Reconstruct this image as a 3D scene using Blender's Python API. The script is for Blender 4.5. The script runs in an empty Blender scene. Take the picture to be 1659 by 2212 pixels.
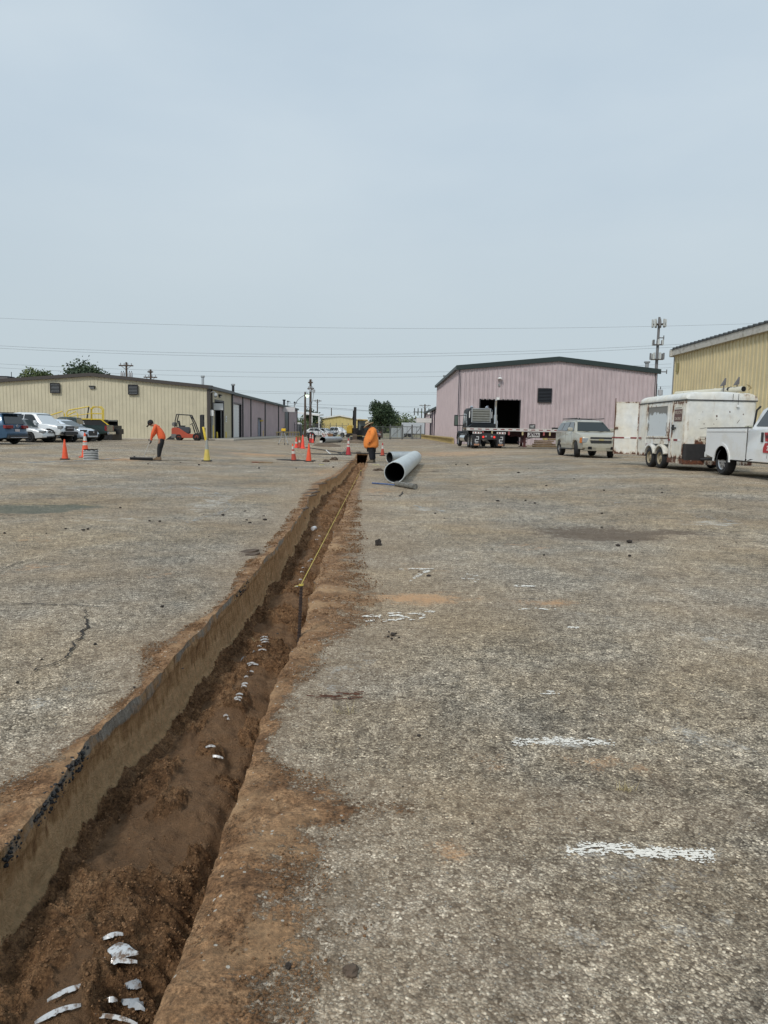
import bpy, bmesh, math, random
import numpy as np
from mathutils import Vector, Matrix
random.seed(7); rng = np.random.default_rng(7)
S = bpy.context.scene
COL = S.collection
# ---------------------------------------------------------------- camera
CAM_H = 1.40; F = 1533.0; CU, CV = 829.5, 1106.0
PITCH = math.atan(175 / F); ROLL = math.radians(1.1)
_f = Vector((0, math.cos(PITCH), -math.sin(PITCH)))
_r0 = Vector((1, 0, 0)); _u0 = Vector((0, math.sin(PITCH), math.cos(PITCH)))
_r = _r0 * math.cos(ROLL) + _u0 * math.sin(ROLL)
_u = -_r0 * math.sin(ROLL) + _u0 * math.cos(ROLL)
cam_d = bpy.data.cameras.new('camera'); cam = bpy.data.objects.new('camera', cam_d); COL.objects.link(cam)
cam_d.sensor_fit = 'HORIZONTAL'; cam_d.sensor_width = 36.0; cam_d.lens = 36.0 * F / 1659.0
cam_d.clip_start = 0.05; cam_d.clip_end = 8000
m3 = Matrix((_r, _u, -_f)).transposed()
cam.matrix_world = Matrix.Translation((0, 0, CAM_H)) @ m3.to_4x4()
S.camera = cam
# ---------------------------------------------------------------- world: overcast daylight
SUN_EL, SUN_AZ = math.radians(44), math.radians(-150)   # azimuth from +y towards +x
w = bpy.data.worlds.new("World"); S.world = w; w.use_nodes = True
nt = w.node_tree; nt.nodes.clear()
out = nt.nodes.new('ShaderNodeOutputWorld')
sky = nt.nodes.new('ShaderNodeTexSky'); sky.sky_type = 'NISHITA'; sky.sun_disc = False
sky.sun_elevation = SUN_EL; sky.sun_rotation = SUN_AZ
sky.air_density = 1.0; sky.dust_density = 2.5
b1 = nt.nodes.new('ShaderNodeBackground'); b1.inputs['Strength'].default_value = 0.05
nt.links.new(sky.outputs[0], b1.inputs[0])
# cloud deck: thick even stratus with faint structure, over the Nishita sky
tc = nt.nodes.new('ShaderNodeTexCoord'); mp = nt.nodes.new('ShaderNodeMapping'); mp.inputs['Scale'].default_value = (1.0, 1.0, 2.6)
nz = nt.nodes.new('ShaderNodeTexNoise'); nz.inputs['Scale'].default_value = 1.7; nz.inputs['Detail'].default_value = 5; nz.inputs['Roughness'].default_value = .5
nt.links.new(tc.outputs['Generated'], mp.inputs[0]); nt.links.new(mp.outputs[0], nz.inputs['Vector'])
cr = nt.nodes.new('ShaderNodeValToRGB')
cr.color_ramp.elements[0].position = .30; cr.color_ramp.elements[0].color = (.435, .535, .630, 1)
cr.color_ramp.elements[1].position = .72; cr.color_ramp.elements[1].color = (.545, .630, .695, 1)
nt.links.new(nz.outputs['Fac'], cr.inputs[0])
# warmer, slightly dimmer belt towards the horizon
sp = nt.nodes.new('ShaderNodeSeparateXYZ'); nt.links.new(tc.outputs['Generated'], sp.inputs[0])
mr = nt.nodes.new('ShaderNodeMapRange'); mr.inputs['From Min'].default_value = 0.0; mr.inputs['From Max'].default_value = 0.42
mr.interpolation_type = 'SMOOTHSTEP'
nt.links.new(sp.outputs['Z'], mr.inputs['Value'])
mxh = nt.nodes.new('ShaderNodeMix'); mxh.data_type = 'RGBA'
mxh.inputs['A'].default_value = (.485, .560, .598, 1)
nt.links.new(mr.outputs[0], mxh.inputs['Factor']); nt.links.new(cr.outputs[0], mxh.inputs['B'])
b2 = nt.nodes.new('ShaderNodeBackground'); b2.inputs['Strength'].default_value = 1.0
nt.links.new(mxh.outputs['Result'], b2.inputs[0])
mxs = nt.nodes.new('ShaderNodeMixShader'); mxs.inputs[0].default_value = 0.93
nt.links.new(b1.outputs[0], mxs.inputs[1]); nt.links.new(b2.outputs[0], mxs.inputs[2]); nt.links.new(mxs.outputs[0], out.inputs[0])
sd = bpy.data.lights.new('sun', 'SUN'); sd.energy = 1.5; sd.angle = math.radians(10); sd.color = (1, .955, .89)
sun = bpy.data.objects.new('sun', sd); COL.objects.link(sun)
_sv = Vector((math.sin(SUN_AZ) * math.cos(SUN_EL), math.cos(SUN_AZ) * math.cos(SUN_EL), math.sin(SUN_EL)))
sun.rotation_euler = (-_sv).to_track_quat('-Z', 'Y').to_euler()
S.view_settings.view_transform = 'Standard'; S.view_settings.look = 'None'; S.view_settings.gamma = 1
S.view_settings.exposure = 0.22; S.view_settings.use_curve_mapping = False
S.cycles.max_bounces = 5; S.cycles.diffuse_bounces = 3; S.cycles.glossy_bounces = 3; S.cycles.transmission_bounces = 4
S.cycles.use_denoising = True
# ---------------------------------------------------------------- projection helpers
def ss(a, b, x):
    t = np.clip((np.asarray(x, float) - a) / (b - a), 0, 1); return t * t * (3 - 2 * t)
def g(x, y):
    """height of the yard: it drains towards the trench line"""
    v = .32 * ss(-3, -14, x) * ss(8, 42, y) + .27 * ss(1.5, 9.5, x) * ss(6, 20, y)
    v = v - .25 * ss(-20, -34, x) * ss(48, 60, y)
    return v
def ray(u, v):
    return _f + _r * ((u - CU) / F) - _u * ((v - CV) / F)
def gp(u, v, z=None):
    """where pixel (u,v) meets the ground (or the level z)"""
    d = ray(u, v); y = 10.0
    zz = 0.0 if z is None else z
    for _ in range(25):
        t = (zz - CAM_H) / min(d.z, -1e-4); x, y = d.x * t, d.y * t
        if z is not None: break
        zz = zz * .5 + .5 * float(g(x, min(y, 400)))
    return Vector((x, y, zz))
def at(u, Y):
    """ground point at depth Y under picture column u"""
    x = (u - CU) / F * Y
    for _ in range(6):
        p = proj((x, Y, float(g(x, Y)))); x += (u - p[0]) / F * Y
    return Vector((x, Y, float(g(x, Y))))
def ay(u, v, Y):
    d = ray(u, v); t = Y / d.y
    return Vector((d.x * t, Y, CAM_H + d.z * t))
def proj(p):
    q = Vector(p) - Vector((0, 0, CAM_H)); c = q.dot(_f)
    return (CU + q.dot(_r) / c * F, CV - q.dot(_u) / c * F)
# ---------------------------------------------------------------- numpy noise
_perm = rng.permutation(512)
def _h(ix, iy): return _perm[(_perm[ix & 511] + iy) & 511] / 511.0
def vnoise(x, y):
    x = np.asarray(x, float); y = np.asarray(y, float)
    ix = np.floor(x).astype(int); iy = np.floor(y).astype(int); fx = x - ix; fy = y - iy
    fx = fx * fx * fx * (fx * (fx * 6 - 15) + 10); fy = fy * fy * fy * (fy * (fy * 6 - 15) + 10)
    a = _h(ix, iy); b = _h(ix + 1, iy); c = _h(ix, iy + 1); d = _h(ix + 1, iy + 1)
    return (a + (b - a) * fx) * (1 - fy) + (c + (d - c) * fx) * fy
def fbm(x, y, o=4, gain=.5):
    s = 0; a = 1; t = 0
    for i in range(o):
        s = s + a * vnoise(x * 2 ** i + 17.3 * i, y * 2 ** i + 5.1 * i); t += a; a *= gain
    return s / t * 2 - 1
# ---------------------------------------------------------------- objects
def tag(o, label=None, cat=None, group=None, kind=None):
    if label: o['label'] = label
    if cat: o['category'] = cat
    if group: o['group'] = group
    if kind: o['kind'] = kind
    return o
def link(o, parent=None):
    COL.objects.link(o)
    if parent is not None: o.parent = parent
    return o
def thing(name, label, cat, loc=(0, 0, 0), rz=0.0, group=None, kind=None):
    o = link(bpy.data.objects.new(name, None)); o.location = loc; o.rotation_euler = (0, 0, rz)
    o.empty_display_size = .2
    return tag(o, label, cat, group, kind)
def kids(o): return [c for c in ALLKIDS.get(o.name, [])]
def copy_tree(o, parent=None):
    c = link(o.copy(), parent)
    for ch in [k for k in bpy.data.objects if k.parent == o]:
        copy_tree(ch, c)
    return c
class MB:
    """collects shapes and links them as ONE mesh object"""
    def __init__(s): s.v = []; s.f = []; s.mi = []; s.cur = 0
    def add(s, vs, fs):
        n = len(s.v); s.v += [tuple(p) for p in vs]; s.f += [tuple(i + n for i in q) for q in fs]; s.mi += [s.cur] * len(fs); return s
    def box(s, c, d, rz=0.0, rx=0.0, ry=0.0):
        x, y, z = d[0] / 2, d[1] / 2, d[2] / 2
        M = Matrix.Rotation(rz, 3, 'Z') @ Matrix.Rotation(ry, 3, 'Y') @ Matrix.Rotation(rx, 3, 'X'); C = Vector(c)
        vs = [C + M @ Vector((a * x, b * y, e * z)) for a in (-1, 1) for b in (-1, 1) for e in (-1, 1)]
        return s.add(vs, [(0, 1, 3, 2), (4, 6, 7, 5), (0, 4, 5, 1), (2, 3, 7, 6), (0, 2, 6, 4), (1, 5, 7, 3)])
    def b2(s, a, b): # box by corners
        return s.box([(a[i] + b[i]) / 2 for i in range(3)], [abs(b[i] - a[i]) for i in range(3)])
    def tube(s, pts, r, n=8, cap=True, rs=None):
        pts = [Vector(p) for p in pts]; rings = []
        t0 = (pts[1] - pts[0]).normalized(); ref = Vector((0, 0, 1)) if abs(t0.z) < .9 else Vector((1, 0, 0))
        for i, p in enumerate(pts):
            t = (pts[min(i + 1, len(pts) - 1)] - pts[max(i - 1, 0)]).normalized()
            a = t.cross(ref).normalized(); b = t.cross(a).normalized(); rr = rs[i] if rs else r
            rings.append([p + a * (rr * math.cos(2 * math.pi * k / n)) + b * (rr * math.sin(2 * math.pi * k / n)) for k in range(n)])
        vs = [q for R in rings for q in R]; fs = []
        for i in range(len(pts) - 1):
            for k in range(n):
                k2 = (k + 1) % n; fs.append((i * n + k, i * n + k2, (i + 1) * n + k2, (i + 1) * n + k))
        if cap: fs.append(tuple(range(n - 1, -1, -1))); fs.append(tuple((len(pts) - 1) * n + k for k in range(n)))
        return s.add(vs, fs)
    def lathe(s, prof, n=16, c=(0, 0, 0), axis='z', wob=0.0):
        vs = []; fs = []; C = Vector(c)
        for j, (r, h) in enumerate(prof):
            for k in range(n):
                a = 2 * math.pi * k / n
                q = (r * math.cos(a), r * math.sin(a), h)
                if axis == 'y': q = (q[0], q[2], q[1])
                if axis == 'x': q = (q[2], q[0], q[1])
                vs.append(C + Vector(q))
        for j in range(len(prof) - 1):
            for k in range(n):
                k2 = (k + 1) % n; q = (j * n + k, j * n + k2, (j + 1) * n + k2, (j + 1) * n + k)
                fs.append(q if axis != 'y' else q[::-1])
        return s.add(vs, fs)
    def prism(s, poly, d0, d1, plane='xz', off=None):
        """poly in a plane, pushed from d0 to d1 along the third axis"""
        def P(a, b, d):
            return {'xz': (a, d, b), 'xy': (a, b, d), 'yz': (d, a, b)}[plane]
        n = len(poly); vs = [P(a, b, d0) for a, b in poly] + [P(a, b, d1) for a, b in poly]
        fs = [tuple(range(n)), tuple(range(2 * n - 1, n - 1, -1))] + [(i, n + i, n + (i + 1) % n, (i + 1) % n) for i in range(n)]
        return s.add(vs, fs)
    def ball(s, c, r, n=8, m=6, sc=(1, 1, 1), jit=0.0):
        vs = []; fs = []
        for j in range(m + 1):
            th = math.pi * j / m
            for k in range(n):
                a = 2 * math.pi * k / n; q = 1 + jit * (random.random() - .5)
                vs.append((c[0] + sc[0] * r * q * math.sin(th) * math.cos(a), c[1] + sc[1] * r * q * math.sin(th) * math.sin(a), c[2] + sc[2] * r * q * math.cos(th)))
        for j in range(m):
            for k in range(n): k2 = (k + 1) % n; fs.append((j * n + k, j * n + k2, (j + 1) * n + k2, (j + 1) * n + k))
        return s.add(vs, fs)
    def xf(s, M):
        s.v = [tuple(M @ Vector(p)) for p in s.v]; return s
    def build(s, name, mat, parent=None, bevel=0, smooth=None, loc=None, seg=1):
        me = bpy.data.meshes.new(name); me.from_pydata(s.v, [], s.f)
        mats = mat if isinstance(mat, (list, tuple)) else [mat]
        for m in mats: me.materials.append(m)
        if len(mats) > 1: me.polygons.foreach_set('material_index', s.mi)
        bm = bmesh.new(); bm.from_mesh(me)
        bmesh.ops.remove_doubles(bm, verts=bm.verts, dist=1e-5)
        bmesh.ops.recalc_face_normals(bm, faces=bm.faces)
        if bevel:
            es = [e for e in bm.edges if len(e.link_faces) == 2 and e.calc_face_angle(0) > .5]
            bmesh.ops.bevel(bm, geom=es, offset=bevel, segments=seg, affect='EDGES', clamp_overlap=True)
        bm.to_mesh(me); bm.free()
        if smooth is not None:
            me.polygons.foreach_set('use_smooth', [True] * len(me.polygons)); me.set_sharp_from_angle(angle=math.radians(smooth))
        o = link(bpy.data.objects.new(name, me), parent)
        if loc is not None: o.location = loc
        return o
# ---------------------------------------------------------------- materials
MATS = {}
def mat(name, col, rough=.6, metal=0.0, coat=0.0, var=0.0, vs=3.0, bump=0.0, bs=60.0, emit=None, dirt=None, dirts=2.0, dirta=.4, spec=.5, cells=False):
    if name in MATS: return MATS[name]
    m = bpy.data.materials.new(name); m.use_nodes = True; T = m.node_tree; B = T.nodes['Principled BSDF']
    B.inputs['Base Color'].default_value = (*col, 1); B.inputs['Roughness'].default_value = rough; B.inputs['Metallic'].default_value = metal
    B.inputs['Coat Weight'].default_value = coat; B.inputs['Coat Roughness'].default_value = .08
    B.inputs['Specular IOR Level'].default_value = spec
    L = T.links.new; cur = None
    if var or dirt or bump: co = T.nodes.new('ShaderNodeTexCoord')
    if var:
        n = T.nodes.new('ShaderNodeTexNoise'); n.inputs['Scale'].default_value = vs; n.inputs['Detail'].default_value = 5; n.inputs['Roughness'].default_value = .65
        L(co.outputs['Object'], n.inputs['Vector'])
        mr = T.nodes.new('ShaderNodeMapRange'); mr.inputs['From Min'].default_value = .3; mr.inputs['From Max'].default_value = .7
        mr.inputs['To Min'].default_value = 1 - var; mr.inputs['To Max'].default_value = 1 + var * .7
        L(n.outputs['Fac'], mr.inputs['Value'])
        mx = T.nodes.new('ShaderNodeVectorMath'); mx.operation = 'SCALE'; mx.inputs[0].default_value = col; L(mr.outputs[0], mx.inputs['Scale']); cur = mx.outputs[0]
    if dirt:
        n = T.nodes.new('ShaderNodeTexNoise'); n.inputs['Scale'].default_value = dirts; n.inputs['Detail'].default_value = 8; n.inputs['Roughness'].default_value = .7
        L(co.outputs['Object'], n.inputs['Vector'])
        mr = T.nodes.new('ShaderNodeMapRange'); mr.inputs['From Min'].default_value = 1 - dirta - .06; mr.inputs['From Max'].default_value = 1 - dirta + .06
        L(n.outputs['Fac'], mr.inputs['Value'])
        mx = T.nodes.new('ShaderNodeMix'); mx.data_type = 'RGBA'; mx.inputs['A'].default_value = (*col, 1); mx.inputs['B'].default_value = (*dirt, 1)
        if cur: L(cur, mx.inputs['A'])
        L(mr.outputs[0], mx.inputs['Factor']); cur = mx.outputs['Result']
    if cur: L(cur, B.inputs['Base Color'])
    if bump:
        n = T.nodes.new('ShaderNodeTexNoise'); n.inputs['Scale'].default_value = bs; n.inputs['Detail'].default_value = 4
        L(co.outputs['Object'], n.inputs['Vector'])
        bn = T.nodes.new('ShaderNodeBump'); bn.inputs['Strength'].default_value = bump; bn.inputs['Distance'].default_value = .02
        L(n.outputs['Fac'], bn.inputs['Height']); L(bn.outputs[0], B.inputs['Normal'])
    if emit: B.inputs['Emission Color'].default_value = (*emit[0], 1); B.inputs['Emission Strength'].default_value = emit[1]
    MATS[name] = m; return m
# ================================================================ ground, trench
def nodes(m): m.use_nodes = True; return m.node_tree, m.node_tree.nodes['Principled BSDF'], m.node_tree.links.new
def N(T, typ, **k):
    n = T.nodes.new(typ)
    for a, b in k.items():
        if a in n.inputs and not hasattr(n, a): n.inputs[a].default_value = b
        else: setattr(n, a, b)
    return n
def noise(T, vec, scale, detail=4, rough=.55, dist=0.0):
    n = T.nodes.new('ShaderNodeTexNoise'); n.inputs['Scale'].default_value = scale; n.inputs['Detail'].default_value = detail
    n.inputs['Roughness'].default_value = rough; n.inputs['Distortion'].default_value = dist; T.links.new(vec, n.inputs['Vector']); return n.outputs['Fac']
def rng_(T, v, a, b, c=0.0, d=1.0, smooth=False):
    n = T.nodes.new('ShaderNodeMapRange'); n.inputs['From Min'].default_value = a; n.inputs['From Max'].default_value = b
    n.inputs['To Min'].default_value = c; n.inputs['To Max'].default_value = d
    if smooth: n.interpolation_type = 'SMOOTHSTEP'
    T.links.new(v, n.inputs['Value']); return n.outputs[0]
def mth(T, op, a, b=0.0, c=None):
    n = T.nodes.new('ShaderNodeMath'); n.operation = op
    for i, q in enumerate((a, b, c)):
        if q is None: continue
        if isinstance(q, (int, float)): n.inputs[i].default_value = q
        else: T.links.new(q, n.inputs[i])
    return n.outputs[0]
def mixc(T, f, a, b):
    n = T.nodes.new('ShaderNodeMix'); n.data_type = 'RGBA'
    for k, q in (('Factor', f), ('A', a), ('B', b)):
        if isinstance(q, (int, float)): n.inputs[k].default_value = q
        elif isinstance(q, tuple): n.inputs[k].default_value = (*q, 1)
        else: T.links.new(q, n.inputs[k])
    return n.outputs['Result']
def scl(T, col, f):
    n = T.nodes.new('ShaderNodeVectorMath'); n.operation = 'SCALE'
    if isinstance(col, tuple): n.inputs[0].default_value = col
    else: T.links.new(col, n.inputs[0])
    T.links.new(f, n.inputs['Scale']); return n.outputs[0]
def attr(T, name):
    n = T.nodes.new('ShaderNodeAttribute'); n.attribute_name = name; return n.outputs['Fac']
def ramp(T, f, pts, interp='LINEAR'):
    n = T.nodes.new('ShaderNodeValToRGB'); R = n.color_ramp; R.interpolation = interp
    while len(R.elements) < len(pts): R.elements.new(.5)
    for e, (p, c) in zip(R.elements, pts): e.position = p; e.color = (*c, 1)
    T.links.new(f, n.inputs[0]); return n.outputs[0]
def voro(T, vec, scale, feat='F1', rnd=1.0):
    n = T.nodes.new('ShaderNodeTexVoronoi'); n.feature = feat; n.inputs['Scale'].default_value = scale; n.inputs['Randomness'].default_value = rnd
    T.links.new(vec, n.inputs['Vector']); return n

DIRT = (.150, .092, .055)
def dirt_color(T, vec):
    a = noise(T, vec, 7, 6, .6); b = noise(T, vec, 95, 5, .7)
    c = ramp(T, a, [(.30, (.150, .078, .037)), (.5, (.265, .146, .072)), (.72, (.40, .24, .128))])
    c = scl(T, c, rng_(T, b, .34, .66, .42, 1.5)); return scl(T, c, rng_(T, noise(T, vec, 27, 7, .75), .36, .62, .52, 1.30))  # random soil tone, plus crevice shade painted into the colour

mg = bpy.data.materials.new('weathered_asphalt'); T, B, L = nodes(mg)
tcn = T.nodes.new('ShaderNodeTexCoord'); V = tcn.outputs['Object']
v1 = voro(T, V, 112); v2 = voro(T, V, 215)
sepc = T.nodes.new('ShaderNodeSeparateColor'); L(v1.outputs['Color'], sepc.inputs[0])
sepd = T.nodes.new('ShaderNodeSeparateColor'); L(v2.outputs['Color'], sepd.inputs[0])
chip = ramp(T, sepc.outputs[0], [(.0, (.060, .053, .046)), (.34, (.110, .098, .085)), (.58, (.21, .19, .164)), (.80, (.38, .35, .305)), (.94, (.55, .52, .47))])
chip2 = ramp(T, sepd.outputs[0], [(.0, (.085, .078, .072)), (.5, (.17, .155, .14)), (.85, (.34, .32, .285)), (1., (.55, .53, .48))])
warm = mixc(T, rng_(T, sepc.outputs[1], .7, .9), chip, scl(T, chip, rng_(T, sepc.outputs[2], 0, 1, .8, 1.1)))
clump = noise(T, V, 22, 5, .65)
base = mixc(T, rng_(T, clump, .42, .6), warm, chip2)
edge = rng_(T, v1.outputs['Distance'], .15, .62, 1.12, .66)
base = scl(T, base, edge)
base = scl(T, base, rng_(T, noise(T, V, 17, 6, .72), .36, .64, .50, 1.44))
base = scl(T, base, rng_(T, noise(T, V, 4.2, 7, .72), .36, .64, .70, 1.26))
base = scl(T, base, rng_(T, noise(T, V, .7, 6, .62), .32, .68, .76, 1.24))
base = scl(T, base, rng_(T, noise(T, V, .12, 5, .6), .34, .66, .80, 1.18))
# streaks of old traffic wear, roughly across the yard
mpn = T.nodes.new('ShaderNodeMapping'); mpn.inputs['Scale'].default_value = (.6, 1.0, 1); mpn.inputs['Rotation'].default_value = (0, 0, .12); L(V, mpn.inputs[0])
base = scl(T, base, rng_(T, noise(T, mpn.outputs[0], .9, 6, .65), .30, .70, .88, 1.12))
tw = T.nodes.new('ShaderNodeVectorMath'); tw.operation = 'MULTIPLY'; tw.inputs[1].default_value = (1.84, 1.72, 1.53); L(base, tw.inputs[0]); base = tw.outputs[0]
tb = T.nodes.new('ShaderNodeVectorMath'); tb.operation = 'MULTIPLY'; tb.inputs[1].default_value = (1.03, .94, .80); L(base, tb.inputs[0]); base = mixc(T, rng_(T, noise(T, V, .28, 6, .66), .42, .60), base, tb.outputs[0])
# fine brown dust lying in the texture
dustn = noise(T, V, .55, 6, .66)
film = mth(T, 'MULTIPLY', rng_(T, dustn, .44, .68, 0, .46), rng_(T, noise(T, V, 45, 3), .3, .6, .35, 1))
film = mth(T, 'MAXIMUM', film, mth(T, 'MULTIPLY', rng_(T, attr(T, 'mud'), -5, .1, 0, .50, True), rng_(T, noise(T, V, 26, 5, .7), .3, .62, .35, 1.0)))
base = mixc(T, film, base, mixc(T, rng_(T, clump, .4, .6), (.30, .205, .128), (.44, .32, .205)))
# paler and darker patches with their own shape
mott = noise(T, V, 5, 6, .7)
def patch(col, name, lo=.12, hi=.55, amt=.8, mul=None):
    global base
    f = mth(T, 'ADD', attr(T, name), mth(T, 'MULTIPLY', mth(T, 'SUBTRACT', mott, .5), 1.9))
    f = mth(T, 'ADD', f, mth(T, 'MULTIPLY', mth(T, 'SUBTRACT', noise(T, V, 60, 3, .6), .5), .9))
    f = rng_(T, f, lo + .1, hi + .15, 0, amt, True)
    f = mth(T, 'MULTIPLY', f, rng_(T, attr(T, name), .02, .12))
    base = mixc(T, f, base, scl(T, base, rng_(T, V, 0, 1, mul, mul)) if mul else col)
patch((.58, .34, .18), 'orange', amt=.8)
patch((.125, .090, .064), 'dark', amt=.78)
patch((.62, .60, .55), 'pale', amt=.66)
patch((.085, .105, .085), 'green', amt=.7)
# loose soil
md = mth(T, 'ADD', attr(T, 'mud'), mth(T, 'MULTIPLY', mth(T, 'SUBTRACT', noise(T, V, 5.5, 8, .76), .5), 3.0))
md = mth(T, 'ADD', md, mth(T, 'MULTIPLY', mth(T, 'SUBTRACT', noise(T, V, 75, 4, .65), .5), 1.5))
mudf = rng_(T, md, .02, .40, 0, 1, True)
dc = dirt_color(T, V)
dc = mixc(T, rng_(T, noise(T, V, 2.2, 5, .6), .48, .66, 0, .75), dc, scl(T, (.47, .30, .165), rng_(T, noise(T, V, 55, 3), .3, .7, .75, 1.2)))
# a few pale chips show through the soil
v3 = voro(T, V, 60); s3 = T.nodes.new('ShaderNodeSeparateColor'); L(v3.outputs['Color'], s3.inputs[0])
spk = mth(T, 'MULTIPLY', rng_(T, s3.outputs[0], .955, .965), rng_(T, v3.outputs['Distance'], .38, .3))
dc = mixc(T, spk, dc, (.50, .45, .38))
fin = mixc(T, mudf, base, dc)
L(fin, B.inputs['Base Color'])
B.inputs['Roughness'].default_value = .92; B.inputs['Specular IOR Level'].default_value = .25
hgt = mth(T, 'MULTIPLY', mth(T, 'SUBTRACT', 1.0, v1.outputs['Distance']), .9)
hgt = mth(T, 'ADD', hgt, mth(T, 'MULTIPLY', noise(T, V, 160, 3), .5))
hm = mth(T, 'ADD', mth(T, 'MULTIPLY', noise(T, V, 34, 6, .7), 2.6), mth(T, 'MULTIPLY', noise(T, V, 150, 3, .6), .8))
mixh = T.nodes.new('ShaderNodeMix'); mixh.data_type = 'FLOAT'; L(mudf, mixh.inputs['Factor']); L(hgt, mixh.inputs['A']); L(hm, mixh.inputs['B'])
bp = T.nodes.new('ShaderNodeBump'); bp.inputs['Strength'].default_value = .8; bp.inputs['Distance'].default_value = .0065
L(mixh.outputs[0], bp.inputs['Height']); L(bp.outputs[0], B.inputs['Normal'])

# ---- trench lips from measured points
LIP = [(772, 976), (771, 980), (769, 990), (756, 999), (752, 1006), (744, 1013), (735, 1021), (725, 1029), (702, 1038), (690, 1047), (686, 1056), (668, 1070), (664, 1088),
       (657, 1101), (645, 1115), (628, 1145), (597, 1185), (575, 1205), (556, 1232), (530, 1260), (470, 1320), (400, 1395), (344, 1458), (300, 1505), (254, 1540), (195, 1600), (150, 1655), (98, 1731), (51, 1790), (0, 1848), (-90, 1950), (-330, 2212)]
RIM = [(796, 976), (795, 980), (793.5, 990), (788, 1007), (780, 1018), (770, 1041), (760, 1064), (741, 1112), (726, 1140), (700, 1205), (672, 1290), (645, 1370), (600, 1460), (560, 1555), (528, 1680), (490, 1770), (470, 1830), (440, 1920), (400, 2015), (370, 2100), (325, 2212)]
def curve_xy(px):
    P = sorted([(lambda q: (q.y, q.x))(gp(u, v, 0.0)) for u, v in px]); return np.array([p[0] for p in P]), np.array([p[1] for p in P])
_ly, _lx = curve_xy(LIP); _ry, _rx = curve_xy(RIM)
Y_END = 43.0
def _ext(y, ys, xs):
    r = np.interp(y, ys, xs); s = (xs[3] - xs[0]) / (ys[3] - ys[0]); return np.where(y < ys[0], xs[0] + (y - ys[0]) * s * .6, r)
def xL(y):
    y = np.asarray(y, float); b = _ext(y, _ly, _lx)
    b = b + .006 * fbm(y * 3.1, y * 0 + 3, 4) * np.clip(y / 3, .6, 6) - .05 * ss(6, 12, y) * ss(.55, .8, vnoise(y * 1.3, y * 0 + 9.5)) * ss(1.5, 3, y)
    return b
def xR(y):
    y = np.asarray(y, float); return _ext(y, _ry, _rx) + (.018 * fbm(y * 2.7, y * 0 + 31, 4) + .010 * fbm(y * 9, y * 0 + 61, 4)) * np.clip(y / 3, .6, 2.0)
def depth(y): return np.interp(y, [-3, 1.5, 3, 5.5, 12, 24, 37.6, 39.5, 43], [.26, .28, .34, .42, .42, .40, .36, 1.15, 1.2])
rows = np.concatenate([np.arange(-3, 1.2, .15), 1.2 * 1.0052 ** np.arange(0, int(math.log(Y_END / 1.2) / math.log(1.0052)))])
rows = np.append(rows, Y_END); nin = len(rows)
rows = np.concatenate([rows, Y_END * 1.05 ** np.arange(1, 62)])
s = [0.0]; st = .012
while s[-1] < 8: s.append(s[-1] + st); st *= 1.05
while s[-1] < 420: s.append(s[-1] + st); st *= 1.16
scol = np.array(s)
Yg, Sg = np.meshgrid(rows, scol, indexing='ij')
XLr = xL(rows); XRr = xR(rows)
mid = (XLr + XRr) / 2
XLr = np.where(rows > Y_END, mid, XLr); XRr = np.where(rows > Y_END, mid, XRr)
def width_of(px, edge, sgn):
    P = []
    for u, v in px:
        q = gp(u, v, 0.0); P.append((q.y, max(.03, sgn * (q.x - float(edge(q.y))))))
    P.sort(); return np.array([p[0] for p in P]), np.array([p[1] for p in P])
MR = width_of([(797, 985), (796, 1000), (785, 1040), (778, 1060), (772, 1110), (775, 1160), (768, 1200), (775, 1250), (815, 1290), (800, 1330), (765, 1365), (692, 1400), (688, 1440), (642, 1490), (625, 1530), (604, 1560), (575, 1620),
               (610, 1660), (700, 1690), (780, 1720), (850, 1745), (770, 1775), (690, 1800), (670, 1850), (672, 1900), (690, 1960), (705, 2020), (670, 2080), (640, 2130), (640, 2212), (640, 2320)], xR, 1)
ML = width_of([(766, 990), (735, 1013), (690, 1036), (665, 1056), (650, 1075), (635, 1100), (600, 1150), (568, 1190), (515, 1235), (500, 1280), (450, 1325), (380, 1370), (310, 1400), (310, 1440), (290, 1490), (234, 1536), (187, 1580), (117, 1635), (0, 1700), (-150, 1800), (-300, 1900)], xL, -1)
BL = []  # (x,y,sx,sy,amp,name)
def blob(u, v, ru, rv, amp, name):
    c = gp(u, v); a = gp(u, v - rv); b = gp(u, v + rv); BL.append((c.x, c.y, ru * c.y / F, abs(a.y - b.y) / 2, amp, name))
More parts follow.
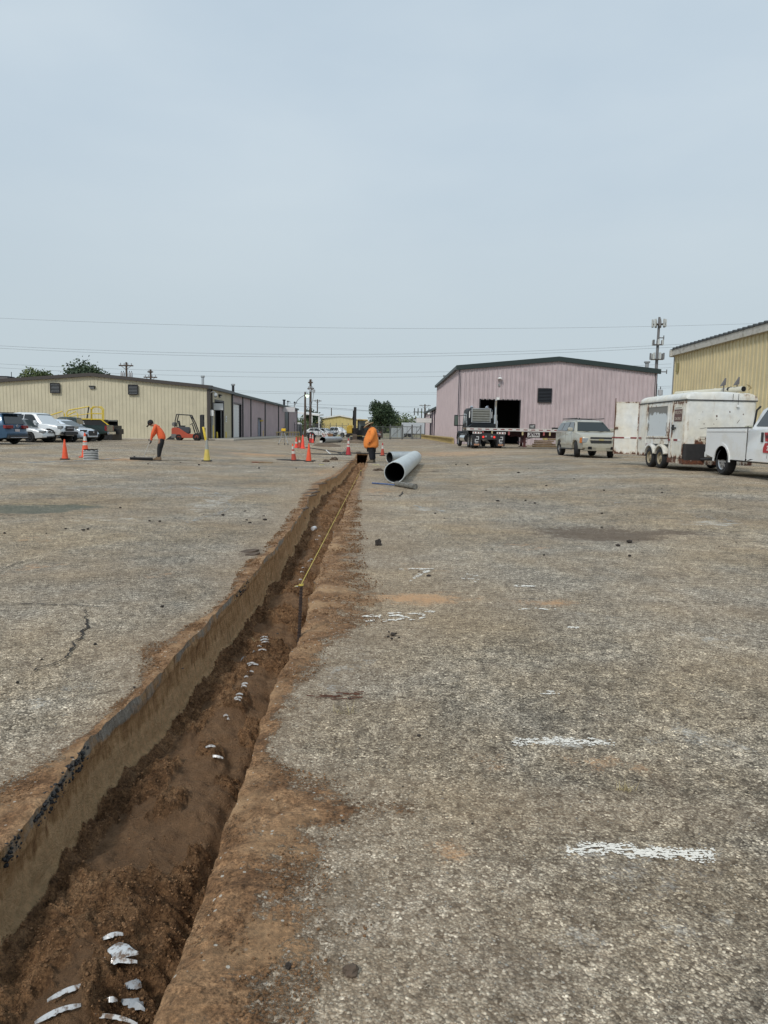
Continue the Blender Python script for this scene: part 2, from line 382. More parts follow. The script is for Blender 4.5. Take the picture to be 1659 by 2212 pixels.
for a in [(900, 1292, 120, 12, .75, 'orange'), (1185, 1302, 70, 9, .55, 'orange'), (975, 1845, 60, 30, .42, 'orange'), (935, 1868, 30, 10, .4, 'orange'), (985, 1640, 60, 22, .2, 'orange'), (75, 1225, 60, 16, .28, 'orange'), (350, 1240, 90, 12, .22, 'orange'),
          (980, 980, 150, 6, .5, 'orange'), (560, 982, 90, 3, .6, 'orange'), (900, 1225, 70, 12, .25, 'orange'), (1240, 1650, 200, 28, .26, 'orange'), (1230, 985, 60, 3, .25, 'orange'), (260, 992, 60, 4, .6, 'orange'), (60, 1165, 60, 10, .3, 'orange'),
          (700, 1020, 40, 12, .4, 'orange'), (1130, 1180, 80, 10, .25, 'orange'), (820, 1060, 50, 14, .35, 'orange'),
          (1300, 1152, 120, 14, 1.25, 'dark'), (1440, 1150, 110, 7, .8, 'dark'), (1215, 1606, 130, 12, .5, 'pale'), (1385, 1842, 185, 22, .45, 'pale'), (1450, 1243, 60, 12, .45, 'dark'), (1500, 1262, 80, 14, .3, 'dark'), (1285, 1530, 90, 26, .40, 'dark'), (1440, 1875, 240, 60, .28, 'dark'), (1250, 1230, 60, 8, .3, 'dark'),
          (1420, 1000, 60, 4, .3, 'dark'), (1080, 1085, 160, 10, .25, 'dark'), (740, 1480, 60, 30, .2, 'dark'), (1500, 1700, 150, 40, .3, 'dark'), (1100, 2060, 160, 60, .25, 'dark'), (1590, 2080, 120, 60, .28, 'dark'), (175, 1440, 60, 30, .35, 'dark'),
          (1460, 1430, 100, 30, .25, 'dark'), (1060, 1440, 80, 20, .2, 'dark'), (90, 1440, 120, 60, .25, 'dark'), (0, 1110, 60, 5, .5, 'dark'), (540, 1193, 28, 7, .8, 'dark'), (850, 1372, 26, 6, .55, 'dark'),
          (1530, 1600, 150, 40, .30, 'pale'), (1540, 1130, 70, 8, .5, 'pale'), (1420, 1900, 160, 60, .22, 'pale'), (460, 1085, 40, 25, .42, 'pale'), (250, 1120, 120, 10, .28, 'pale'), (1260, 2050, 130, 70, .2, 'pale'), (1560, 1380, 80, 20, .25, 'pale'), (300, 1060, 250, 10, .22, 'pale'),
          (740, 1450, 90, 50, .22, 'pale'), (920, 1100, 60, 6, .4, 'pale'), (1500, 2010, 120, 50, .25, 'pale'), (1300, 1330, 50, 8, .25, 'pale'), (640, 1500, 60, 30, .2, 'pale'), (1250, 1030, 300, 9, .25, 'pale'), (130, 1500, 90, 40, .18, 'pale'),
          (40, 1099, 115, 8, 1.5, 'green'), (160, 1094, 60, 4, 1.1, 'green')]: blob(*a)
def gfield(X, Y, name):
    o = np.zeros_like(X)
    for cx, cy, sx, sy, amp, nm in BL:
        if nm == name: o = np.maximum(o, amp * np.exp(-(((X - cx) / sx) ** 2 + ((Y - cy) / sy) ** 2) * .9))
    return o
def side(sgn):
    X = (XRr if sgn > 0 else XLr)[:, None] + sgn * Sg; Y = Yg
    ys, ws = MR if sgn > 0 else ML
    wd = np.interp(rows, ys, ws)[:, None] * (1.05 if sgn > 0 else 1.05)
    mud = 1 - Sg / wd
    mud = np.maximum(mud, -6) * np.ones_like(X)
    mud = np.where(Y > 44, -1.5 - (Y - 44) * .1, mud); mud = np.clip(mud, -6, 1)
    Z = g(X, Y)
    near = ss(0, 25, 25 - Y)
    m = np.clip(mud + .5 * fbm(X * 3, Y * 3, 3), 0, 1)
    Z = Z + m * near * (.006 + .030 * np.clip(fbm(X * 5, Y * 5, 5, .6) + .25, 0, 1) + .020 * np.exp(-Y / 5) * fbm(X * 22, Y * 22, 4, .65))
    Z = Z + near * .006 * fbm(X * 1.2, Y * 1.2, 4)
    if sgn > 0: Z = Z - np.where(Sg < .10, (.10 - Sg) ** 2 * 3.6, 0) * near
    else: Z = Z - np.where(Sg < .03, (.03 - Sg) ** 2 * 8, 0) * near
    # shallow pothole with the dark stain, sunken patch at the left
    for u, v, ru, rv, d in [(1300, 1152, 110, 13, .035), (50, 1100, 100, 8, .03)]:
        c = gp(u, v); a = gp(u, v - rv); b = gp(u, v + rv)
        Z = Z - d * np.exp(-(((X - c.x) / (ru * c.y / F)) ** 4 + ((Y - c.y) / (abs(a.y - b.y) / 2)) ** 4))
    Z = np.where(Y > 120, Z * np.clip(1 - (Y - 120) / 60, 0, 1), Z)
    return X, Y, Z, mud
def grid_mesh(name, X, Y, Z, material, attrs, parent=None, flip=False, mask=None):
    n, m = X.shape; idx = np.arange(n * m).reshape(n, m)
    q = np.stack([idx[:-1, :-1], idx[1:, :-1], idx[1:, 1:], idx[:-1, 1:]], -1).reshape(-1, 4)
    if flip: q = q[:, ::-1]
    me = bpy.data.meshes.new(name)
    me.vertices.add(n * m); me.vertices.foreach_set('co', np.stack([X, Y, Z], -1).astype(np.float32).ravel())
    me.loops.add(q.size); me.loops.foreach_set('vertex_index', q.ravel().astype(np.int32))
    me.polygons.add(len(q)); me.polygons.foreach_set('loop_start', np.arange(0, q.size, 4, dtype=np.int32)); me.polygons.foreach_set('loop_total', np.full(len(q), 4, dtype=np.int32))
    me.polygons.foreach_set('use_smooth', np.ones(len(q), bool)); me.update(calc_edges=True)
    for k, a in attrs.items():
        at_ = me.attributes.new(k, 'FLOAT', 'POINT'); at_.data.foreach_set('value', a.astype(np.float32).ravel())
    me.materials.append(material)
    return link(bpy.data.objects.new(name, me), parent)
Xa, Ya, Za, ma = side(-1); Xb, Yb, Zb, mb = side(1)
# one sheet per side of the cut, joined beyond the trench into a single object
X = np.concatenate([Xa[:, ::-1], Xb], 1); Y = np.concatenate([Ya[:, ::-1], Yb], 1); Z = np.concatenate([Za[:, ::-1], Zb], 1); M_ = np.concatenate([ma[:, ::-1], mb], 1)
at_d = {'mud': M_}
for k in ('orange', 'dark', 'pale', 'green'): at_d[k] = gfield(X, Y, k)
ground = grid_mesh('ground', X, Y, Z, mg, at_d, flip=True)
tag(ground, 'worn grey asphalt yard dusted with brown soil on both sides of the trench', kind='structure')
# open the sheet over the trench
nc = X.shape[1]; k0 = Xa.shape[1] - 1
bm = bmesh.new(); bm.from_mesh(ground.data); bm.faces.ensure_lookup_table()
dead = [bm.faces[i * (nc - 1) + k0] for i in range(nin - 1)]
bmesh.ops.delete(bm, geom=dead, context='FACES_ONLY'); bm.to_mesh(ground.data); bm.free()

# ---- trench material
mt = bpy.data.materials.new('cut_soil'); T, B, L = nodes(mt)
tcn = T.nodes.new('ShaderNodeTexCoord'); V = tcn.outputs['Object']
dc = dirt_color(T, V)
damp = noise(T, V, 1.7, 5, .6)
dc = scl(T, dc, rng_(T, damp, .35, .65, 1.0, 1.55))
fl_ = mth(T, 'ADD', attr(T, 'smooth'), mth(T, 'MULTIPLY', mth(T, 'SUBTRACT', noise(T, V, 30, 5, .7), .5), .9))
dc = mixc(T, rng_(T, fl_, .40, .75, 0, .80), dc, scl(T, (.33, .200, .112), rng_(T, noise(T, V, 11, 6, .65), .3, .7, .72, 1.25)))
mps = T.nodes.new('ShaderNodeMapping'); mps.inputs['Scale'].default_value = (6, 14, 3.0); L(V, mps.inputs[0])
streak = noise(T, mps.outputs[0], 2.2, 6, .7)
wallc = ramp(T, streak, [(.30, (.26, .135, .06)), (.46, (.56, .325, .155)), (.60, (.76, .475, .245)), (.75, (.88, .60, .34))])
wl = attr(T, 'wall')
dc = mixc(T, rng_(T, wl, .3, .9), dc, wallc)
tanf = mth(T, 'MULTIPLY', rng_(T, mth(T, 'ADD', attr(T, 'tan'), mth(T, 'SUBTRACT', streak, .5)), .35, .6), .85)
dc = mixc(T, tanf, dc, scl(T, (.92, .61, .33), rng_(T, noise(T, V, 25, 5, .7), .3, .7, .72, 1.15)))
asf = rng_(T, mth(T, 'ADD', attr(T, 'asph'), mth(T, 'MULTIPLY', mth(T, 'SUBTRACT', noise(T, V, 14, 5, .7), .5), 1.1)), .42, .58)
asc = ramp(T, noise(T, mps.outputs[0], 5, 6, .75), [(.30, (.06, .055, .05)), (.44, (.36, .32, .27)), (.60, (.58, .54, .47)), (.72, (.52, .51, .48))])
# grey only on part of the cut, the rest is smeared with soil
asf = mth(T, 'MULTIPLY', asf, rng_(T, noise(T, V, 2.0, 6, .7), .44, .54, .0, .9))
dc = mixc(T, asf, dc, asc)
L(dc, B.inputs['Base Color']); B.inputs['Roughness'].default_value = .95; B.inputs['Specular IOR Level'].default_value = .2
hh = mth(T, 'ADD', mth(T, 'MULTIPLY', noise(T, V, 26, 8, .78), 4.5), mth(T, 'MULTIPLY', noise(T, V, 130, 4, .65), 1.2))
bp = T.nodes.new('ShaderNodeBump'); bp.inputs['Strength'].default_value = 1; bp.inputs['Distance'].default_value = .014
L(hh, bp.inputs['Height']); L(bp.outputs[0], B.inputs['Normal'])

rt = rows[:nin]; D = depth(rt)
NW, NF, NR = 22, 84, 8
zl = Za[:nin, 0]; zr = Zb[:nin, 0]
def floor_z(x, y, t, d):
    base = -d; ck = ss(.42, .52, vnoise(x * 5.5 + 70, y * 3.0) + .10 * fbm(x * 19, y * 19, 3))
    b = .050 * fbm(x * 2.3 + 5, y * 1.7, 3) + .050 * fbm(x * 7, y * 6, 4, .62) + ck * (.026 * (1 - np.abs(fbm(x * 13 + 3, y * 12, 3)) * 2.5) + .034 * fbm(x * 26, y * 26, 4, .7) + .022)
    fp = .03 * ss(.55, .75, vnoise(x * 4.2 + 40, y * 2.6)) # shovel and boot hollows
    base = base + b - fp + .055 * np.exp(-((t - .42) / .24) ** 2) - .055 * np.exp(-((t - .86) / .06) ** 2) + .05 * np.exp(-t / .09) + .02 * np.exp(-(1 - t) / .05)
    return base
cols = []
bottomL = None
tt = np.linspace(0, 1, NF)
xl, xr = XLr[:nin], XRr[:nin]
xf0 = xl + .035; xf1 = xr - .015
FX = xf0[:, None] + (xf1 - xf0)[:, None] * tt[None]; FY = np.repeat(rt[:, None], NF, 1)
FZ = floor_z(FX, FY, np.repeat(tt[None], nin, 0), D[:, None])
k = np.linspace(0, 1, NW + 1)[:-1]
WZ = zl[:, None] * (1 - k) + FZ[:, :1] * k
dz = -WZ
lay = .055 + .02 * fbm(rt * 1.1, rt * 0 + 2, 3)[:, None]
WYr = np.repeat(rt[:, None], NW, 1)
und = np.where(dz < lay, 0, -.014 * ss(0, .04, dz - lay)) + .011 * fbm(WYr * 6, dz * 5 + 50, 4) * ss(0, .03, dz) + .008 * fbm(WYr * 26, dz * 12, 3) * ss(0, .02, dz)
WX = xl[:, None] + .035 * k * (k > .05) + und
RZ = np.linspace(0, 1, NR + 1)[1:]
RX = xf1[:, None] + (xr - xf1)[:, None] * RZ + .012 * fbm(np.repeat(rt[:, None], NR, 1) * 6, RZ[None] * 3 + 7, 3) * (RZ < .99)
RZz = FZ[:, -1:] * (1 - RZ) + zr[:, None] * RZ
TX = np.concatenate([WX, FX, RX], 1); TY = np.repeat(rt[:, None], TX.shape[1], 1); TZ = np.concatenate([WZ, FZ, RZz], 1)
asph = np.zeros_like(TX); asph[:, :NW] = np.clip(1.2 - dz / (lay * (.45 + .9 * vnoise(WYr * 2.4, WYr * 0 + 4))) * .75, 0, 1); asph[:, -NR:] = np.clip(1 - (-RZz) / .06, 0, 1)
wall = np.zeros_like(TX); wall[:, :NW] = 1; wall[:, -NR:] = .6
tanv = np.zeros_like(TX); tanv[:, :NW] = ss(.32, .75, k)[None] * (.55 + .45 * ss(6, 2.5, rt)[:, None])
tanv[:, NW:NW + 3] = np.array([.6, .3, .1])[None]
smv = np.zeros_like(TX); smv[:, NW:NW + NF] = (1 - ss(.42, .52, vnoise(FX * 5.5 + 70, FY * 3.0) + .10 * fbm(FX * 19, FY * 19, 3))) * ss(.06, .16, tt)[None]
trench = grid_mesh('trench', TX, TY, TZ, mt, {'asph': asph, 'wall': wall, 'tan': tanv, 'smooth': smv}, flip=True)
tag(trench, 'long narrow trench cut through the asphalt with brown soil floor', kind='structure')
# box added under the pavement so the far end of the cut stays dark
mbw = MB(); xe0, xe1 = float(xl[-1]), float(xr[-1]); ye = Y_END
mbw.b2((xe0 - .06, ye, -1.3), (xe0 - .02, ye + 3, -.06)); mbw.b2((xe1 + .02, ye, -1.3), (xe1 + .06, ye + 3, -.06)); mbw.b2((xe0 - .06, ye, -1.36), (xe1 + .06, ye + 3, -1.3)); mbw.b2((xe0 - .06, ye + .02, -.06), (xe1 + .06, ye + 3, -.03)); mbw.b2((xe0 - .06, ye + 3, -1.3), (xe1 + .06, ye + 3.1, -.06)); mbw.build('added_dark_recess', mt, trench)
def trench_z(x, y):
    x0 = float(xL(y)) + .035; x1 = float(xR(y)) - .015; t = (x - x0) / (x1 - x0)
    return float(floor_z(np.array(x), np.array(y), np.array(t), float(depth(y))))
# far field beyond the fence
field = MB()
mgrass = mat('dry_grass', (.13, .145, .062), .95, var=.35, vs=.25, dirt=(.26, .21, .13), dirts=.12, dirta=.5)
xs = np.linspace(-60, 60, 25); verts = []
field.add([(-900, 131, .02), (900, 131, .02), (900, 131.1, .03), (-900, 131.1, .03)], [])
Xf, Yf = np.meshgrid(np.concatenate([[-2500, -700], np.linspace(-220, 220, 45), [700, 2500]]), np.concatenate([[131], np.linspace(136, 260, 26), [420, 900, 3500]]), indexing='xy')
Zf = .03 + 0 * Xf + 2.6 * ss(170, 215, Yf) * ss(4, 14, Xf) * ss(420, 300, Yf) + .12 * fbm(Xf * .1, Yf * .1, 3) * ss(131, 150, Yf)
fo = grid_mesh('grass_field', Xf, Yf, Zf, mgrass, {}); tag(fo, 'dull green and straw coloured grass ground beyond the yard fence', kind='structure')
bmx = bmesh.new(); bmx.from_mesh(fo.data); bmesh.ops.recalc_face_normals(bmx, faces=bmx.faces); bmx.to_mesh(fo.data); bmx.free()

# ---- loose clods and stones (nobody could count them)
def scatter(name, pts, sizes, material, label, flat=.7, seed=3, bury=.25):
    r = np.random.default_rng(seed); n = len(pts)
    ico = np.array([(0, 0, 1), (.894, 0, .447), (.276, .851, .447), (-.724, .526, .447), (-.724, -.526, .447), (.276, -.851, .447), (.724, .526, -.447), (-.276, .851, -.447), (-.894, 0, -.447), (-.276, -.851, -.447), (.724, -.526, -.447), (0, 0, -1)])
    fc = np.array([(0, 1, 2), (0, 2, 3), (0, 3, 4), (0, 4, 5), (0, 5, 1), (1, 6, 2), (2, 7, 3), (3, 8, 4), (4, 9, 5), (5, 10, 1), (2, 6, 7), (3, 7, 8), (4, 8, 9), (5, 9, 10), (1, 10, 6), (6, 11, 7), (7, 11, 8), (8, 11, 9), (9, 11, 10), (10, 11, 6)])
    v = ico[None] * (1 + .5 * (r.random((n, 12, 1)) - .5)) * sizes[:, None, None]
    sc_ = np.stack([.8 + .6 * r.random(n), .8 + .6 * r.random(n), flat * (.7 + .5 * r.random(n))], -1); v = v * sc_[:, None]
    a = r.random(n) * 6.28; c, s_ = np.cos(a)[:, None], np.sin(a)[:, None]
    x = v[..., 0] * c - v[..., 1] * s_; y = v[..., 0] * s_ + v[..., 1] * c
    v = np.stack([x, y, v[..., 2]], -1) + pts[:, None]; v[..., 2] += (sizes * flat * (1 - 2 * bury))[:, None]
    f = (fc[None] + (np.arange(n) * 12)[:, None, None]).reshape(-1, 3)
    me = bpy.data.meshes.new(name); me.vertices.add(n * 12); me.vertices.foreach_set('co', v.astype(np.float32).ravel())
    me.loops.add(f.size); me.loops.foreach_set('vertex_index', f.ravel().astype(np.int32)); me.polygons.add(len(f))
    me.polygons.foreach_set('loop_start', np.arange(0, f.size, 3, dtype=np.int32)); me.polygons.foreach_set('loop_total', np.full(len(f), 3, dtype=np.int32))
    me.update(calc_edges=True); me.materials.append(material)
    return tag(link(bpy.data.objects.new(name, me)), label, kind='stuff')
r = np.random.default_rng(11)
m_clod = mat('soil_clods', (.215, .122, .063), .95, var=.45, vs=9, spec=.2)
n = 60000; ty = 1.3 * (24 / 1.3) ** (r.random(n) ** 1.15); x0 = xL(ty) + .035; x1 = xR(ty) - .015; t = r.random(n)
xx = x0 + (x1 - x0) * t; dd = vnoise(xx * 5, ty * 5)
ckm = ss(.42, .52, vnoise(xx * 5.5 + 70, ty * 3.0) + .10 * fbm(xx * 19, ty * 19, 3)); keep = r.random(n) < .06 + .75 * ckm + .25 * np.exp(-t / .08); xx, ty, t = xx[keep], ty[keep], t[keep]
zz = floor_z(xx, ty, t, depth(ty)); sz = .0015 * (1 + 3.0 * r.random(len(xx)) ** 7) * np.clip(ty / 3.0, 1, 2.6)
scatter('soil_crumbs', np.stack([xx, ty, zz], -1), sz, m_clod, 'brown soil crumbs lying on the trench floor', .75, 5, .42)
n = 46000; ty = 1.0 * (15 / 1.0) ** r.random(n); sg = r.random(n) < .62
wR = np.interp(ty, *MR) * 1.15; wL = np.interp(ty, *ML); q = r.random(n) ** .9 * 1.15
xx = np.where(sg, xR(ty) + .01 + q * wR, xL(ty) - .01 - q * wL)
keep = r.random(n) < (.10 + .9 * ss(.46, .75, vnoise(xx * 4.3, ty * 4.3))) * np.where(q < 1, 1, .25); xx, ty = xx[keep], ty[keep]
sz = .0013 * (1 + 3.0 * r.random(len(xx)) ** 6) * np.clip(ty / 3.6, 1, 2.2)
scatter('spilled_soil', np.stack([xx, ty, g(xx, ty) + .006 * ss(25, 0, ty)], -1), sz, m_clod, 'spilled brown soil crumbs along both trench edges', .8, 6, .15)
n = 9000; ty = 1.3 * (7 / 1.3) ** r.random(n); xx = -3 + r.random(n) * 7.0
keep = ((xx > xR(ty) + .15) & (np.abs(xx) < ty * .62 + .3)) | ((xx < xL(ty) - .1) & (np.abs(xx) < ty * .62 + .3)); xx, ty = xx[keep], ty[keep]
sz = .0016 + .0028 * r.random(len(xx)) ** 2.5
m_chip = mat('stone_chips', (.34, .31, .265), .85, var=.5, vs=40)
scatter('stone_chips', np.stack([xx, ty, g(xx, ty)], -1), sz, m_chip, 'pale stone chips standing out of the worn asphalt', .55, 8, .3)
# ================================================================ buildings
TAN = (.60, .545, .40); PINK = (.57, .478, .488); YEL = (.62, .535, .33)
m_tan = mat('tan_siding', TAN, .55, var=.10, vs=.9, dirt=(.52, .47, .345), dirts=.8, dirta=.36)
m_pink = mat('pink_siding', PINK, .6, var=.11, vs=.7, dirt=(.52, .435, .445), dirts=.9, dirta=.38)
m_yel = mat('yellow_siding', YEL, .55, var=.12, vs=.8, dirt=(.56, .485, .31), dirts=.5, dirta=.38)
m_yel2 = mat('far_yellow_siding', (.66, .53, .22), .6, var=.08, vs=.4)
m_blk = mat('black_trim', (.020, .020, .024), .45)
m_dkroof = mat('dark_roof_metal', (.055, .060, .062), .45, var=.15, vs=.5)
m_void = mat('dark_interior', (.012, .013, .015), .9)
m_grey = mat('galvanised_grey', (.33, .34, .34), .45, .3, var=.12, vs=4)
m_white = mat('white_paint', (.80, .80, .78), .45, var=.05, vs=2)
m_conc = mat('pale_concrete', (.42, .38, .32), .9, var=.18, vs=.8, bump=.3, bs=12)
m_safety = mat('safety_yellow', (.72, .52, .045), .45, var=.12, vs=5, dirt=(.30, .20, .06), dirts=6, dirta=.34)
m_brown = mat('brown_trim', (.060, .050, .045), .5)
m_steel = mat('bright_steel', (.55, .56, .57), .3, .8)
m_rubber = mat('black_rubber', (.018, .018, .019), .75)
m_dark = mat('dark_plastic', (.03, .031, .033), .55)
m_wood = mat('weathered_wood', (.25, .175, .10), .85, var=.3, vs=6)
m_pole = mat('dark_pole_wood', (.10, .072, .055), .9, var=.25, vs=2)

def siding(panel_w, ribs, d=.03):
    """profile (along, out) for one siding sheet: flat pans with trapezoid ribs"""
    P = [(0, 0)]
    for r_ in ribs:
        P += [(r_ - .045, 0), (r_ - .030, d), (r_ + .030, d), (r_ + .045, 0)]
    P.append((panel_w, 0)); return P
def wall_run(parent, name, origin, dirv, outv, length, zb, ztop, m, pw=.91, ribs=(.05, .35, .66), holes=(), d=.03, sub=None):
    """sheets of siding side by side. ztop(s), holes: (s0,s1,z0,z1)."""
    o = Vector(origin); dv = Vector(dirv); ov = Vector(outv)
    if sub is None: ribs = [r for r in ribs]
    n = int(math.ceil(length / pw - 1e-6)); cnt = 0
    for i in range(n):
        s0 = i * pw; s1 = min(length, s0 + pw)
        P = [(s0 + a, b) for a, b in siding(pw, ribs, d) if s0 + a <= s1 - .001] + [(s1, 0)]
        mb = MB()
        for (a, da), (b, db) in zip(P[:-1], P[1:]):
            if b - a < 1e-4 and abs(da - db) < 1e-4: continue
            mid_ = (a + b) / 2
            spans = [(zb, None)]
            for h0, h1, z0, z1 in holes:
                if h0 < mid_ < h1:
                    ns = []
                    for lo, hi in spans:
                        H = hi if hi is not None else 99
                        if z0 <= lo and z1 < H: ns.append((z1, hi))
                        elif z0 > lo and z1 < H: ns += [(lo, z0), (z1, hi)]
                        else: ns.append((lo, hi))
                    spans = ns
            for lo, hi in spans:
                ta = ztop(a) if hi is None else hi; tb = ztop(b) if hi is None else hi
                A = o + dv * a + ov * da; Bq = o + dv * b + ov * db
                mb.add([(A.x, A.y, lo), (Bq.x, Bq.y, lo), (Bq.x, Bq.y, tb), (A.x, A.y, ta)], [(0, 1, 2, 3)])
        # back lap edge gives the sheet its own thickness
        A = o + dv * s1 + ov * .004; A2 = o + dv * (s1 - .03) + ov * .004
        if not any(h0 < s1 - .01 < h1 for h0, h1, *_ in holes):
            mb.add([(A2.x, A2.y, zb), (A.x, A.y, zb), (A.x, A.y, ztop(s1)), (A2.x, A2.y, ztop(s1 - .03))], [(0, 1, 2, 3)])
        if mb.f: mb.build(name, m, parent); cnt += 1
def louver(parent, c, wd, ht, axis='x', out=(0, -1, 0), slat_m=None, n=6):
    """wall vent: frame, dark back and blades; c on the wall"""
    ov = Vector(out); sx = Vector((1, 0, 0)) if axis == 'x' else Vector((0, 1, 0)); c = Vector(c) + ov * .075
    def bx(mb, s0, s1, z0, z1, d0, d1):
        a = c + sx * s0 + ov * d0; b = c + sx * s1 + ov * d1
        mb.b2((a.x, a.y, c.z + z0), (b.x, b.y, c.z + z1))
    t = .07
    fr = MB(); bx(fr, -wd / 2, wd / 2, ht / 2 - t, ht / 2, .02, .13); bx(fr, -wd / 2, wd / 2, -ht / 2, -ht / 2 + t, .02, .13)
    bx(fr, -wd / 2, -wd / 2 + t, -ht / 2 + t, ht / 2 - t, .02, .13); bx(fr, wd / 2 - t, wd / 2, -ht / 2 + t, ht / 2 - t, .02, .13)
    v = fr.build('vent', m_blk, parent)
    bk = MB(); bx(bk, -wd / 2 + t, wd / 2 - t, -ht / 2 + t, ht / 2 - t, .035, .045); bk.build('vent_back', m_void, v)
    h = (ht - 2 * t) / n
    for i in range(n):
        z = -ht / 2 + t + h * (i + .5)
        sl = MB(); a0 = c + sx * (-wd / 2 + t) ; a1 = c + sx * (wd / 2 - t)
        p = [a0 + ov * .055, a1 + ov * .055, a1 + ov * .115, a0 + ov * .115]
        zz = [z + h * .18, z + h * .18, z - h * .16, z - h * .16]
        vs = [(q.x, q.y, c.z + zq) for q, zq in zip(p, zz)] + [(q.x, q.y, c.z + zq - .012) for q, zq in zip(p, zz)]
        sl.add(vs, [(0, 1, 2, 3), (7, 6, 5, 4), (0, 4, 5, 1), (1, 5, 6, 2), (2, 6, 7, 3), (3, 7, 4, 0)])
        sl.build('slat', slat_m or m_steel, v)
def roof_sheet(mb, P, t=.12):
    """P: list of 4 corners, a slab"""
    mb.add(P + [(p[0], p[1], p[2] - t) for p in P], [(0, 1, 2, 3), (7, 6, 5, 4), (0, 4, 5, 1), (1, 5, 6, 2), (2, 6, 7, 3), (3, 7, 4, 0)])

# ---------- long tan warehouse (near block) on the left
XW = -15.3; Y0 = 62.0; Y1 = 71.0; XR_ = -25.4; XLF = -35.6; GZ = .02
zE = 4.98; zR = 5.84
def ztan(x): return zR - abs(x - XR_) * (zR - zE) / 10.15
b = thing('warehouse', 'tan metal sided warehouse with dark low gable roof behind the row of parked cars', 'warehouse', (0, 0, 0))
Lf = XW - XLF
wall_run(b, 'siding_sheet', (XLF, Y0, 0), (1, 0, 0), (0, -1, 0), Lf, GZ, lambda s: ztan(XLF + s) - .06, m_tan)
DY0, DY1, DZ = 64.0, 67.2, 3.75
wall_run(b, 'siding_sheet', (XW, Y0, 0), (0, 1, 0), (1, 0, 0), Y1 - Y0, .2, lambda s: zE - .06, m_tan, holes=[(DY0 - Y0, DY1 - Y0, -1, DZ)])
rf = MB(); o_ = .25
for xa, xb in ((XLF - .25, XR_), (XR_, XW + .3)):
    roof_sheet(rf, [(xa, Y0 - o_, ztan(xa)), (xb, Y0 - o_, ztan(xb)), (xb, Y1, ztan(xb)), (xa, Y1, ztan(xa))], .05)
roof = rf.build('roof', m_dkroof, b)
tr = MB()
for xa, xb in ((XLF - .3, XR_), (XR_, XW + .35)):
    tr.add([(xa, Y0 - o_ - .04, ztan(xa) - .24), (xb, Y0 - o_ - .04, ztan(xb) - .24), (xb, Y0 - o_ - .04, ztan(xb) + .04), (xa, Y0 - o_ - .04, ztan(xa) + .04),
            (xa, Y0 + .02, ztan(xa) - .24), (xb, Y0 + .02, ztan(xb) - .24), (xb, Y0 + .02, ztan(xb) + .04), (xa, Y0 + .02, ztan(xa) + .04)],
           [(0, 1, 2, 3), (4, 7, 6, 5), (0, 4, 5, 1), (3, 2, 6, 7), (0, 3, 7, 4), (1, 5, 6, 2)])
tr.build('gable_trim', m_brown, b)
gt = MB(); gt.b2((XW + .04, Y0 - .3, zE - .28), (XW + .34, Y1 - .01, zE - .02)); gt.build('gutter', m_dkroof, b)
ct = MB(); ct.b2((XW - .16, Y0 - .06, .1), (XW + .06, Y0 + .22, zE - .29)); ct.build('corner_trim', m_brown, b)
dp = MB(); dp.b2((XW + .06, Y0 + .5, .15), (XW + .17, Y0 + .64, zE - .3)); dp.build('downspout', m_brown, b)
dp = MB(); dp.b2((XW + .04, Y1 - .22, .15), (XW + .18, Y1 - .02, zE - .3)); dp.build('downspout', m_blk, b)
# doorway: frame, dark room behind, a rail inside
fr = MB(); fr.b2((XW - .12, DY0 - .16, .1), (XW + .07, DY0, DZ + .16)); fr.b2((XW - .12, DY1, .1), (XW + .07, DY1 + .22, DZ + .16)); fr.b2((XW - .12, DY0, DZ), (XW + .07, DY1, DZ + .16))
dr = fr.build('doorway', m_blk, b)
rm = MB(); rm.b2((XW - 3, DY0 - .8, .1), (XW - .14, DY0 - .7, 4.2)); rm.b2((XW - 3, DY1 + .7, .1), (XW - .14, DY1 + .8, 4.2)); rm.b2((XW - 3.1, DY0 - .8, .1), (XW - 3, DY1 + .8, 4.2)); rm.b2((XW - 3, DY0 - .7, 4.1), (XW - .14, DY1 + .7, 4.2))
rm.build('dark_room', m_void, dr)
rl = MB(); rl.b2((XW - .1, DY1 - .5, .1), (XW - .04, DY1 - .40, DZ)); rl.build('door_track', m_grey, dr)
louver(b, (ay(120.5, 838, Y0).x, Y0, ay(120.5, 838.5, Y0).z), .84, .86)
louver(b, (ay(288.6, 841, Y0).x, Y0, ay(288.6, 841.8, Y0).z), .84, .86)
def wallpack(parent, c, out, w_=.5):
    ov = Vector(out); c = Vector(c); mb = MB(); mb.box(c + ov * .12 + Vector((0, 0, .08)), (w_ if abs(ov.y) else .22, w_ if abs(ov.x) else .22, .12)); mb.box(c + ov * .06, (w_ * .8 if abs(ov.y) else .1, w_ * .8 if abs(ov.x) else .1, .26))
    l = mb.build('wall_light', m_dark, parent, .01); q = MB(); q.box(c + ov * .135 + Vector((0, 0, -.03)), (w_ * .7 if abs(ov.y) else .05, w_ * .7 if abs(ov.x) else .05, .12)); q.build('lens', m_grey, l)
c = ay(200, 837, Y0); wallpack(b, (c.x, Y0, c.z), (0, -1, 0), .5)
wallpack(b, (XW + .03, 65.6, 4.28), (1, 0, 0), .55)
sb = MB(); sb.b2((XW + .035, 68.0, 1.95), (XW + .12, 68.35, 2.55)); sbb = sb.build('meter_box', m_white, b); q = MB(); [q.b2((XW + .12, 68.05, z), (XW + .125, 68.3, z + .12)) for z in (2.05, 2.25)]; q.build('label_plate', m_grey, sbb)
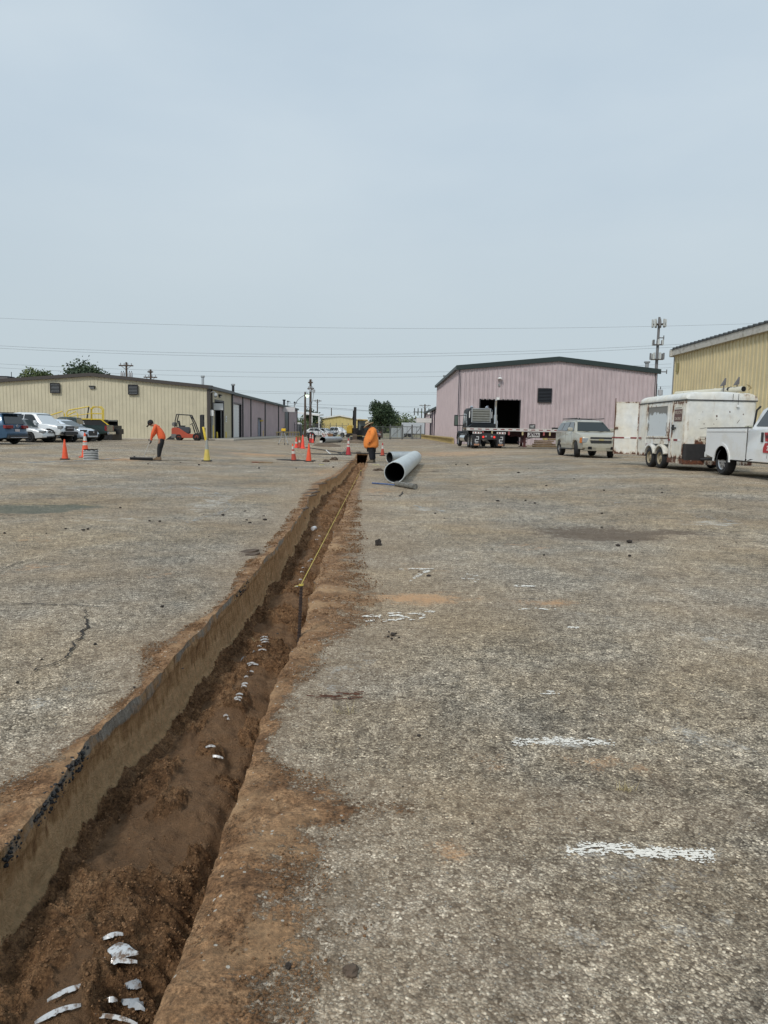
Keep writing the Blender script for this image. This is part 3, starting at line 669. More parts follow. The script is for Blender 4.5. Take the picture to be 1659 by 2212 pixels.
# blank sign box on an arm, security camera and vent pipes are things of their own
sg = thing('blank_sign', 'blank pale sign panel in black frame sticking out beside the tan warehouse doorway', 'sign', (XW, 63.2, 2.9))
q = MB(); q.b2((.04, -.05, .0), (1.02, .05, .70)); fr_ = q.build('sign_frame', m_blk, sg); q = MB(); q.b2((.10, -.06, .06), (.96, -.051, .64)); q.build('sign_face', mat('sign_face', (.60, .62, .63), .5), sg)
sc_ = thing('security_camera', 'white dome security camera on a gooseneck at the tan warehouse corner', 'camera', (XW, 62.35, 4.3))
q = MB(); q.tube([(.02, 0, .12), (.2, 0, .20), (.42, 0, .18), (.48, 0, .05)], .035, 8); q.build('gooseneck', m_white, sc_)
q = MB(); q.lathe([(.0, .1), (.12, .08), (.16, -.02), (.16, -.14)], 12, (.48, 0, 0)); hd = q.build('housing', m_white, sc_, smooth=40); q = MB(); q.lathe([(.14, -.14), (.12, -.24), (.06, -.30), (0, -.32)], 12, (.48, 0, 0)); q.build('dome', mat('smoked_dome', (.30, .32, .33), .15), sc_, smooth=60)
def vent_pipe(u, vt, Y, h, r_, m, label, capm=None):
    p = ay(u, vt, Y); t = thing('vent_pipe', label, 'vent pipe', (p.x, Y, p.z - h), 0, 'vent pipes on the roofs')
    q = MB(); q.lathe([(r_, 0), (r_, h - .18)], 12); q.build('pipe', m, t, smooth=50)
    q = MB(); q.lathe([(r_ + .02, h - .2), (r_ * 1.55, h - .16), (r_ * 1.6, h - .02), (r_ * .4, h)], 12); q.build('cap', capm or m, t, smooth=30)
    f = MB(); f.lathe([(r_ * 1.9, -.02), (r_ * 1.2, .10), (r_ * 1.02, .12)], 12); f.build('flashing', m_dkroof, t)
vent_pipe(438, 811, 66.5, 1.25, .12, m_steel, 'shiny capped vent pipe on the tan warehouse roof', m_steel)
vent_pipe(503.5, 829, 72.2, 1.1, .13, m_blk, 'black vent pipe with pale cap at the joint of tan and pink warehouses', m_steel)
vent_pipe(613.7, 863, 112, 1.3, .16, m_blk, 'black flared vent pipe near the far end of the left pink roof', m_blk)
pr = ay(10, 808, 66); t = thing('roof_unit', 'grey rooftop unit at the far left edge of the tan warehouse', 'roof unit', (pr.x, 66, ztan(pr.x)))
q = MB(); q.b2((-1.2, -.6, 0), (.55, .6, .62)); q.build('casing', mat('unit_grey', (.16, .15, .145), .6), t, .02); q = MB(); q.b2((-1.2, -.64, .62), (.6, .64, .68)); q.build('lid', m_dark, t); q = MB(); q.tube([(.62, 0, 0), (.62, 0, 1.1)], .03, 6); q.build('mast', m_dark, t)

# ---------- pink warehouse running away on the left
b = thing('warehouse', 'pink metal sided warehouse with black downspouts joined behind the tan warehouse', 'warehouse', (0, 0, 0))
PY0, PY1 = 71.02, 123.0; zP = 4.92
holes = [(71.9 - PY0, 75.6 - PY0, -1, 3.85), (85.4 - PY0, 87.4 - PY0, -1, 2.35 + .15), (108.4 - PY0, 112.4 - PY0, -1, 4.35)]
XP = XW - .02
wall_run(b, 'siding_sheet', (XP, PY0, 0), (0, 1, 0), (1, 0, 0), PY1 - PY0, .15, lambda s: zP - .05, m_pink, pw=.914, ribs=(.06, .36, .66), holes=holes, d=.07)
wall_run(b, 'siding_sheet', (XLF, PY1, 0), (1, 0, 0), (0, 1, 0), XP - XLF, .1, lambda s: zP - .05 + min(s, XP - XLF - s) * .085, m_pink)
rf = MB()
for xa, xb in ((XLF - .25, XR_), (XR_, XP + .3)):
    roof_sheet(rf, [(xa, PY0, ztan(xa) - .03), (xb, PY0, ztan(xb) - .03), (xb, PY1 + .3, ztan(xb) - .05), (xa, PY1 + .3, ztan(xa) - .05)], .05)
rf.build('roof', mat('green_black_roof', (.030, .042, .040), .5), b)
gt = MB(); gt.b2((XP + .04, PY0, zP - .26), (XP + .34, PY1 + .3, zP + .0)); gt.build('gutter', mat('green_black_trim', (.022, .036, .034), .5), b)
for yd in (76.2, 80.7, 90.3, 101.6, PY1 - .2):
    dp = MB(); dp.b2((XP + .035, yd - .16, .15), (XP + .16, yd + .16, zP - .27)); dp.build('downspout', m_blk, b)
fr = MB(); fr.b2((XP - .08, 75.6, .1), (XP + .06, 75.85, 4.0)); fr.b2((XP - .08, 71.7, 3.85), (XP + .06, 75.6, 4.0)); fr.b2((XP - .5, 75.0, .1), (XP - .081, 75.6, 3.85))
dd_ = fr.build('rollup_doorway', m_blk, b)
for i in range(12):
    z0 = .2 + i * .302; q = MB(); q.b2((XP - .12, 71.9, z0), (XP - .07, 74.99, z0 + .27)); q.b2((XP - .13, 71.9, z0 + .27), (XP - .1, 74.99, z0 + .302)); q.build('door_panel', m_white, dd_)
fr = MB(); fr.b2((XP - .06, 85.2, .15), (XP + .07, 85.4, 2.7)); fr.b2((XP - .06, 87.4, .15), (XP + .07, 87.6, 2.7)); fr.b2((XP - .06, 85.4, 2.5), (XP + .07, 87.4, 2.7)); d2 = fr.build('door_frame', m_blk, b)
q = MB(); q.b2((XP - .05, 85.4, .15), (XP - .0, 87.4, 2.5)); q.build('door_leaf', mat('blue_grey_door', (.16, .19, .26), .4), d2)
fr = MB(); fr.b2((XP - .06, 108.2, .15), (XP + .07, 108.4, 4.5)); fr.b2((XP - .06, 112.4, .15), (XP + .07, 112.7, 4.5)); fr.b2((XP - .06, 108.4, 4.35), (XP + .07, 112.4, 4.5)); d2 = fr.build('door_frame', m_blk, b)
q = MB(); q.b2((XP - .05, 108.4, .15), (XP - .0, 112.4, 4.35)); q.build('door_leaf', mat('dark_blue_door', (.03, .045, .065), .4), d2)
p = ay(615, 885, 106); sg = thing('blank_sign', 'small blank white sign panel sticking out near the end of the left pink warehouse', 'sign', (XP, 106, p.z - .35))
q = MB(); q.b2((.04, -.05, 0), (1.9, .05, .78)); q.build('sign_frame', m_grey, sg); q = MB(); q.b2((.1, -.06, .05), (1.84, -.051, .73)); q.build('sign_face', mat('sign_face2', (.68, .66, .66), .5), sg)
for u_, v0 in ((621.5, 866), (636, 868)):
    p = ay(u_, v0 + 8, 117); t = thing('service_mast', 'grey looped service mast on the roof end, %s' % ('beside the flared vent pipe' if u_ < 630 else 'nearest the wooden poles'), 'mast', (p.x, 117, p.z - 1.0), 0, 'service masts on the left pink roof')
    q = MB(); q.tube([(0, 0, 0), (0, 0, 1.25), (.1, 0, 1.5), (.3, 0, 1.55), (.42, 0, 1.35)], .07, 6); q.build('conduit', m_grey, t); q = MB(); q.ball((.02, 0, 1.5), .16, 6, 4); q.build('weatherhead', m_dark, t)

# concrete walk along the left buildings
q = MB(); q.prism([(XW + .1, 61.2), (XW + 2.3, 61.2), (XW + 2.6, 100), (XW + 2.0, 108), (XW + .1, 108)], .1, .46, 'xy')
o = q.build('sidewalk', m_conc, None, .03); tag(o, 'pale raised concrete walk along the doors of the left warehouses', kind='structure')
q = MB(); q.b2((-34, 61.0, .0), (XW + .09, 61.98, .34)); o = q.build('kerb', m_conc, None, .02); tag(o, 'thin concrete kerb strip at the foot of the tan warehouse wall', kind='structure')
def bollard(p, h, r_, label, tilt=(0, 0), m=m_safety, grp='yellow pipe bollards by the warehouse doors'):
    t = thing('bollard', label, 'bollard', p, 0, grp); t.rotation_euler = (tilt[0], tilt[1], 0)
    q = MB(); q.lathe([(r_, -.1), (r_, h - .04), (r_ * .7, h), (0, h + .01)], 10); q.build('post', m, t, smooth=50)
    q = MB(); q.lathe([(r_ * 1.25, -.1), (r_ * 1.25, .03), (r_, .05)], 10); q.build('collar', m_conc, t)
zk = .46
bollard((ay(459, 940, 62.6).x, 62.6, zk - .1), 1.25, .12, 'tall yellow bollard under the grey meter post at the tan warehouse corner')
bollard((ay(468.7, 940, 64.6).x, 64.6, zk - .06), .62, .09, 'short yellow bollard in front of the open black doorway')
bollard((ay(487.7, 940, 68.2).x, 68.2, zk - .06), .62, .09, 'short orange yellow bollard right of the open black doorway')
p = at(445, 58); bollard((p.x, p.y, p.z), 1.15, .10, 'leaning yellow bollard behind the yellow cone', (0, math.radians(-11)))
p = ay(457.5, 905, 62.3); t = thing('meter_post', 'grey metal post carrying a small white box at the tan warehouse corner', 'post', (p.x, 62.3, .46))
q = MB(); q.tube([(0, 0, 0), (0, 0, 2.5)], .07, 8); q.build('post', m_grey, t); q = MB(); q.b2((-.17, -.14, 1.95), (.17, .1, 2.45)); q.build('box', m_white, t, .01)

# ---------- big pink warehouse on the right
b = thing('warehouse', 'tall pink metal sided warehouse with black roof trim and wide open doorway', 'warehouse', (0, 0, 0))
QX0, QX1, QY0, QY1 = 7.30, 27.05, 72.3, 103.0
QR = (QX0 + QX1) / 2; qE, qR = 8.03, 9.05
def zq(x): return qR - abs(x - QR) * (qR - qE) / (QX1 - QR)
hx0, hx1 = ay(1036.6, 900, QY0).x, ay(1121.5, 900, QY0).x; hz = ay(1079, 864, QY0).z
lx, lz = ay(1176, 854.3, QY0).x, ay(1176, 854.3, QY0).z
wall_run(b, 'siding_sheet', (QX0, QY0, 0), (1, 0, 0), (0, -1, 0), QX1 - QX0, .12, lambda s: zq(QX0 + s) - .1, m_pink, pw=.914, ribs=(.06, .21, .52, .67), holes=[(hx0 - QX0, hx1 - QX0, -1, hz)], d=.075)
wall_run(b, 'siding_sheet', (QX0, QY1, 0), (0, -1, 0), (-1, 0, 0), QY1 - QY0, .12, lambda s: qE - .12, m_pink, pw=.914, ribs=(.03, .33, .64), d=.075)
wall_run(b, 'siding_sheet', (QX1, QY0, 0), (0, 1, 0), (1, 0, 0), QY1 - QY0, .12, lambda s: qE - .12, m_pink, pw=.914, ribs=(.03, .33, .64))
rf = MB()
for xa, xb in ((QX0 - .25, QR), (QR, QX1 + .25)):
    roof_sheet(rf, [(xa, QY0 - .2, zq(xa)), (xb, QY0 - .2, zq(xb)), (xb, QY1, zq(xb)), (xa, QY1, zq(xa))], .05)
rf.build('roof', MATS['green_black_roof'], b)
tr = MB()
for xa, xb in ((QX0 - .35, QR), (QR, QX1 + .35)):
    z0, z1 = zq(xa), zq(xb); ya, yb = QY0 - .28, QY0 + .02
    tr.add([(xa, ya, z0 - .40), (xb, ya, z1 - .40), (xb, ya, z1 + .06), (xa, ya, z0 + .06), (xa, yb, z0 - .40), (xb, yb, z1 - .40), (xb, yb, z1 + .06), (xa, yb, z0 + .06)],
           [(0, 1, 2, 3), (4, 7, 6, 5), (0, 4, 5, 1), (3, 2, 6, 7), (0, 3, 7, 4), (1, 5, 6, 2)])
tr.build('gable_trim', MATS['green_black_trim'], b)
gt = MB(); gt.b2((QX0 - .36, QY0 + .03, qE - .30), (QX0 - .04, QY1 + .3, qE + .0)); gt.build('gutter', MATS['green_black_trim'], b)
ct = MB(); ct.b2((QX0 - .05, QY0 - .07, .1), (QX0 + .14, QY0 + .1, qE - .42)); ct.build('corner_trim', mat('purple_black_trim', (.03, .022, .04), .5), b)
ct = MB(); ct.b2((QX1 - .12, QY0 - .07, .1), (QX1 + .07, QY0 + .1, qE - .42)); ct.build('corner_trim', m_blk, b)
fr = MB(); fr.b2((hx0 - .1, QY0 - .06, .1), (hx0, QY0 + .1, hz + .08)); fr.b2((hx1, QY0 - .06, .1), (hx1 + .1, QY0 + .1, hz + .08)); fr.b2((hx0, QY0 - .06, hz), (hx1, QY0 + .1, hz + .08)); dw = fr.build('doorway', m_blk, b)
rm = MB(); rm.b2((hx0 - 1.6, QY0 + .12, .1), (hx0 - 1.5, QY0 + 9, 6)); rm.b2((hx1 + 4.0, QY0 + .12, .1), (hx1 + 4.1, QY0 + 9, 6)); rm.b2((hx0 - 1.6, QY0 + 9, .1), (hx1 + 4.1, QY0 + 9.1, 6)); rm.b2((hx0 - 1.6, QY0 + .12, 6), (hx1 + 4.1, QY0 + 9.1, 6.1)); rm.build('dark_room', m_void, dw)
louver(b, (lx, QY0, lz), 1.40, 1.42, slat_m=mat('dark_slat', (.045, .05, .06), .5), n=9)
p = ay(1079, 817.5, QY0)
q = MB(); q.tube([(p.x, QY0 - .02, p.z + .25), (p.x, QY0 - .3, p.z + .3), (p.x, QY0 - .3, p.z + .1)], .03, 6); q.lathe([(.05, .12), (.26, -.02), (.26, -.06), (.0, -.05)], 12, (p.x, QY0 - .3, p.z)); q.build('wall_lamp', m_white, b)
q = MB(); q.b2((p.x - .1, QY0 - .12, p.z - .75), (p.x + .08, QY0 - .03, p.z - .55)); q.build('junction_box', m_grey, b)
p = ay(1075.5, 861, QY0); q = MB(); q.b2((p.x - .16, QY0 - .09, p.z - .12), (p.x + .16, QY0 - .04, p.z + .12)); q.build('door_plate', m_white, b)
vent_pipe(1398, 780.5, 76, 1.5, .2, m_grey, 'grey vent pipe at the right end of the tall pink roof', m_grey)
vent_pipe(961, 856.5 - 46, 92, .9, .16, m_grey, 'small vent pipe at the left eave of the tall pink roof', m_grey)
# lower rear block
b2 = thing('warehouse', 'lower pink warehouse wing with black posts behind the tall pink warehouse', 'warehouse', (0, 0, 0))
RY0, RY1, RX = 103.05, 135.0, 7.5
wall_run(b2, 'siding_sheet', (RX, RY1, 0), (0, -1, 0), (-1, 0, 0), RY1 - RY0, .1, lambda s: 5.0, m_pink, pw=.914, ribs=(.03, .33, .64), holes=[(14.9, 18.0, -1, 4.2)])
wall_run(b2, 'siding_sheet', (RX, RY1, 0), (1, 0, 0), (0, 1, 0), 16, .1, lambda s: 5.0 + s * .08, m_pink)
rf = MB(); roof_sheet(rf, [(RX - .3, RY0, 5.05), (RX + 10, RY0, 5.9), (RX + 10, RY1 + .3, 5.9), (RX - .3, RY1 + .3, 5.05)], .06); rf.build('roof', MATS['green_black_roof'], b2)
gt = MB(); gt.b2((RX - .36, RY0, 4.72), (RX - .03, RY1 + .3, 5.04)); gt.build('gutter', MATS['green_black_trim'], b2)
for yd in (109, 113.5, 134.8): dp = MB(); dp.b2((RX - .17, yd - .2, .1), (RX - .04, yd + .2, 4.7)); dp.build('downspout', MATS['purple_black_trim'], b2)
fr = MB(); fr.b2((RX - .08, 116.9, .1), (RX - .0 + .1, 117.1, 4.3)); fr.b2((RX - .08, 120.1, .1), (RX + .1, 120.3, 4.3)); fr.b2((RX - .08, 117.1, 4.15), (RX + .1, 120.1, 4.3)); fr.b2((RX + .02, 117.1, .1), (RX + .06, 120.1, 4.15)); fr.build('doorway', MATS['purple_black_trim'], b2)
p = ay(925, 908.5, 116); sg = thing('blank_sign', 'blank white sign panel on the lower pink wing beside the yard gate', 'sign', (RX, 116, p.z - .38))
q = MB(); q.b2((-2.6, -.06, 0), (-.04, .06, .78)); q.build('sign_frame', m_grey, sg); q = MB(); q.b2((-2.55, -.07, .04), (-.1, -.061, .74)); q.build('sign_face', mat('sign_face3', (.70, .68, .66), .5), sg)
p = ay(927, 894, 114); t = thing('yard_lamp', 'round white lamp above the blank sign on the lower pink wing', 'lamp', (RX, 114, p.z)); q = MB(); q.tube([(-.02, 0, .3), (-.5, 0, .35), (-.6, 0, .1)], .05, 6); q.build('arm', m_grey, t); q = MB(); q.lathe([(0, .2), (.2, .16), (.3, 0), (.22, -.16), (0, -.2)], 10, (-.6, 0, 0)); q.build('globe', m_white, t, smooth=60)
# yellow timber guard rail along the right warehouses
gr = thing('guard_rail', 'long yellow guard rail on short posts along the foot of the right pink warehouses', 'guard rail', (0, 0, 0))
ys = list(np.arange(74.5, 134, 1.55))
for y_ in ys:
    q = MB(); z0 = float(g(6.2, y_)); q.b2((7.00 - (y_ - 74) * .005, y_ - .09, z0 - .05), (7.16 - (y_ - 74) * .005, y_ + .09, z0 + .62 + random.random() * .03)); q.build('post', mat('faded_yellow_wood', (.55, .43, .19), .8, var=.2, vs=3), gr)
q = MB(); q.prism([(6.84, 74.2), (6.99, 74.2), (6.69, 134.2), (6.54, 134.2)], .78, .90, 'xy'); q.build('rail', MATS['faded_yellow_wood'], gr)
gr.location.z = .0

# ---------- yellow warehouse at the right edge
b = thing('warehouse', 'yellow metal sided warehouse with white fascia and dark ribbed roof at the right edge', 'warehouse', (0, 0, 0))
WX, WY1, WY0 = 21.6, 54.1, 26.0; wE = ay(1448, 756, WY1).z
wall_run(b, 'siding_sheet', (WX, WY1, 0), (0, -1, 0), (-1, 0, 0), WY1 - WY0, .2, lambda s: wE - .3, m_yel, pw=.914, ribs=(.07, .52), d=.07)
wall_run(b, 'siding_sheet', (WX, WY1, 0), (1, 0, 0), (0, 1, 0), 16, .2, lambda s: wE - .2 + min(s, 16 - s) * .09, m_yel)
m_fasc = mat('stained_white_fascia', (.50, .48, .43), .6, var=.15, vs=3, dirt=(.30, .27, .22), dirts=2.2, dirta=.4)
q = MB(); q.b2((WX - .30, WY0, wE - .42), (WX - .045, WY1 + .05, wE)); q.build('fascia', m_fasc, b)
q = MB(); q.b2((WX - .40, WY1 - .02, wE - .50), (WX + .35, WY1 + .32, wE + .03)); q.build('eave_return', m_fasc, b, .05)
q = MB(); q.b2((WX - .10, WY1 - .02, .2), (WX + .1, WY1 + .12, wE - .5)); q.build('corner_trim', m_grey, b)
rf = MB(); roof_sheet(rf, [(WX - .36, WY0, wE + .06), (WX + 8, WY0, wE + .9), (WX + 8, WY1 + .3, wE + .9), (WX - .36, WY1 + .3, wE + .06)], .05); rr = rf.build('roof', m_dkroof, b)
for y_ in np.arange(WY0 + .3, WY1, .61):
    q = MB(); sl = .84 / 8.36
    q.add([(WX - .40, y_ - .11, wE + .06), (WX - .40, y_ + .11, wE + .06), (WX - .40, y_ + .06, wE + .15), (WX - .40, y_ - .06, wE + .15), (WX + 7.9, y_ - .11, wE + .06 + sl * 8.3), (WX + 7.9, y_ + .11, wE + .06 + sl * 8.3), (WX + 7.9, y_ + .06, wE + .15 + sl * 8.3), (WX + 7.9, y_ - .06, wE + .15 + sl * 8.3)],
          [(0, 1, 2, 3), (0, 4, 5, 1), (1, 5, 6, 2), (2, 6, 7, 3), (3, 7, 4, 0)]); q.build('roof_rib', m_dkroof, rr)
q = MB(); p = ay(1451, 795, WY1 - .4); q.b2((WX - .14, WY1 - .75, p.z - .3), (WX - .045, WY1 - .45, p.z + .35)); q.build('junction_box', mat('olive_box', (.30, .27, .13), .6), b)

# ---------- far yellow building, carport, houses
def far_shed(name, label, u0, u1, vt, Y, m, h=None, roofm=None, ridge=1.0, depth_=14, pw=.914):
    a = ay(u0, vt, Y); c = ay(u1, vt, Y); t = thing(name, label, 'building', (0, 0, 0)); wd = c.x - a.x; zt = a.z - ridge
    wall_run(t, 'siding_sheet', (a.x, Y, 0), (1, 0, 0), (0, -1, 0), wd, 0, lambda s: zt + (ridge * (1 - abs(s - wd * .5) / (wd * .5))), m, pw=wd / 14, ribs=(.1,), d=.05)
    q = MB(); q.b2((a.x, Y + .01, 0), (a.x + .1, Y + depth_, zt)); q.b2((c.x - .1, Y + .01, 0), (c.x, Y + depth_, zt)); q.build('wall', m, t)
    q = MB(); mid = (a.x + c.x) / 2
    for xa, xb, za, zb_ in ((a.x - .3, mid, zt, zt + ridge), (mid, c.x + .3, zt + ridge, zt)):
        roof_sheet(q, [(xa, Y - .4, za + .15), (xb, Y - .4, zb_ + .15), (xb, Y + depth_, zb_ + .15), (xa, Y + depth_, za + .15)], .35)
    q.build('roof', roofm or m_white, t); return t
fy = far_shed('shed', 'far yellow metal building with pale roof edge beyond the fence', 681, 786, 896, 180, m_yel2, ridge=1.1)
q = MB(); p = ay(691, 905, 179.5); q.b2((p.x - .35, 179.2, 0), (p.x + .35, 179.8, p.z)); q.build('downspout', m_white, fy)
q = MB(); p = ay(696, 925, 179.5); q.b2((p.x - 1.2, 179.3, 0), (p.x + 1.2, 179.8, p.z)); q.build('door', mat('navy', (.03, .05, .10), .5), fy)
t = thing('carport', 'open white roofed carport behind the wooden utility poles', 'carport', (0, 0, 0)); a = ay(638, 889, 150); c = ay(690, 895, 150)
q = MB(); roof_sheet(q, [(a.x, 150, a.z), (c.x, 150, c.z), (c.x, 160, c.z + .3), (a.x, 160, a.z + .3)], .35); q.build('roof', m_white, t)
for f_ in (0.02, .35, .68, .98): q = MB(); x_ = a.x + (c.x - a.x) * f_; q.b2((x_ - .12, 150.2, 0), (x_ + .12, 150.5, a.z + (c.z - a.z) * f_ - .3)); q.build('post', m_white, t)
q = MB(); q.b2((a.x + .3, 158, 0), (c.x - .3, 158.2, 2.8)); q.build('back_wall', mat('dull_shade_wall', (.09, .085, .08), .8), t)
for u0, u1, vt, Y, lab, rm_ in ((850, 866, 897, 240, 'far white house with dark gable roof right of the big tree', 0), (884, 914, 901, 240, 'far house with brown black gable roof behind the yard gate', 1)):
    a = ay(u0, vt, Y); c = ay(u1, vt, Y); t = thing('house', lab, 'house', (0, 0, 0)); mid = (a.x + c.x) / 2; e = 2.0; zt = a.z - e; w2 = (c.x - a.x) / 2 + 2
    q = MB(); q.prism([(a.x, 2.0), (c.x, 2.0), (c.x, zt), (mid, zt + e - .2), (a.x, zt)], Y, Y + 9); q.build('wall', m_white if not rm_ else mat('house_tan', (.35, .30, .25), .8), t)
    q = MB(); roof_sheet(q, [(mid - w2, Y - .6, zt - .4), (mid, Y - .6, zt + e), (mid, Y + 9.5, zt + e), (mid - w2, Y + 9.5, zt - .4)], .4); roof_sheet(q, [(mid, Y - .6, zt + e), (mid + w2, Y - .6, zt - .4), (mid + w2, Y + 9.5, zt - .4), (mid, Y + 9.5, zt + e)], .4); q.build('roof', mat('brown_shingle', (.055, .04, .038), .9), t)
    for k_ in (-.45, .35): q = MB(); q.b2((mid + k_ * w2 - .6, Y - .08, zt - 1.4), (mid + k_ * w2 + .6, Y - .01, zt - .3)); q.build('window', m_dark, t)
t = thing('board_fence', 'long white board fence on the grass rise beyond the gate', 'fence', (0, 0, 0)); a = ay(852, 905, 218); c = ay(904, 907, 218)
nb = 16
for i in range(nb):
    x0 = a.x + (c.x - a.x) * i / nb; x1 = a.x + (c.x - a.x) * (i + .94) / nb; q = MB(); q.b2((x0, 218, a.z - 3.4), (x1, 218.12, a.z)); q.build('fence_panel', mat('far_white', (.55, .56, .57), .7), t)
# white box container beyond gate
a = ay(868, 912.7, 165); c = ay(912.5, 915, 165); t = thing('box_trailer', 'white ribbed box trailer parked beyond the yard gate', 'trailer', (0, 0, 0))
q = MB(); q.b2((a.x, 165, .9), (c.x + 4, 167.5, a.z)); q.build('box', mat('far_trailer', (.52, .55, .58), .6), t)
for i in range(14): q = MB(); x0 = a.x + (c.x + 4 - a.x) * (i + .5) / 14; q.b2((x0 - .08, 164.9, 1.0), (x0 + .08, 164.999, a.z - .1)); q.build('rib', MATS['far_trailer'], t)
q = MB(); q.b2((a.x, 164.9, .75), (c.x + 4, 167.5, .89)); q.build('chassis', m_dark, t)
for x_ in (a.x + .8, a.x + 1.9, c.x + 2.5): q = MB(); q.lathe([(0, 0), (.5, 0), (.5, .3), (0, .3)], 12, (x_, 165.05, .5), 'y'); q.build('wheel', m_rubber, t)
for u_, w_, lab in ((851.5, 12, 'left grey utility cabinet behind the gate'), (866, 12, 'right grey utility cabinet behind the gate')):
    p = ay(u_, 923.8, 160); t = thing('utility_cabinet', lab, 'cabinet', (p.x, 160, 0), 0, 'utility cabinets behind the gate'); q = MB(); q.b2((-.7, 0, 0), (.7, .6, p.z)); q.build('casing', mat('cabinet_grey', (.36, .39, .40), .6), t); q = MB(); q.b2((-.02, -.02, .1), (.02, -.001, p.z - .1)); q.build('door_seam', m_dark, t)

# ---------- chain link fence and gate
m_galv = mat('fence_galv', (.15, .155, .155), .5, .2)
def link_mesh(mb, x0, x1, y, z0, z1, step=.32, r_=.011):
    n_ = int((x1 - x0) / step)
    h = z1 - z0
    for i in range(-int(h / step), n_ + 1):
        for sgn in (1, -1):
            a = x0 + i * step; b_ = a + h
            za, zb_ = (z0, z1) if sgn > 0 else (z1, z0)
            aa, bb = max(a, x0), min(b_, x1)
            if bb <= aa: continue
            f0, f1 = (aa - a) / h, (bb - a) / h
            p0 = (aa, y, za + (zb_ - za) * f0); p1 = (bb, y, za + (zb_ - za) * f1)
            mb.add([(p0[0], y, p0[2] - r_), (p0[0], y, p0[2] + r_), (p1[0], y, p1[2] + r_), (p1[0], y, p1[2] - r_), (p0[0], y + r_, p0[2]), (p1[0], y + r_, p1[2])], [(0, 3, 2, 1), (0, 4, 5, 3), (1, 2, 5, 4)])
def fence_run(label, u0, u1, Y, h, n_, extra=None):
    a = ay(u0, 930, Y); c = ay(u1, 930, Y); t = thing('chain_link_fence', label, 'fence', (0, 0, 0), 0, 'chain link fence across the yard end')
    for i in range(n_ + 1):
        x_ = a.x + (c.x - a.x) * i / n_; q = MB(); q.tube([(x_, Y, 0), (x_, Y, h + .35)], .045, 6); q.build('post', m_galv, t)
    for z_ in (.1, h): q = MB(); q.tube([(a.x, Y - .05, z_), (c.x, Y - .05, z_)], .03, 6); q.build('rail', m_galv, t)
    q = MB(); link_mesh(q, a.x, c.x, Y + .06, .1, h); tag(q.build('wire_mesh', m_galv, t), kind='stuff')
    return t
fence_run('chain link fence in front of the parked white cars', 636, 752, 112, 2.15, 9)
fence_run('chain link fence behind the digger and under the big tree', 752.5, 842, 124, 2.1, 6)
for u0, u1, lab in ((843, 868.5, 'left leaf of the tall chain link gate with diagonal brace'), (869.5, 889.5, 'middle leaf of the tall chain link gate with diagonal brace'), (890.5, 909, 'right leaf of the tall chain link gate beside the pink wing')):
    Y = 122.0; a = ay(u0, 930, Y); c = ay(u1, 930, Y); t = thing('gate', lab, 'gate', (0, 0, 0), 0, 'chain link gate leaves')
    for nm, p0, p1, r_ in (('stile', (a.x, Y, .12), (a.x, Y, 2.55), .10), ('stile', (c.x, Y, .12), (c.x, Y, 2.55), .10), ('rail', (a.x, Y, .2), (c.x, Y, .2), .07), ('rail', (a.x, Y, 2.2), (c.x, Y, 2.2), .07), ('brace', (a.x, Y, .2), (c.x, Y, 2.2), .06), ('brace', ((a.x + c.x) / 2, Y, .2), ((a.x + c.x) / 2, Y, 2.2), .035)):
        q = MB(); q.tube([p0, p1], r_, 6); q.build(nm, m_galv, t)
    q = MB(); link_mesh(q, a.x + .05, c.x - .05, Y + .06, .2, 2.2); tag(q.build('wire_mesh', m_galv, t), kind='stuff')
    q = MB(); q.lathe([(0, 0), (.14, 0), (.14, .08), (0, .08)], 10, (a.x, Y - .04, .14), 'y'); q.build('wheel', m_dark, t)

# ---------- yellow pipe rails and dock gear at left
t = thing('pipe_rail', 'yellow pipe rail around the grey dock gear by the left pink warehouse', 'guard rail', (0, 0, 0))
Y = 86; a = ay(531, 938, Y); c = ay(568, 938, Y + 3)
for f_ in (0, .33, .66, .97, 1): q = MB(); x_ = a.x + (c.x - a.x) * f_; y_ = Y + 3 * f_; q.tube([(x_, y_, .2), (x_, y_, 1.15 if f_ not in (.33,) else 2.3)], .07, 8); q.build('post', m_safety, t)
q = MB(); q.tube([(a.x, Y, 1.05), (c.x, Y + 3, 1.0)], .09, 8); q.build('rail', m_safety, t)
xq = a.x + (c.x - a.x) * .33; q = MB(); q.tube([(xq, Y + 1, 2.3), (xq + 1.4, Y + 1.2, 2.35)], .08, 8); q.build('rail', m_safety, t)
a = ay(529, 940, 88); t = thing('dock_equipment', 'dark grey dock equipment boxes behind the yellow pipe rail', 'dock box', (a.x, 88, .2)); q = MB(); q.b2((.3, 0, 0), (1.85, 1.2, 1.5)); q.build('large_box', mat('slate_box', (.07, .075, .085), .6), t, .02); q = MB(); q.b2((-.65, -.2, 0), (.22, .9, .95)); q.build('small_box', mat('slate_box2', (.13, .14, .145), .6), t, .02); q = MB(); q.b2((.3, -.03, 1.2), (1.85, -.005, 1.26)); q.build('seam', m_dark, t)
t = thing('guard_rail', 'long low yellow guard rail across the foot of the left pink warehouse end', 'guard rail', (0, 0, 0)); a = ay(571, 938, 96); c = ay(647, 935, 108)
for i in range(13): f_ = i / 12; x_ = a.x + (c.x - a.x) * f_; y_ = 96 + 12 * f_; q = MB(); q.b2((x_ - .06, y_ - .06, .1), (x_ + .06, y_ + .06, .88)); q.build('post', MATS['faded_yellow_wood'], t)
q = MB(); q.tube([(a.x, 95.9, .92), (c.x, 107.9, .98)], .08, 6); q.build('rail', MATS['faded_yellow_wood'], t)
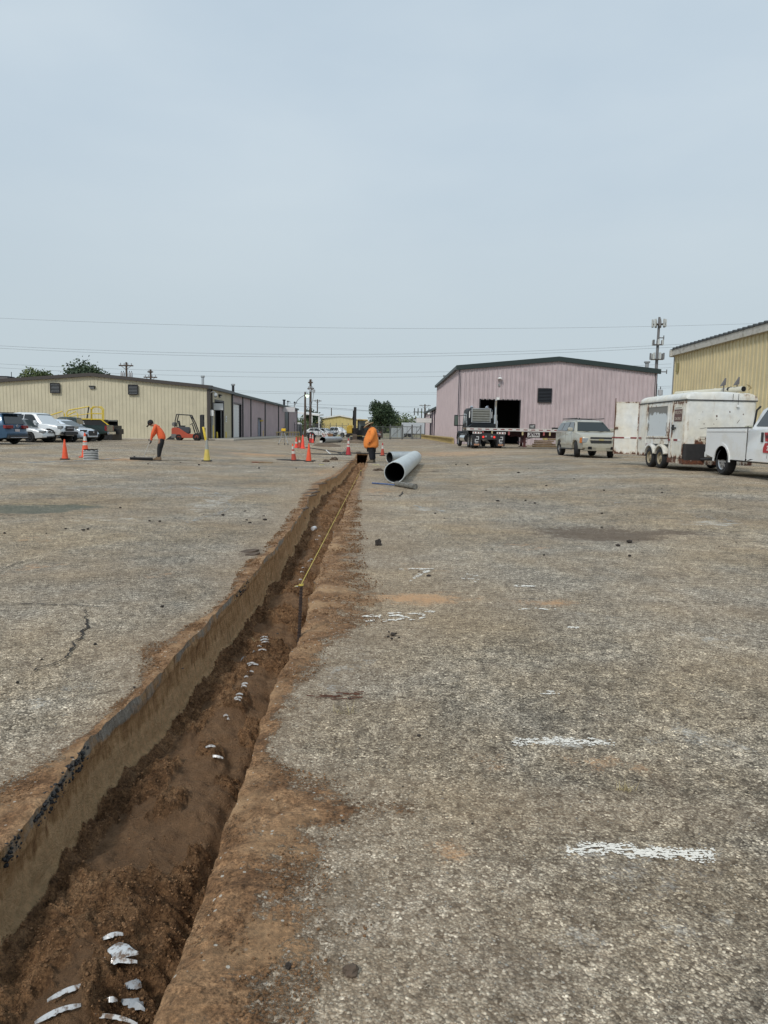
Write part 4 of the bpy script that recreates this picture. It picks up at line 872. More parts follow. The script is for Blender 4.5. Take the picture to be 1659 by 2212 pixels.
# ================================================================ poles, wires, trees
m_wire = mat('wire', (.20, .21, .22), .6); m_tform = mat('transformer_grey', (.42, .43, .44), .5)
def upole(u, vt, Y, r_, label, arms=(), extras=(), cat='utility pole', grp='wooden utility poles'):
    p = ay(u, vt, Y); t = thing('utility_pole', label, cat, (p.x, Y, 0), 0, grp)
    q = MB(); q.lathe([(r_, 0), (r_ * .72, p.z), (0, p.z + .02)], 8); q.build('pole', m_pole, t, smooth=50)
    for v_, w_, n_ in arms:
        z = ay(u, v_, Y).z; q = MB(); q.b2((-w_ / 2, -.22, z - .09), (w_ / 2, -.08, z + .09)); arm = q.build('crossarm', m_pole, t)
        for i in range(n_):
            x_ = -w_ / 2 + w_ * (i + .5) / n_ if n_ > 1 else 0
            q = MB(); q.lathe([(.03, 0), (.09, .06), (.05, .14), (.10, .2), (.04, .3), (0, .34)], 7, (x_, -.15, z + .09)); q.build('insulator', m_tform, arm)
        q = MB(); q.tube([(-w_ * .32, -.15, z - .08), (0, -.15, z - w_ * .28)], .035, 5); q.tube([(w_ * .32, -.15, z - .08), (0, -.15, z - w_ * .28)], .035, 5); q.build('brace', m_pole, t)
    for du, v0, v1, rr in extras:
        z0, z1 = ay(u, v1, Y).z, ay(u, v0, Y).z; x_ = du / F * Y
        q = MB(); q.lathe([(0, z0), (rr, z0 + .05), (rr, z1 - .08), (rr * .6, z1), (0, z1)], 10, (x_, -.15, 0)); q.tube([(x_ * .5, -.1, (z0 + z1) / 2), (x_, -.15, (z0 + z1) / 2)], .05, 5)
        tf = q.build('transformer', m_tform, t, smooth=40); q = MB(); q.tube([(x_, -.15, z1), (x_, -.15, z1 + rr * 1.1)], .05, 6); q.build('bushing', m_dark, tf)
    return t
upole(272.8, 782.5, 105, .2, 'utility pole with wide crossarm and clustered transformers behind the tan roof', [(790, 2.1, 4)], [(-10, 804.5, 815, .16), (-5.5, 804, 815, .16), (7, 804, 816, .16), (11.5, 804.5, 816, .16)])
upole(325.2, 798, 118, .2, 'utility pole with a small upper arm and wide lower arm behind the tan roof', [(803.5, .9, 2), (815.2, 2.2, 4)])
upole(659.3, 846.5, 108, .19, 'shorter leaning wooden pole carrying the lit yard lamp', [])
upole(671, 819.5, 118, .24, 'tall wooden pole with transformer can at the end of the left warehouses', [(826.5, .8, 2), (840, 1.0, 3)], [(7, 841, 848.5, .24), (-.5, 840, 847, .16)])
upole(685.8, 862.5, 210, .22, 'far slim utility pole above the far yellow building', [(866, 2.4, 2)])
upole(716, 881, 240, .2, 'very small far utility pole over the far yellow roof', [])
upole(918, 873, 250, .3, 'far utility pole with wide arm behind the lower pink wing', [(876, 4.0, 3)])
upole(1416.8, 829, 92, .28, 'thick wooden pole between the pink and yellow right warehouses', [], [(9.5, 863 - 22, 854.5, .32)])
# lit yard lamp
p = ay(663.8, 855.5, 107.6); t = thing('yard_lamp', 'lit greenish yard lamp hanging from the shorter wooden pole', 'lamp', tuple(p))
q = MB(); q.tube([(-.33, 0, .5), (-.1, 0, .62), (0, 0, .45)], .035, 6); q.build('arm', m_grey, t); q = MB(); q.lathe([(.05, .5), (.1, .35), (.3, .2), (.3, .16)], 12); q.build('shade', m_grey, t)
q = MB(); q.lathe([(.27, .16), (.25, -.05), (.12, -.2), (0, -.22)], 12); q.build('globe', mat('lit_globe', (.8, .9, .7), .5, emit=((.80, 1, .72), 1.6)), t, smooth=60)
# cell tower
p = ay(1424.5, 685, 108); t = thing('cell_tower', 'tall slim phone mast with three rings of antennas between the right warehouses', 'phone mast', (p.x, 108, 0))
q = MB(); q.lathe([(.34, 0), (.17, p.z), (0, p.z)], 10); q.build('mast', mat('mast_steel', (.17, .165, .165), .6), t, smooth=50)
m_ant = mat('antenna_pale', (.52, .53, .50), .6)
for v0, v1, R_, n_ in ((692, 708, .95, 9), (736, 747, .75, 6), (764.5, 778.5, .95, 7)):
    z0, z1 = ay(1424, v1, 108).z, ay(1424, v0, 108).z
    q = MB(); q.lathe([(.2, -.06), (R_, -.04), (R_, .04), (.2, .06)], 10, (0, 0, z0 + (.15 if n_ != 9 else .5))); pf = q.build('platform', MATS['mast_steel'], t)
    for i in range(n_):
        a = 6.283 * i / n_ + .3; q = MB(); q.box((R_ * math.cos(a), R_ * math.sin(a), (z0 + z1) / 2 + .1), (.2, .26, (z1 - z0)), a); q.build('antenna', m_ant if i % 3 else MATS['mast_steel'], t)
for v_, x_ in ((729.7, .85), (803, 1.6)):
    z = ay(1422, v_ + 26 - 26, 108).z; q = MB(); q.b2((0, -.1, z - .07), (x_, .05, z + .07)); q.b2((x_ - .08, -.1, z - .3), (x_ + .02, .05, z + .35)); q.build('side_arm', MATS['mast_steel'], t)
# small far antenna mast by the gate
p = ay(911, 882, 260); t = thing('antenna_mast', 'small far antenna mast left of the lower pink wing', 'mast', (p.x, 260, 0)); q = MB(); q.lathe([(.3, 0), (.2, p.z - 1), (0, p.z - 1)], 8); q.build('mast', m_galv, t)
for i in range(5): q = MB(); q.b2((-2.6 + i * 1.3 - .2, -.2, p.z - 2.6), (-2.6 + i * 1.3 + .2, .2, p.z)); q.build('antenna', m_galv, t)
q = MB(); q.b2((-3, -.1, p.z - 1.5), (3, .1, p.z - 1.2)); q.build('crossbar', m_galv, t)
# wires
def wire(pts, Y, label, r_=.03, sag=True):
    P = [ay(u, v, Y) for u, v in pts]
    us = np.array([p[0] for p in pts]); vs = np.array([p[1] for p in pts]); n_ = 40; uu = np.linspace(us[0], us[-1], n_)
    c = np.polyfit(us, vs, min(2, len(us) - 1)); vv = np.polyval(c, uu)
    q = MB(); q.tube([ay(u, v, Y) for u, v in zip(uu, vv)], r_ * .62, 4); o = q.build('power_line', m_wire); tag(o, label, 'power line', 'overhead power lines'); return o
wire([(-60, 685), (420, 701), (880, 710), (1424, 706), (1720, 695)], 150, 'highest faint power line crossing the sky above the roofs', .033)
wire([(-60, 744), (520, 763), (900, 765.5), (1210, 756), (1452, 744), (1560, 738)], 105, 'upper of the close pair of power lines below the highest line', .026)
wire([(-60, 749), (520, 769), (900, 771), (1210, 761), (1452, 750)], 105, 'lower of the close pair of power lines below the highest line', .026)
wire([(-60, 783), (280, 797.3), (518, 803), (700, 806), (900, 804.6), (1180, 797), (1450, 786)], 118, 'power line just above the left warehouse roof ridge', .026)
wire([(-60, 791), (280, 807), (518, 813.5), (700, 816), (900, 814.6), (1180, 806), (1450, 794)], 118, 'lowest power line of the pair grazing the left warehouse ridge', .026)
wire([(430, 841), (640, 848), (780, 849), (940, 847.5), (1450, 834)], 150, 'thin upper wire of the pair crossing behind the wooden poles', .03)
wire([(430, 845), (640, 852.3), (780, 852), (940, 850.5), (1450, 838)], 150, 'thin lower wire of the pair crossing behind the wooden poles', .03)
wire([(590, 869.5), (690, 874.5), (800, 877), (930, 879.5)], 205, 'dark cable running from the left roof end past the big tree', .05)
wire([(610, 876), (690, 879), (760, 885), (800, 887.5)], 190, 'thick sagging cable from the wooden poles to the big tree', .07)
wire([(685, 881), (760, 887.5), (850, 889), (930, 891)], 205, 'lower dark cable passing behind the big tree', .05)
wire([(1425, 863), (1438, 862.5), (1450, 862)], 92, 'short service wire right of the thick wooden pole', .02)
def drop(pts, r_, label):
    q = MB(); q.tube([ay(*p) for p in pts], r_, 5); tag(q.build('service_cable', m_wire), label, 'cable', 'service cables on the pole group')
drop([(637, 875, 117), (643, 864, 114), (650, 858, 111), (659, 853, 108)], .045, 'grey service cable rising from the roof mast to the shorter wooden pole')
drop([(678, 846, 118), (676, 862, 118), (672, 876, 118), (673, 915, 118)], .04, 'grey cable hanging down the tall wooden pole')
drop([(659, 871, 108), (664, 884, 112), (669, 878, 116), (671, 868, 118)], .035, 'sagging cable between the two nearest wooden poles')

# trees
m_leaf = bpy.data.materials.new('leaves'); T, B, L = nodes(m_leaf)
ga = T.nodes.new('ShaderNodeNewGeometry'); c_ = ramp(T, ga.outputs['Random Per Island'], [(0, (.022, .040, .020)), (.5, (.042, .072, .032)), (1, (.075, .110, .048))]); L(c_, B.inputs['Base Color']); B.inputs['Roughness'].default_value = .7
m_leaf2 = bpy.data.materials.new('yellow_green_leaves'); T, B, L = nodes(m_leaf2)
ga = T.nodes.new('ShaderNodeNewGeometry'); c_ = ramp(T, ga.outputs['Random Per Island'], [(0, (.05, .075, .03)), (.5, (.10, .135, .045)), (1, (.16, .19, .07))]); L(c_, B.inputs['Base Color']); B.inputs['Roughness'].default_value = .7
def tree(name, label, p, H, W, mleaf, n_=2600, trunk=.3, seed=1, low=.18, leaf=.16, grp='trees beyond the warehouses'):
    r = np.random.default_rng(seed); t = thing(name, label, 'tree', tuple(p), 0, grp)
    q = MB(); q.tube([(0, 0, -.3), (.05, 0, H * .22), (0, .05, H * .42), (.1, 0, H * .7)], .2, 8, rs=[W * .045, W * .036, W * .028, W * .01]); tr_ = q.build('trunk', m_pole, t, smooth=50)
    lobes = []
    for i in range(13):
        a = r.random() * 6.283; rr = r.random() ** .6 * W * .33; zz = H * (low + .16 + (.80 - low - .16) * r.random()); rr *= (1 - max(0, (zz / H - .55)) * 1.3)
        lobes.append((rr * math.cos(a), rr * math.sin(a), zz, W * (.17 + .10 * r.random())))
        if i < 7: q = MB(); q.tube([(0, 0, H * (.2 + .2 * r.random())), (rr * .5 * math.cos(a), rr * .5 * math.sin(a), zz * .75), (rr * math.cos(a), rr * math.sin(a), zz)], .05, 5, rs=[W * .018, W * .012, W * .004]); q.build('limb', m_pole, t)
    lobes += [(0, 0, H * .62, W * .30), (0, 0, H * .42, W * .34)]
    lobes = np.array(lobes); k_ = r.integers(0, len(lobes), n_); d = r.normal(size=(n_, 3)); d /= np.linalg.norm(d, axis=1)[:, None]; rad = r.random(n_) ** .28
    c = lobes[k_, :3] + d * (lobes[k_, 3] * rad * (1 + .22 * r.normal(size=n_) * .6))[:, None]
    c = c[c[:, 2] > H * low * .8]; n_ = len(c)
    nrm = r.normal(size=(n_, 3)); nrm[:, 2] += .5; nrm /= np.linalg.norm(nrm, axis=1)[:, None]; tA = np.cross(nrm, r.normal(size=(n_, 3))); tA /= np.linalg.norm(tA, axis=1)[:, None]; tB = np.cross(nrm, tA)
    s_ = leaf * (.6 + .9 * r.random(n_))[:, None]
    v = np.stack([c - tA * s_, c + tB * s_ * .6, c + tA * s_, c - tB * s_ * .6], 1).reshape(-1, 3); f = np.arange(n_ * 4).reshape(-1, 4)
    me = bpy.data.meshes.new('crown'); me.from_pydata(v.tolist(), [], f.tolist()); me.materials.append(mleaf); link(bpy.data.objects.new('crown', me), t)
    return t
p = ay(824, 930, 142); tree('tree', 'big dark rounded tree behind the digger and fence', (p.x, 142, 0), 7.6, 6.3, m_leaf, 9000, seed=4, low=.12, leaf=.17)
p = ay(88, 830, 108); tree('tree', 'pale green treetop showing above the tan roof at the left', (p.x, 108, 0), ay(88, 801, 108).z + .9, 8.5, m_leaf2, 9000, seed=6, low=.3, leaf=.18)
p = ay(55, 830, 112); tree('tree', 'low sliver of treetop at the left end of the tan roof', (p.x, 112, 0), ay(55, 810, 112).z + .7, 5.5, m_leaf2, 4000, seed=16, low=.3, leaf=.18)
p = ay(170, 830, 104); tree('tree', 'dark treetop showing above the tan roof left of the gable peak', (p.x, 104, 0), ay(172, 793, 104).z + .9, 10, m_leaf, 12000, seed=9, low=.3, leaf=.18)
p = ay(196, 830, 106); tree('tree', 'thin topped tree just left of the tan gable peak', (p.x, 106, 0), ay(196, 795, 106).z + .9, 3.2, m_leaf, 2600, seed=13, low=.3, leaf=.17)
p = ay(672, 900, 175); tree('tree', 'distant dark tree between the two wooden poles', (p.x, 175, 0), ay(670, 880, 175).z, 5.2, m_leaf, 2600, seed=22, low=.15, leaf=.24)
p = ay(899, 900, 262); tree('tree', 'small distant tree behind the far houses', (p.x, 262, 0), ay(899, 900, 262).z, 6.5, m_leaf, 2400, seed=31, low=.15, leaf=.3)
def bush(label, p, H, W, m, n_=900, seed=1, leaf=.12):
    t = tree('bush', label, p, H, W, m, n_, seed=seed, low=.02, leaf=leaf, grp='bushes by the yard fence'); t['category'] = 'bush'
p = ay(648, 915, 140); bush('yellow green bush in front of the white roofed carport', (p.x, 140, 0), 3.0, 6.5, m_leaf2, 2400, 3, .18)
p = ay(640, 915, 134); bush('yellow green shrub at the left of the carport fence', (p.x, 134, 0), 2.6, 4.0, m_leaf2, 1600, 5, .16)
p = ay(806, 925, 130); bush('dark shrub under the left side of the big tree', (p.x, 130, 0), 2.4, 3.2, m_leaf, 1400, 7, .13)
p = ay(872, 921, 190); bush('low scrub on the grass rise beyond the gate', (p.x, 190, 1.4), 2.6, 12, m_leaf2, 2400, 8, .25)
# a far, low tree belt that reads as one mass along the horizon
r = np.random.default_rng(2); n_ = 16000; X_ = r.random(n_) * 1100 - 550; hgt_ = 3.0 + 4.5 * vnoise(X_ * .035, X_ * 0 + 3) ; Z_ = r.random(n_) ** .7 * hgt_ * (.8 + .4 * vnoise(X_ * .3, X_ * 0)); Y_ = 430 + r.random(n_) * 14
nrm = r.normal(size=(n_, 3)); tA = np.cross(nrm, r.normal(size=(n_, 3))); tA /= np.linalg.norm(tA, axis=1)[:, None]; tB = np.cross(nrm, tA); tB /= np.linalg.norm(tB, axis=1)[:, None]
c = np.stack([X_, Y_, Z_], -1); s_ = (1.0 + r.random(n_))[:, None]; v = np.stack([c - tA * s_, c + tB * s_ * .7, c + tA * s_, c - tB * s_ * .7], 1).reshape(-1, 3)
me = bpy.data.meshes.new('far_trees'); me.from_pydata(v.tolist(), [], np.arange(n_ * 4).reshape(-1, 4).tolist()); me.materials.append(m_leaf); tag(link(bpy.data.objects.new('treeline', me)), 'low far belt of trees along the horizon', kind='stuff')
# ================================================================ vehicles
m_glass = mat('tinted_glass', (.012, .016, .018), .06, coat=.5); m_glass2 = mat('clear_windscreen', (.045, .06, .06), .12)
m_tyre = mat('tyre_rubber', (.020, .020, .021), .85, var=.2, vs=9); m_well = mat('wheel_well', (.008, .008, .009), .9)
m_rim = mat('alloy_rim', (.50, .51, .52), .3, .75); m_rimd = mat('black_rim', (.03, .03, .032), .4, .3); m_chrome = mat('chrome', (.62, .63, .65), .12, .95)
m_head = mat('headlamp_lens', (.34, .36, .37), .12, .2, coat=.6); m_red = mat('red_lamp', (.22, .012, .015), .25, coat=.3); m_amber = mat('amber_lamp', (.6, .18, .03), .3)
def paint(name, col, metal=.35, rough=.32, **k): return mat(name, col, rough, metal, coat=.6, **k)
def car_w(sp, x, z):
    """half width at a point of the side outline"""
    L2 = sp['L'] / 2; hw = sp['hw']; e = min(1, abs(x) / L2)
    w_ = hw * (1 - sp.get('plan', .13) * e ** 5)
    zb = sp.get('belt', .9)
    if z > zb: w_ -= sp.get('tumb', .0) * (z - zb)
    else: w_ -= .05 * max(0, (zb * .55 - z) / (zb * .55)) ** 2
    return w_
def shell(name, sp, poly, m, parent, rows=(-1, -.94, -.6, 0, .6, .94, 1), drop=.045, wf=None, bevel=0, smooth=38):
    """side outline pushed across the width with crowned top and tapered plan"""
    zs = [p[1] for p in poly]; zc = (min(zs) + max(zs)) / 2
    mb = MB(); n = len(poly); vs = []
    for f in rows:
        for x, z in poly:
            w_ = (wf or car_w)(sp, x, z); zz = z
            if abs(f) > .97 and z > sp.get('belt', .9) * .78: zz = z - drop
            xx = x - math.copysign(.05, x) * (abs(f) ** 3) * (1 if abs(x) > sp['L'] * .42 else 0)
            vs.append((xx, w_ * f, zz))
    R = len(rows)
    fs = [tuple(range(n)), tuple((R - 1) * n + i for i in range(n - 1, -1, -1))]
    for j in range(R - 1):
        for i in range(n): i2 = (i + 1) % n; fs.append((j * n + i, (j + 1) * n + i, (j + 1) * n + i2, j * n + i2))
    mb.add(vs, fs); return mb.build(name, m, parent, bevel, smooth)
def outline(sp, top):
    """adds the sill and wheel arches under a top contour given rear to front"""
    P = list(top); zs = sp['sill']
    for xc, r_ in sorted(sp['arches'], key=lambda a: -a[0]):
        zc = sp['wr']; a0 = math.acos(min(1, 0)) ; dz = zs - zc; hx = math.sqrt(max(.01, r_ * r_ - dz * dz))
        th0 = math.atan2(dz, hx); n = 9
        for i in range(n + 1):
            th = th0 + (math.pi - 2 * th0) * i / n; P.append((xc + r_ * math.cos(th), zc + r_ * math.sin(th)))
    return P
def wheel(parent, x, y, r_, w_, style='alloy', spokes=6, steer=0.0, rimf=.66, z=None):
    s_ = 1 if y > 0 else -1
    w0 = link(bpy.data.objects.new('wheel', None), parent); w0.location = (x, y, r_ if z is None else z); w0.rotation_euler = (0, 0, steer)
    q = MB(); h = w_ / 2
    q.lathe([(r_ * .60, -h * .9), (r_ * .88, -h), (r_ * .97, -h * .8), (r_, -h * .45), (r_, h * .45), (r_ * .97, h * .8), (r_ * .88, h), (r_ * .60, h * .9)], 22, axis='y'); q.build('tyre', m_tyre, w0, smooth=45)
    rr = r_ * rimf; m = {'alloy': m_rim, 'black': m_rimd, 'chrome': m_chrome, 'beige': mat('beige_rim', (.33, .28, .19), .6, dirt=(.16, .08, .04), dirts=9, dirta=.4)}[style]
    q = MB(); yo = s_ * h * .80
    q.lathe([(rr * 1.03, yo), (rr, yo + s_ * .012), (rr * .90, yo - s_ * .005), (rr * .86, yo - s_ * .055), (rr * .86, -yo)], 22, axis='y')
    if style in ('alloy', 'black', 'chrome'):
        for i in range(spokes):
            a = 6.283 * i / spokes; q.box((rr * .48 * math.cos(a), yo - s_ * .02, rr * .48 * math.sin(a)), (rr * .92, .03, rr * .24), ry=-a)
        q.lathe([(0, yo), (rr * .22, yo), (rr * .24, yo - s_ * .04)], 10, axis='y')
    else:
        q.lathe([(0, yo - s_ * .0), (rr * .30, yo), (rr * .36, yo - s_ * .035), (rr * .86, yo - s_ * .05)], 16, axis='y')
    q.build('rim', m, w0, smooth=35)
    q = MB()
    q.lathe([(0, yo - s_ * .065), (rr * .87, yo - s_ * .065)], 16, axis='y')
    if style in ('beige', 'chrome') and spokes >= 8:
        for i in range(8):
            a = 6.283 * i / 8 + .2; q.lathe([(0, yo - s_ * .036), (rr * .10, yo - s_ * .036)], 8, (rr * .6 * math.cos(a), 0, rr * .6 * math.sin(a)), 'y')
    q.build('brake_disc', m_well, w0); return w0
def panel_y(mb, poly, sp, side, off=.006, th=.012, wf=None):
    """thin plate lying on the body side, following its width"""
    n = len(poly); A = [(x, side * ((wf or car_w)(sp, x, z) + off), z) for x, z in poly]; Bq = [(x, y - side * th, z) for x, y, z in A]
    mb.add(A + Bq, [tuple(range(n)), tuple(range(2 * n - 1, n - 1, -1))] + [(i, n + i, n + (i + 1) % n, (i + 1) % n) for i in range(n)])
def place(t, u, Y, rz, dz=0.0):
    p = at(u, Y); t.location = (p.x, p.y, p.z + dz); t.rotation_euler = (0, 0, rz); return t
def heading(dx, dy): return math.atan2(dy, dx)
def make_car(name, label, cat, sp, m, group=None):
    t = thing(name, label, cat, (0, 0, 0), 0, group); L2 = sp['L'] / 2
    body = shell('body', sp, outline(sp, sp['top']), m, t, bevel=.022)
    gsp = dict(sp); ghw = sp.get('ghw', sp['hw'] - .06); zb = sp['gb']; zr = sp['roofz']; tum = sp.get('gt', .28)
    def gw(_, x, z): return ghw - tum * max(0, z - zb) - .05 * (max(0, z - zb) / (zr - zb)) ** 4
    shell('cabin', gsp, sp['green'], m, t, rows=(-1, -.9, -.5, 0, .5, .9, 1), drop=.03, wf=gw, bevel=.03)
    for side in (1, -1):
        for poly in sp['wins']:
            q = MB(); panel_y(q, poly, gsp, side, .006, .012, gw); q.build('window', m_glass, t)
        for xs in sp.get('seams', ()):
            q = MB(); panel_y(q, [(xs - .008, sp['sill'] + .12), (xs + .008, sp['sill'] + .12), (xs + .008, zb - .03), (xs - .008, zb - .03)], sp, side, .002, .006); q.build('door_seam', m_well, t)
        for xs in sp.get('handles', ()):
            q = MB(); q.box((xs, side * (car_w(sp, xs, zb - .16) + .018), zb - .14), (.19, .035, .035)); q.build('door_handle', sp.get('trim', m), t)
        x, z = sp['mirror']; q = MB(); q.box((x, side * (ghw + .14), z + .08), (.16, .24, .18)); q.build('mirror', sp.get('mirm', m), t, .03, 40)
    # glass front and back, lying just off the cabin slopes
    for key, gm in (('ws', sp.get('wsm', m_glass2)), ('bl', m_glass)):
        if key not in sp: continue
        (x0, z0), (x1, z1) = sp[key]; dx, dz = x1 - x0, z1 - z0; ln = math.hypot(dx, dz); nx, nz = (dz / ln, -dx / ln)
        if (key == 'ws' and nx < 0) or (key == 'bl' and nx > 0): nx, nz = -nx, -nz
        q = MB(); vs = []
        for off in (.008, -.004):
            for x, z in ((x0, z0), (x1, z1)):
                for f in (-1, -.5, 0, .5, 1):
                    vs.append((x + nx * off + (.0 if key == 'bl' else .0), (gw(0, x, z) - .07) * f, z + nz * off))
        fs = [(i, i + 1, i + 6, i + 5) for i in range(4)] + [(10 + i, 15 + i, 16 + i, 11 + i) for i in range(4)]
        q.add(vs, fs); q.build('windscreen' if key == 'ws' else 'rear_window', gm, t)
    for x, y in [(a[0], s_) for a in sp['arches'] for s_ in (1, -1)]:
        wheel(t, x, y * (sp['hw'] - sp['ww'] / 2 - .01), sp['wr'], sp['ww'], sp.get('rim', 'alloy'), sp.get('spokes', 6), sp.get('steer', 0) if x > 0 else 0, sp.get('rimf', .66))
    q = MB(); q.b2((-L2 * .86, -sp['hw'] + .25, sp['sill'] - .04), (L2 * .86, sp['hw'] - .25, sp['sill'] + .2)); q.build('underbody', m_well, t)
    for nm, bx, mm in sp.get('bits', ()):
        q = MB(); q.box(*bx); q.build(nm, mm, t, .012)
    return t
def bits_front(L2, hw, z_hl, z_gr, wl=.34, hl=.15, gh=.16, gw=.9, m=m_dark, bump=m_dark):
    b = []
    for s_ in (1, -1): b.append(('headlight', ((L2 - .11, s_ * (hw - wl * .5 - .10), z_hl), (.22, wl, hl), s_ * -.30), m_head))
    b.append(('grille', ((L2 - .02, 0, z_gr), (.06, gw, gh)), m)); return b
HX, HY = .98, -.19
R_ = math.radians
# ---- blue crossover, tail towards us
bl = dict(L=4.6, hw=.93, sill=.30, wr=.36, ww=.24, belt=.92, gb=.98, roofz=1.66, plan=.14, arches=[(-1.38, .42), (1.38, .42)], rim='alloy', spokes=5,
    top=[(-2.28, .36), (-2.31, .60), (-2.22, .72), (-2.20, .98), (-2.06, 1.02), (.9, 1.00), (1.6, .95), (2.1, .82), (2.27, .60), (2.24, .36)],
    green=[(-2.17, .98), (-1.93, 1.38), (-1.84, 1.60), (-1.2, 1.66), (.1, 1.66), (.45, 1.60), (1.15, .98)],
    wins=[[(-1.86, 1.08), (-1.55, 1.05), (-1.42, 1.50), (-1.66, 1.48)], [(-1.38, 1.05), (-.55, 1.03), (-.52, 1.56), (-1.24, 1.54)], [(-.48, 1.03), (.62, 1.03), (.36, 1.38), (.12, 1.55), (-.45, 1.56)]],
    ws=((1.08, 1.02), (.48, 1.57)), bl=((-2.13, 1.08), (-1.92, 1.52)), seams=(-.5, .55, -1.4), handles=(-.75, .25), mirror=(.62, 1.02))
m_blue = paint('blue_car_paint', (.018, .062, .120), .35)
bl['bits'] = [('tail_light', ((-2.19, .62, .93), (.18, .50, .17), -.16), m_red), ('tail_light', ((-2.19, -.62, .93), (.18, .50, .17), .16), m_red), ('tailgate_seam', ((-2.215, 0, .86), (.03, 1.2, .016)), m_well),
    ('licence_plate', ((-2.235, -.0, .72), (.03, .36, .18)), mat('plate_white', (.55, .50, .50), .5, dirt=(.5, .2, .2), dirts=12, dirta=.4)), ('rear_spoiler', ((-1.93, 0, 1.62), (.28, 1.22, .05)), m_blue), ('bumper_lower', ((-2.25, 0, .40), (.16, 1.55, .16)), m_dark),
    ('exhaust_trim', ((-2.34, 0, .37), (.04, 1.35, .03)), m_chrome), ('roof_rail', ((-.6, .60, 1.69), (2.0, .04, .04)), m_dark), ('roof_rail', ((-.6, -.60, 1.69), (2.0, .04, .04)), m_dark), ('badge', ((-2.24, 0, .985), (.03, .12, .12)), m_chrome)]
c = make_car('parked_car', 'dark blue crossover showing its tail at the far left end of the parked row', 'car', bl, m_blue, 'vehicles parked in the left row')
place(c, -40, 38.6, heading(-.98, .19))
# ---- silver sedan
sd_ = dict(L=4.45, hw=.86, sill=.24, wr=.315, ww=.20, belt=.80, gb=.88, roofz=1.42, plan=.16, arches=[(-1.30, .36), (1.32, .36)], rim='black', spokes=7,
    top=[(-2.2, .30), (-2.22, .62), (-2.1, .93), (-1.5, .96), (.85, .90), (1.5, .82), (2.0, .70), (2.19, .52), (2.2, .30)],
    green=[(-1.75, .92), (-1.05, 1.36), (-.5, 1.42), (.1, 1.42), (.35, 1.37), (1.18, .88)],
    wins=[[(-1.28, .96), (-.42, .94), (-.40, 1.35), (-.92, 1.32)], [(-.36, .94), (.72, .92), (.28, 1.30), (.05, 1.35), (-.34, 1.35)]], ws=((1.12, .92), (.38, 1.35)), bl=((-1.70, .96), (-1.08, 1.34)), seams=(-.4, .7), handles=(-.6, .2), mirror=(.72, .92))
m_silv = paint('silver_paint', (.66, .67, .67), .35)
sd_['bits'] = [('headlight', ((2.03, .57, .66), (.30, .38, .13), -.32), m_head), ('headlight', ((2.03, -.57, .66), (.30, .38, .13), .32), m_head), ('grille', ((2.18, 0, .64), (.06, .52, .10)), m_dark), ('air_intake', ((2.19, 0, .33), (.06, .8, .10)), m_well), ('badge', ((2.22, 0, .65), (.03, .10, .08)), m_chrome)]
c = make_car('parked_car', 'low silver sedan with black wheels between the blue crossover and silver pickup', 'car', sd_, m_silv, 'vehicles parked in the left row')
place(c, 42, 43.4, heading(HX, HY))
def pickup(name, label, sp, m, group=None, cat='pickup truck', dark_bed=True):
    """cab and hood shell, open bed with its own sides, tailgate and floor"""
    t = make_car(name, label, cat, sp, m, group); x0, x1 = sp['bed']; hw = sp['hw']; bt = sp['bedz']
    xc, ra = sorted(sp['arches'])[0]
    for side in (1, -1):
        P = [(x1, sp['sill']), (x1, bt), (x0, bt), (x0, sp['sill'] + .12)]
        th0 = 0; dz = sp['sill'] - sp['wr']; hx = math.sqrt(ra * ra - dz * dz); th0 = math.atan2(dz, hx)
        arc = [(xc + ra * math.cos(math.pi - th0 - (math.pi - 2 * th0) * i / 10), sp['wr'] + ra * math.sin(math.pi - th0 - (math.pi - 2 * th0) * i / 10)) for i in range(11)]
        q = MB(); ya, yb = side * (hw - .11), side * hw; q.prism(P + arc, min(ya, yb), max(ya, yb)); q.build('bed_side', m, t, .018, 35)
        q = MB(); q.b2((x0 + .02, side * (hw - .12), bt), (x1, side * (hw - .0), bt + .03)); q.build('bed_rail', sp.get('rail', m_dark), t)
        # arch lip
        q = MB(); n = 12
        for i in range(n):
            a0 = math.pi * i / n; a1 = math.pi * (i + 1) / n
            pts = [(xc + r_ * math.cos(a), sp['wr'] + r_ * math.sin(a)) for r_, a in ((ra, a0), (ra, a1), (ra + .07, a1), (ra + .07, a0))]
            ya, yb = side * (hw - .01), side * (hw + .018); q.prism(pts, min(ya, yb), max(ya, yb))
        q.build('wheel_arch', sp.get('archm', m), t)
    q = MB(); q.b2((x0, -hw + .11, sp['sill'] + .22), (x0 + .07, hw - .11, bt)); q.build('tailgate', m, t, .015)
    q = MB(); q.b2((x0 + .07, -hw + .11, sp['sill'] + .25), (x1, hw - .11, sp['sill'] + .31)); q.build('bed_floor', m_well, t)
    q = MB(); q.b2((x0 - .16, -hw + .05, sp['sill'] + .02), (x0 - .005, hw - .05, sp['sill'] + .20)); q.build('rear_bumper', sp.get('bump', m_chrome), t, .02)
    q = MB(); q.b2((x0 + .3, -.45, sp['sill'] - .02), (x1 + .5, .45, sp['sill'] + .2)); q.build('frame_rail', m_well, t)
    return t
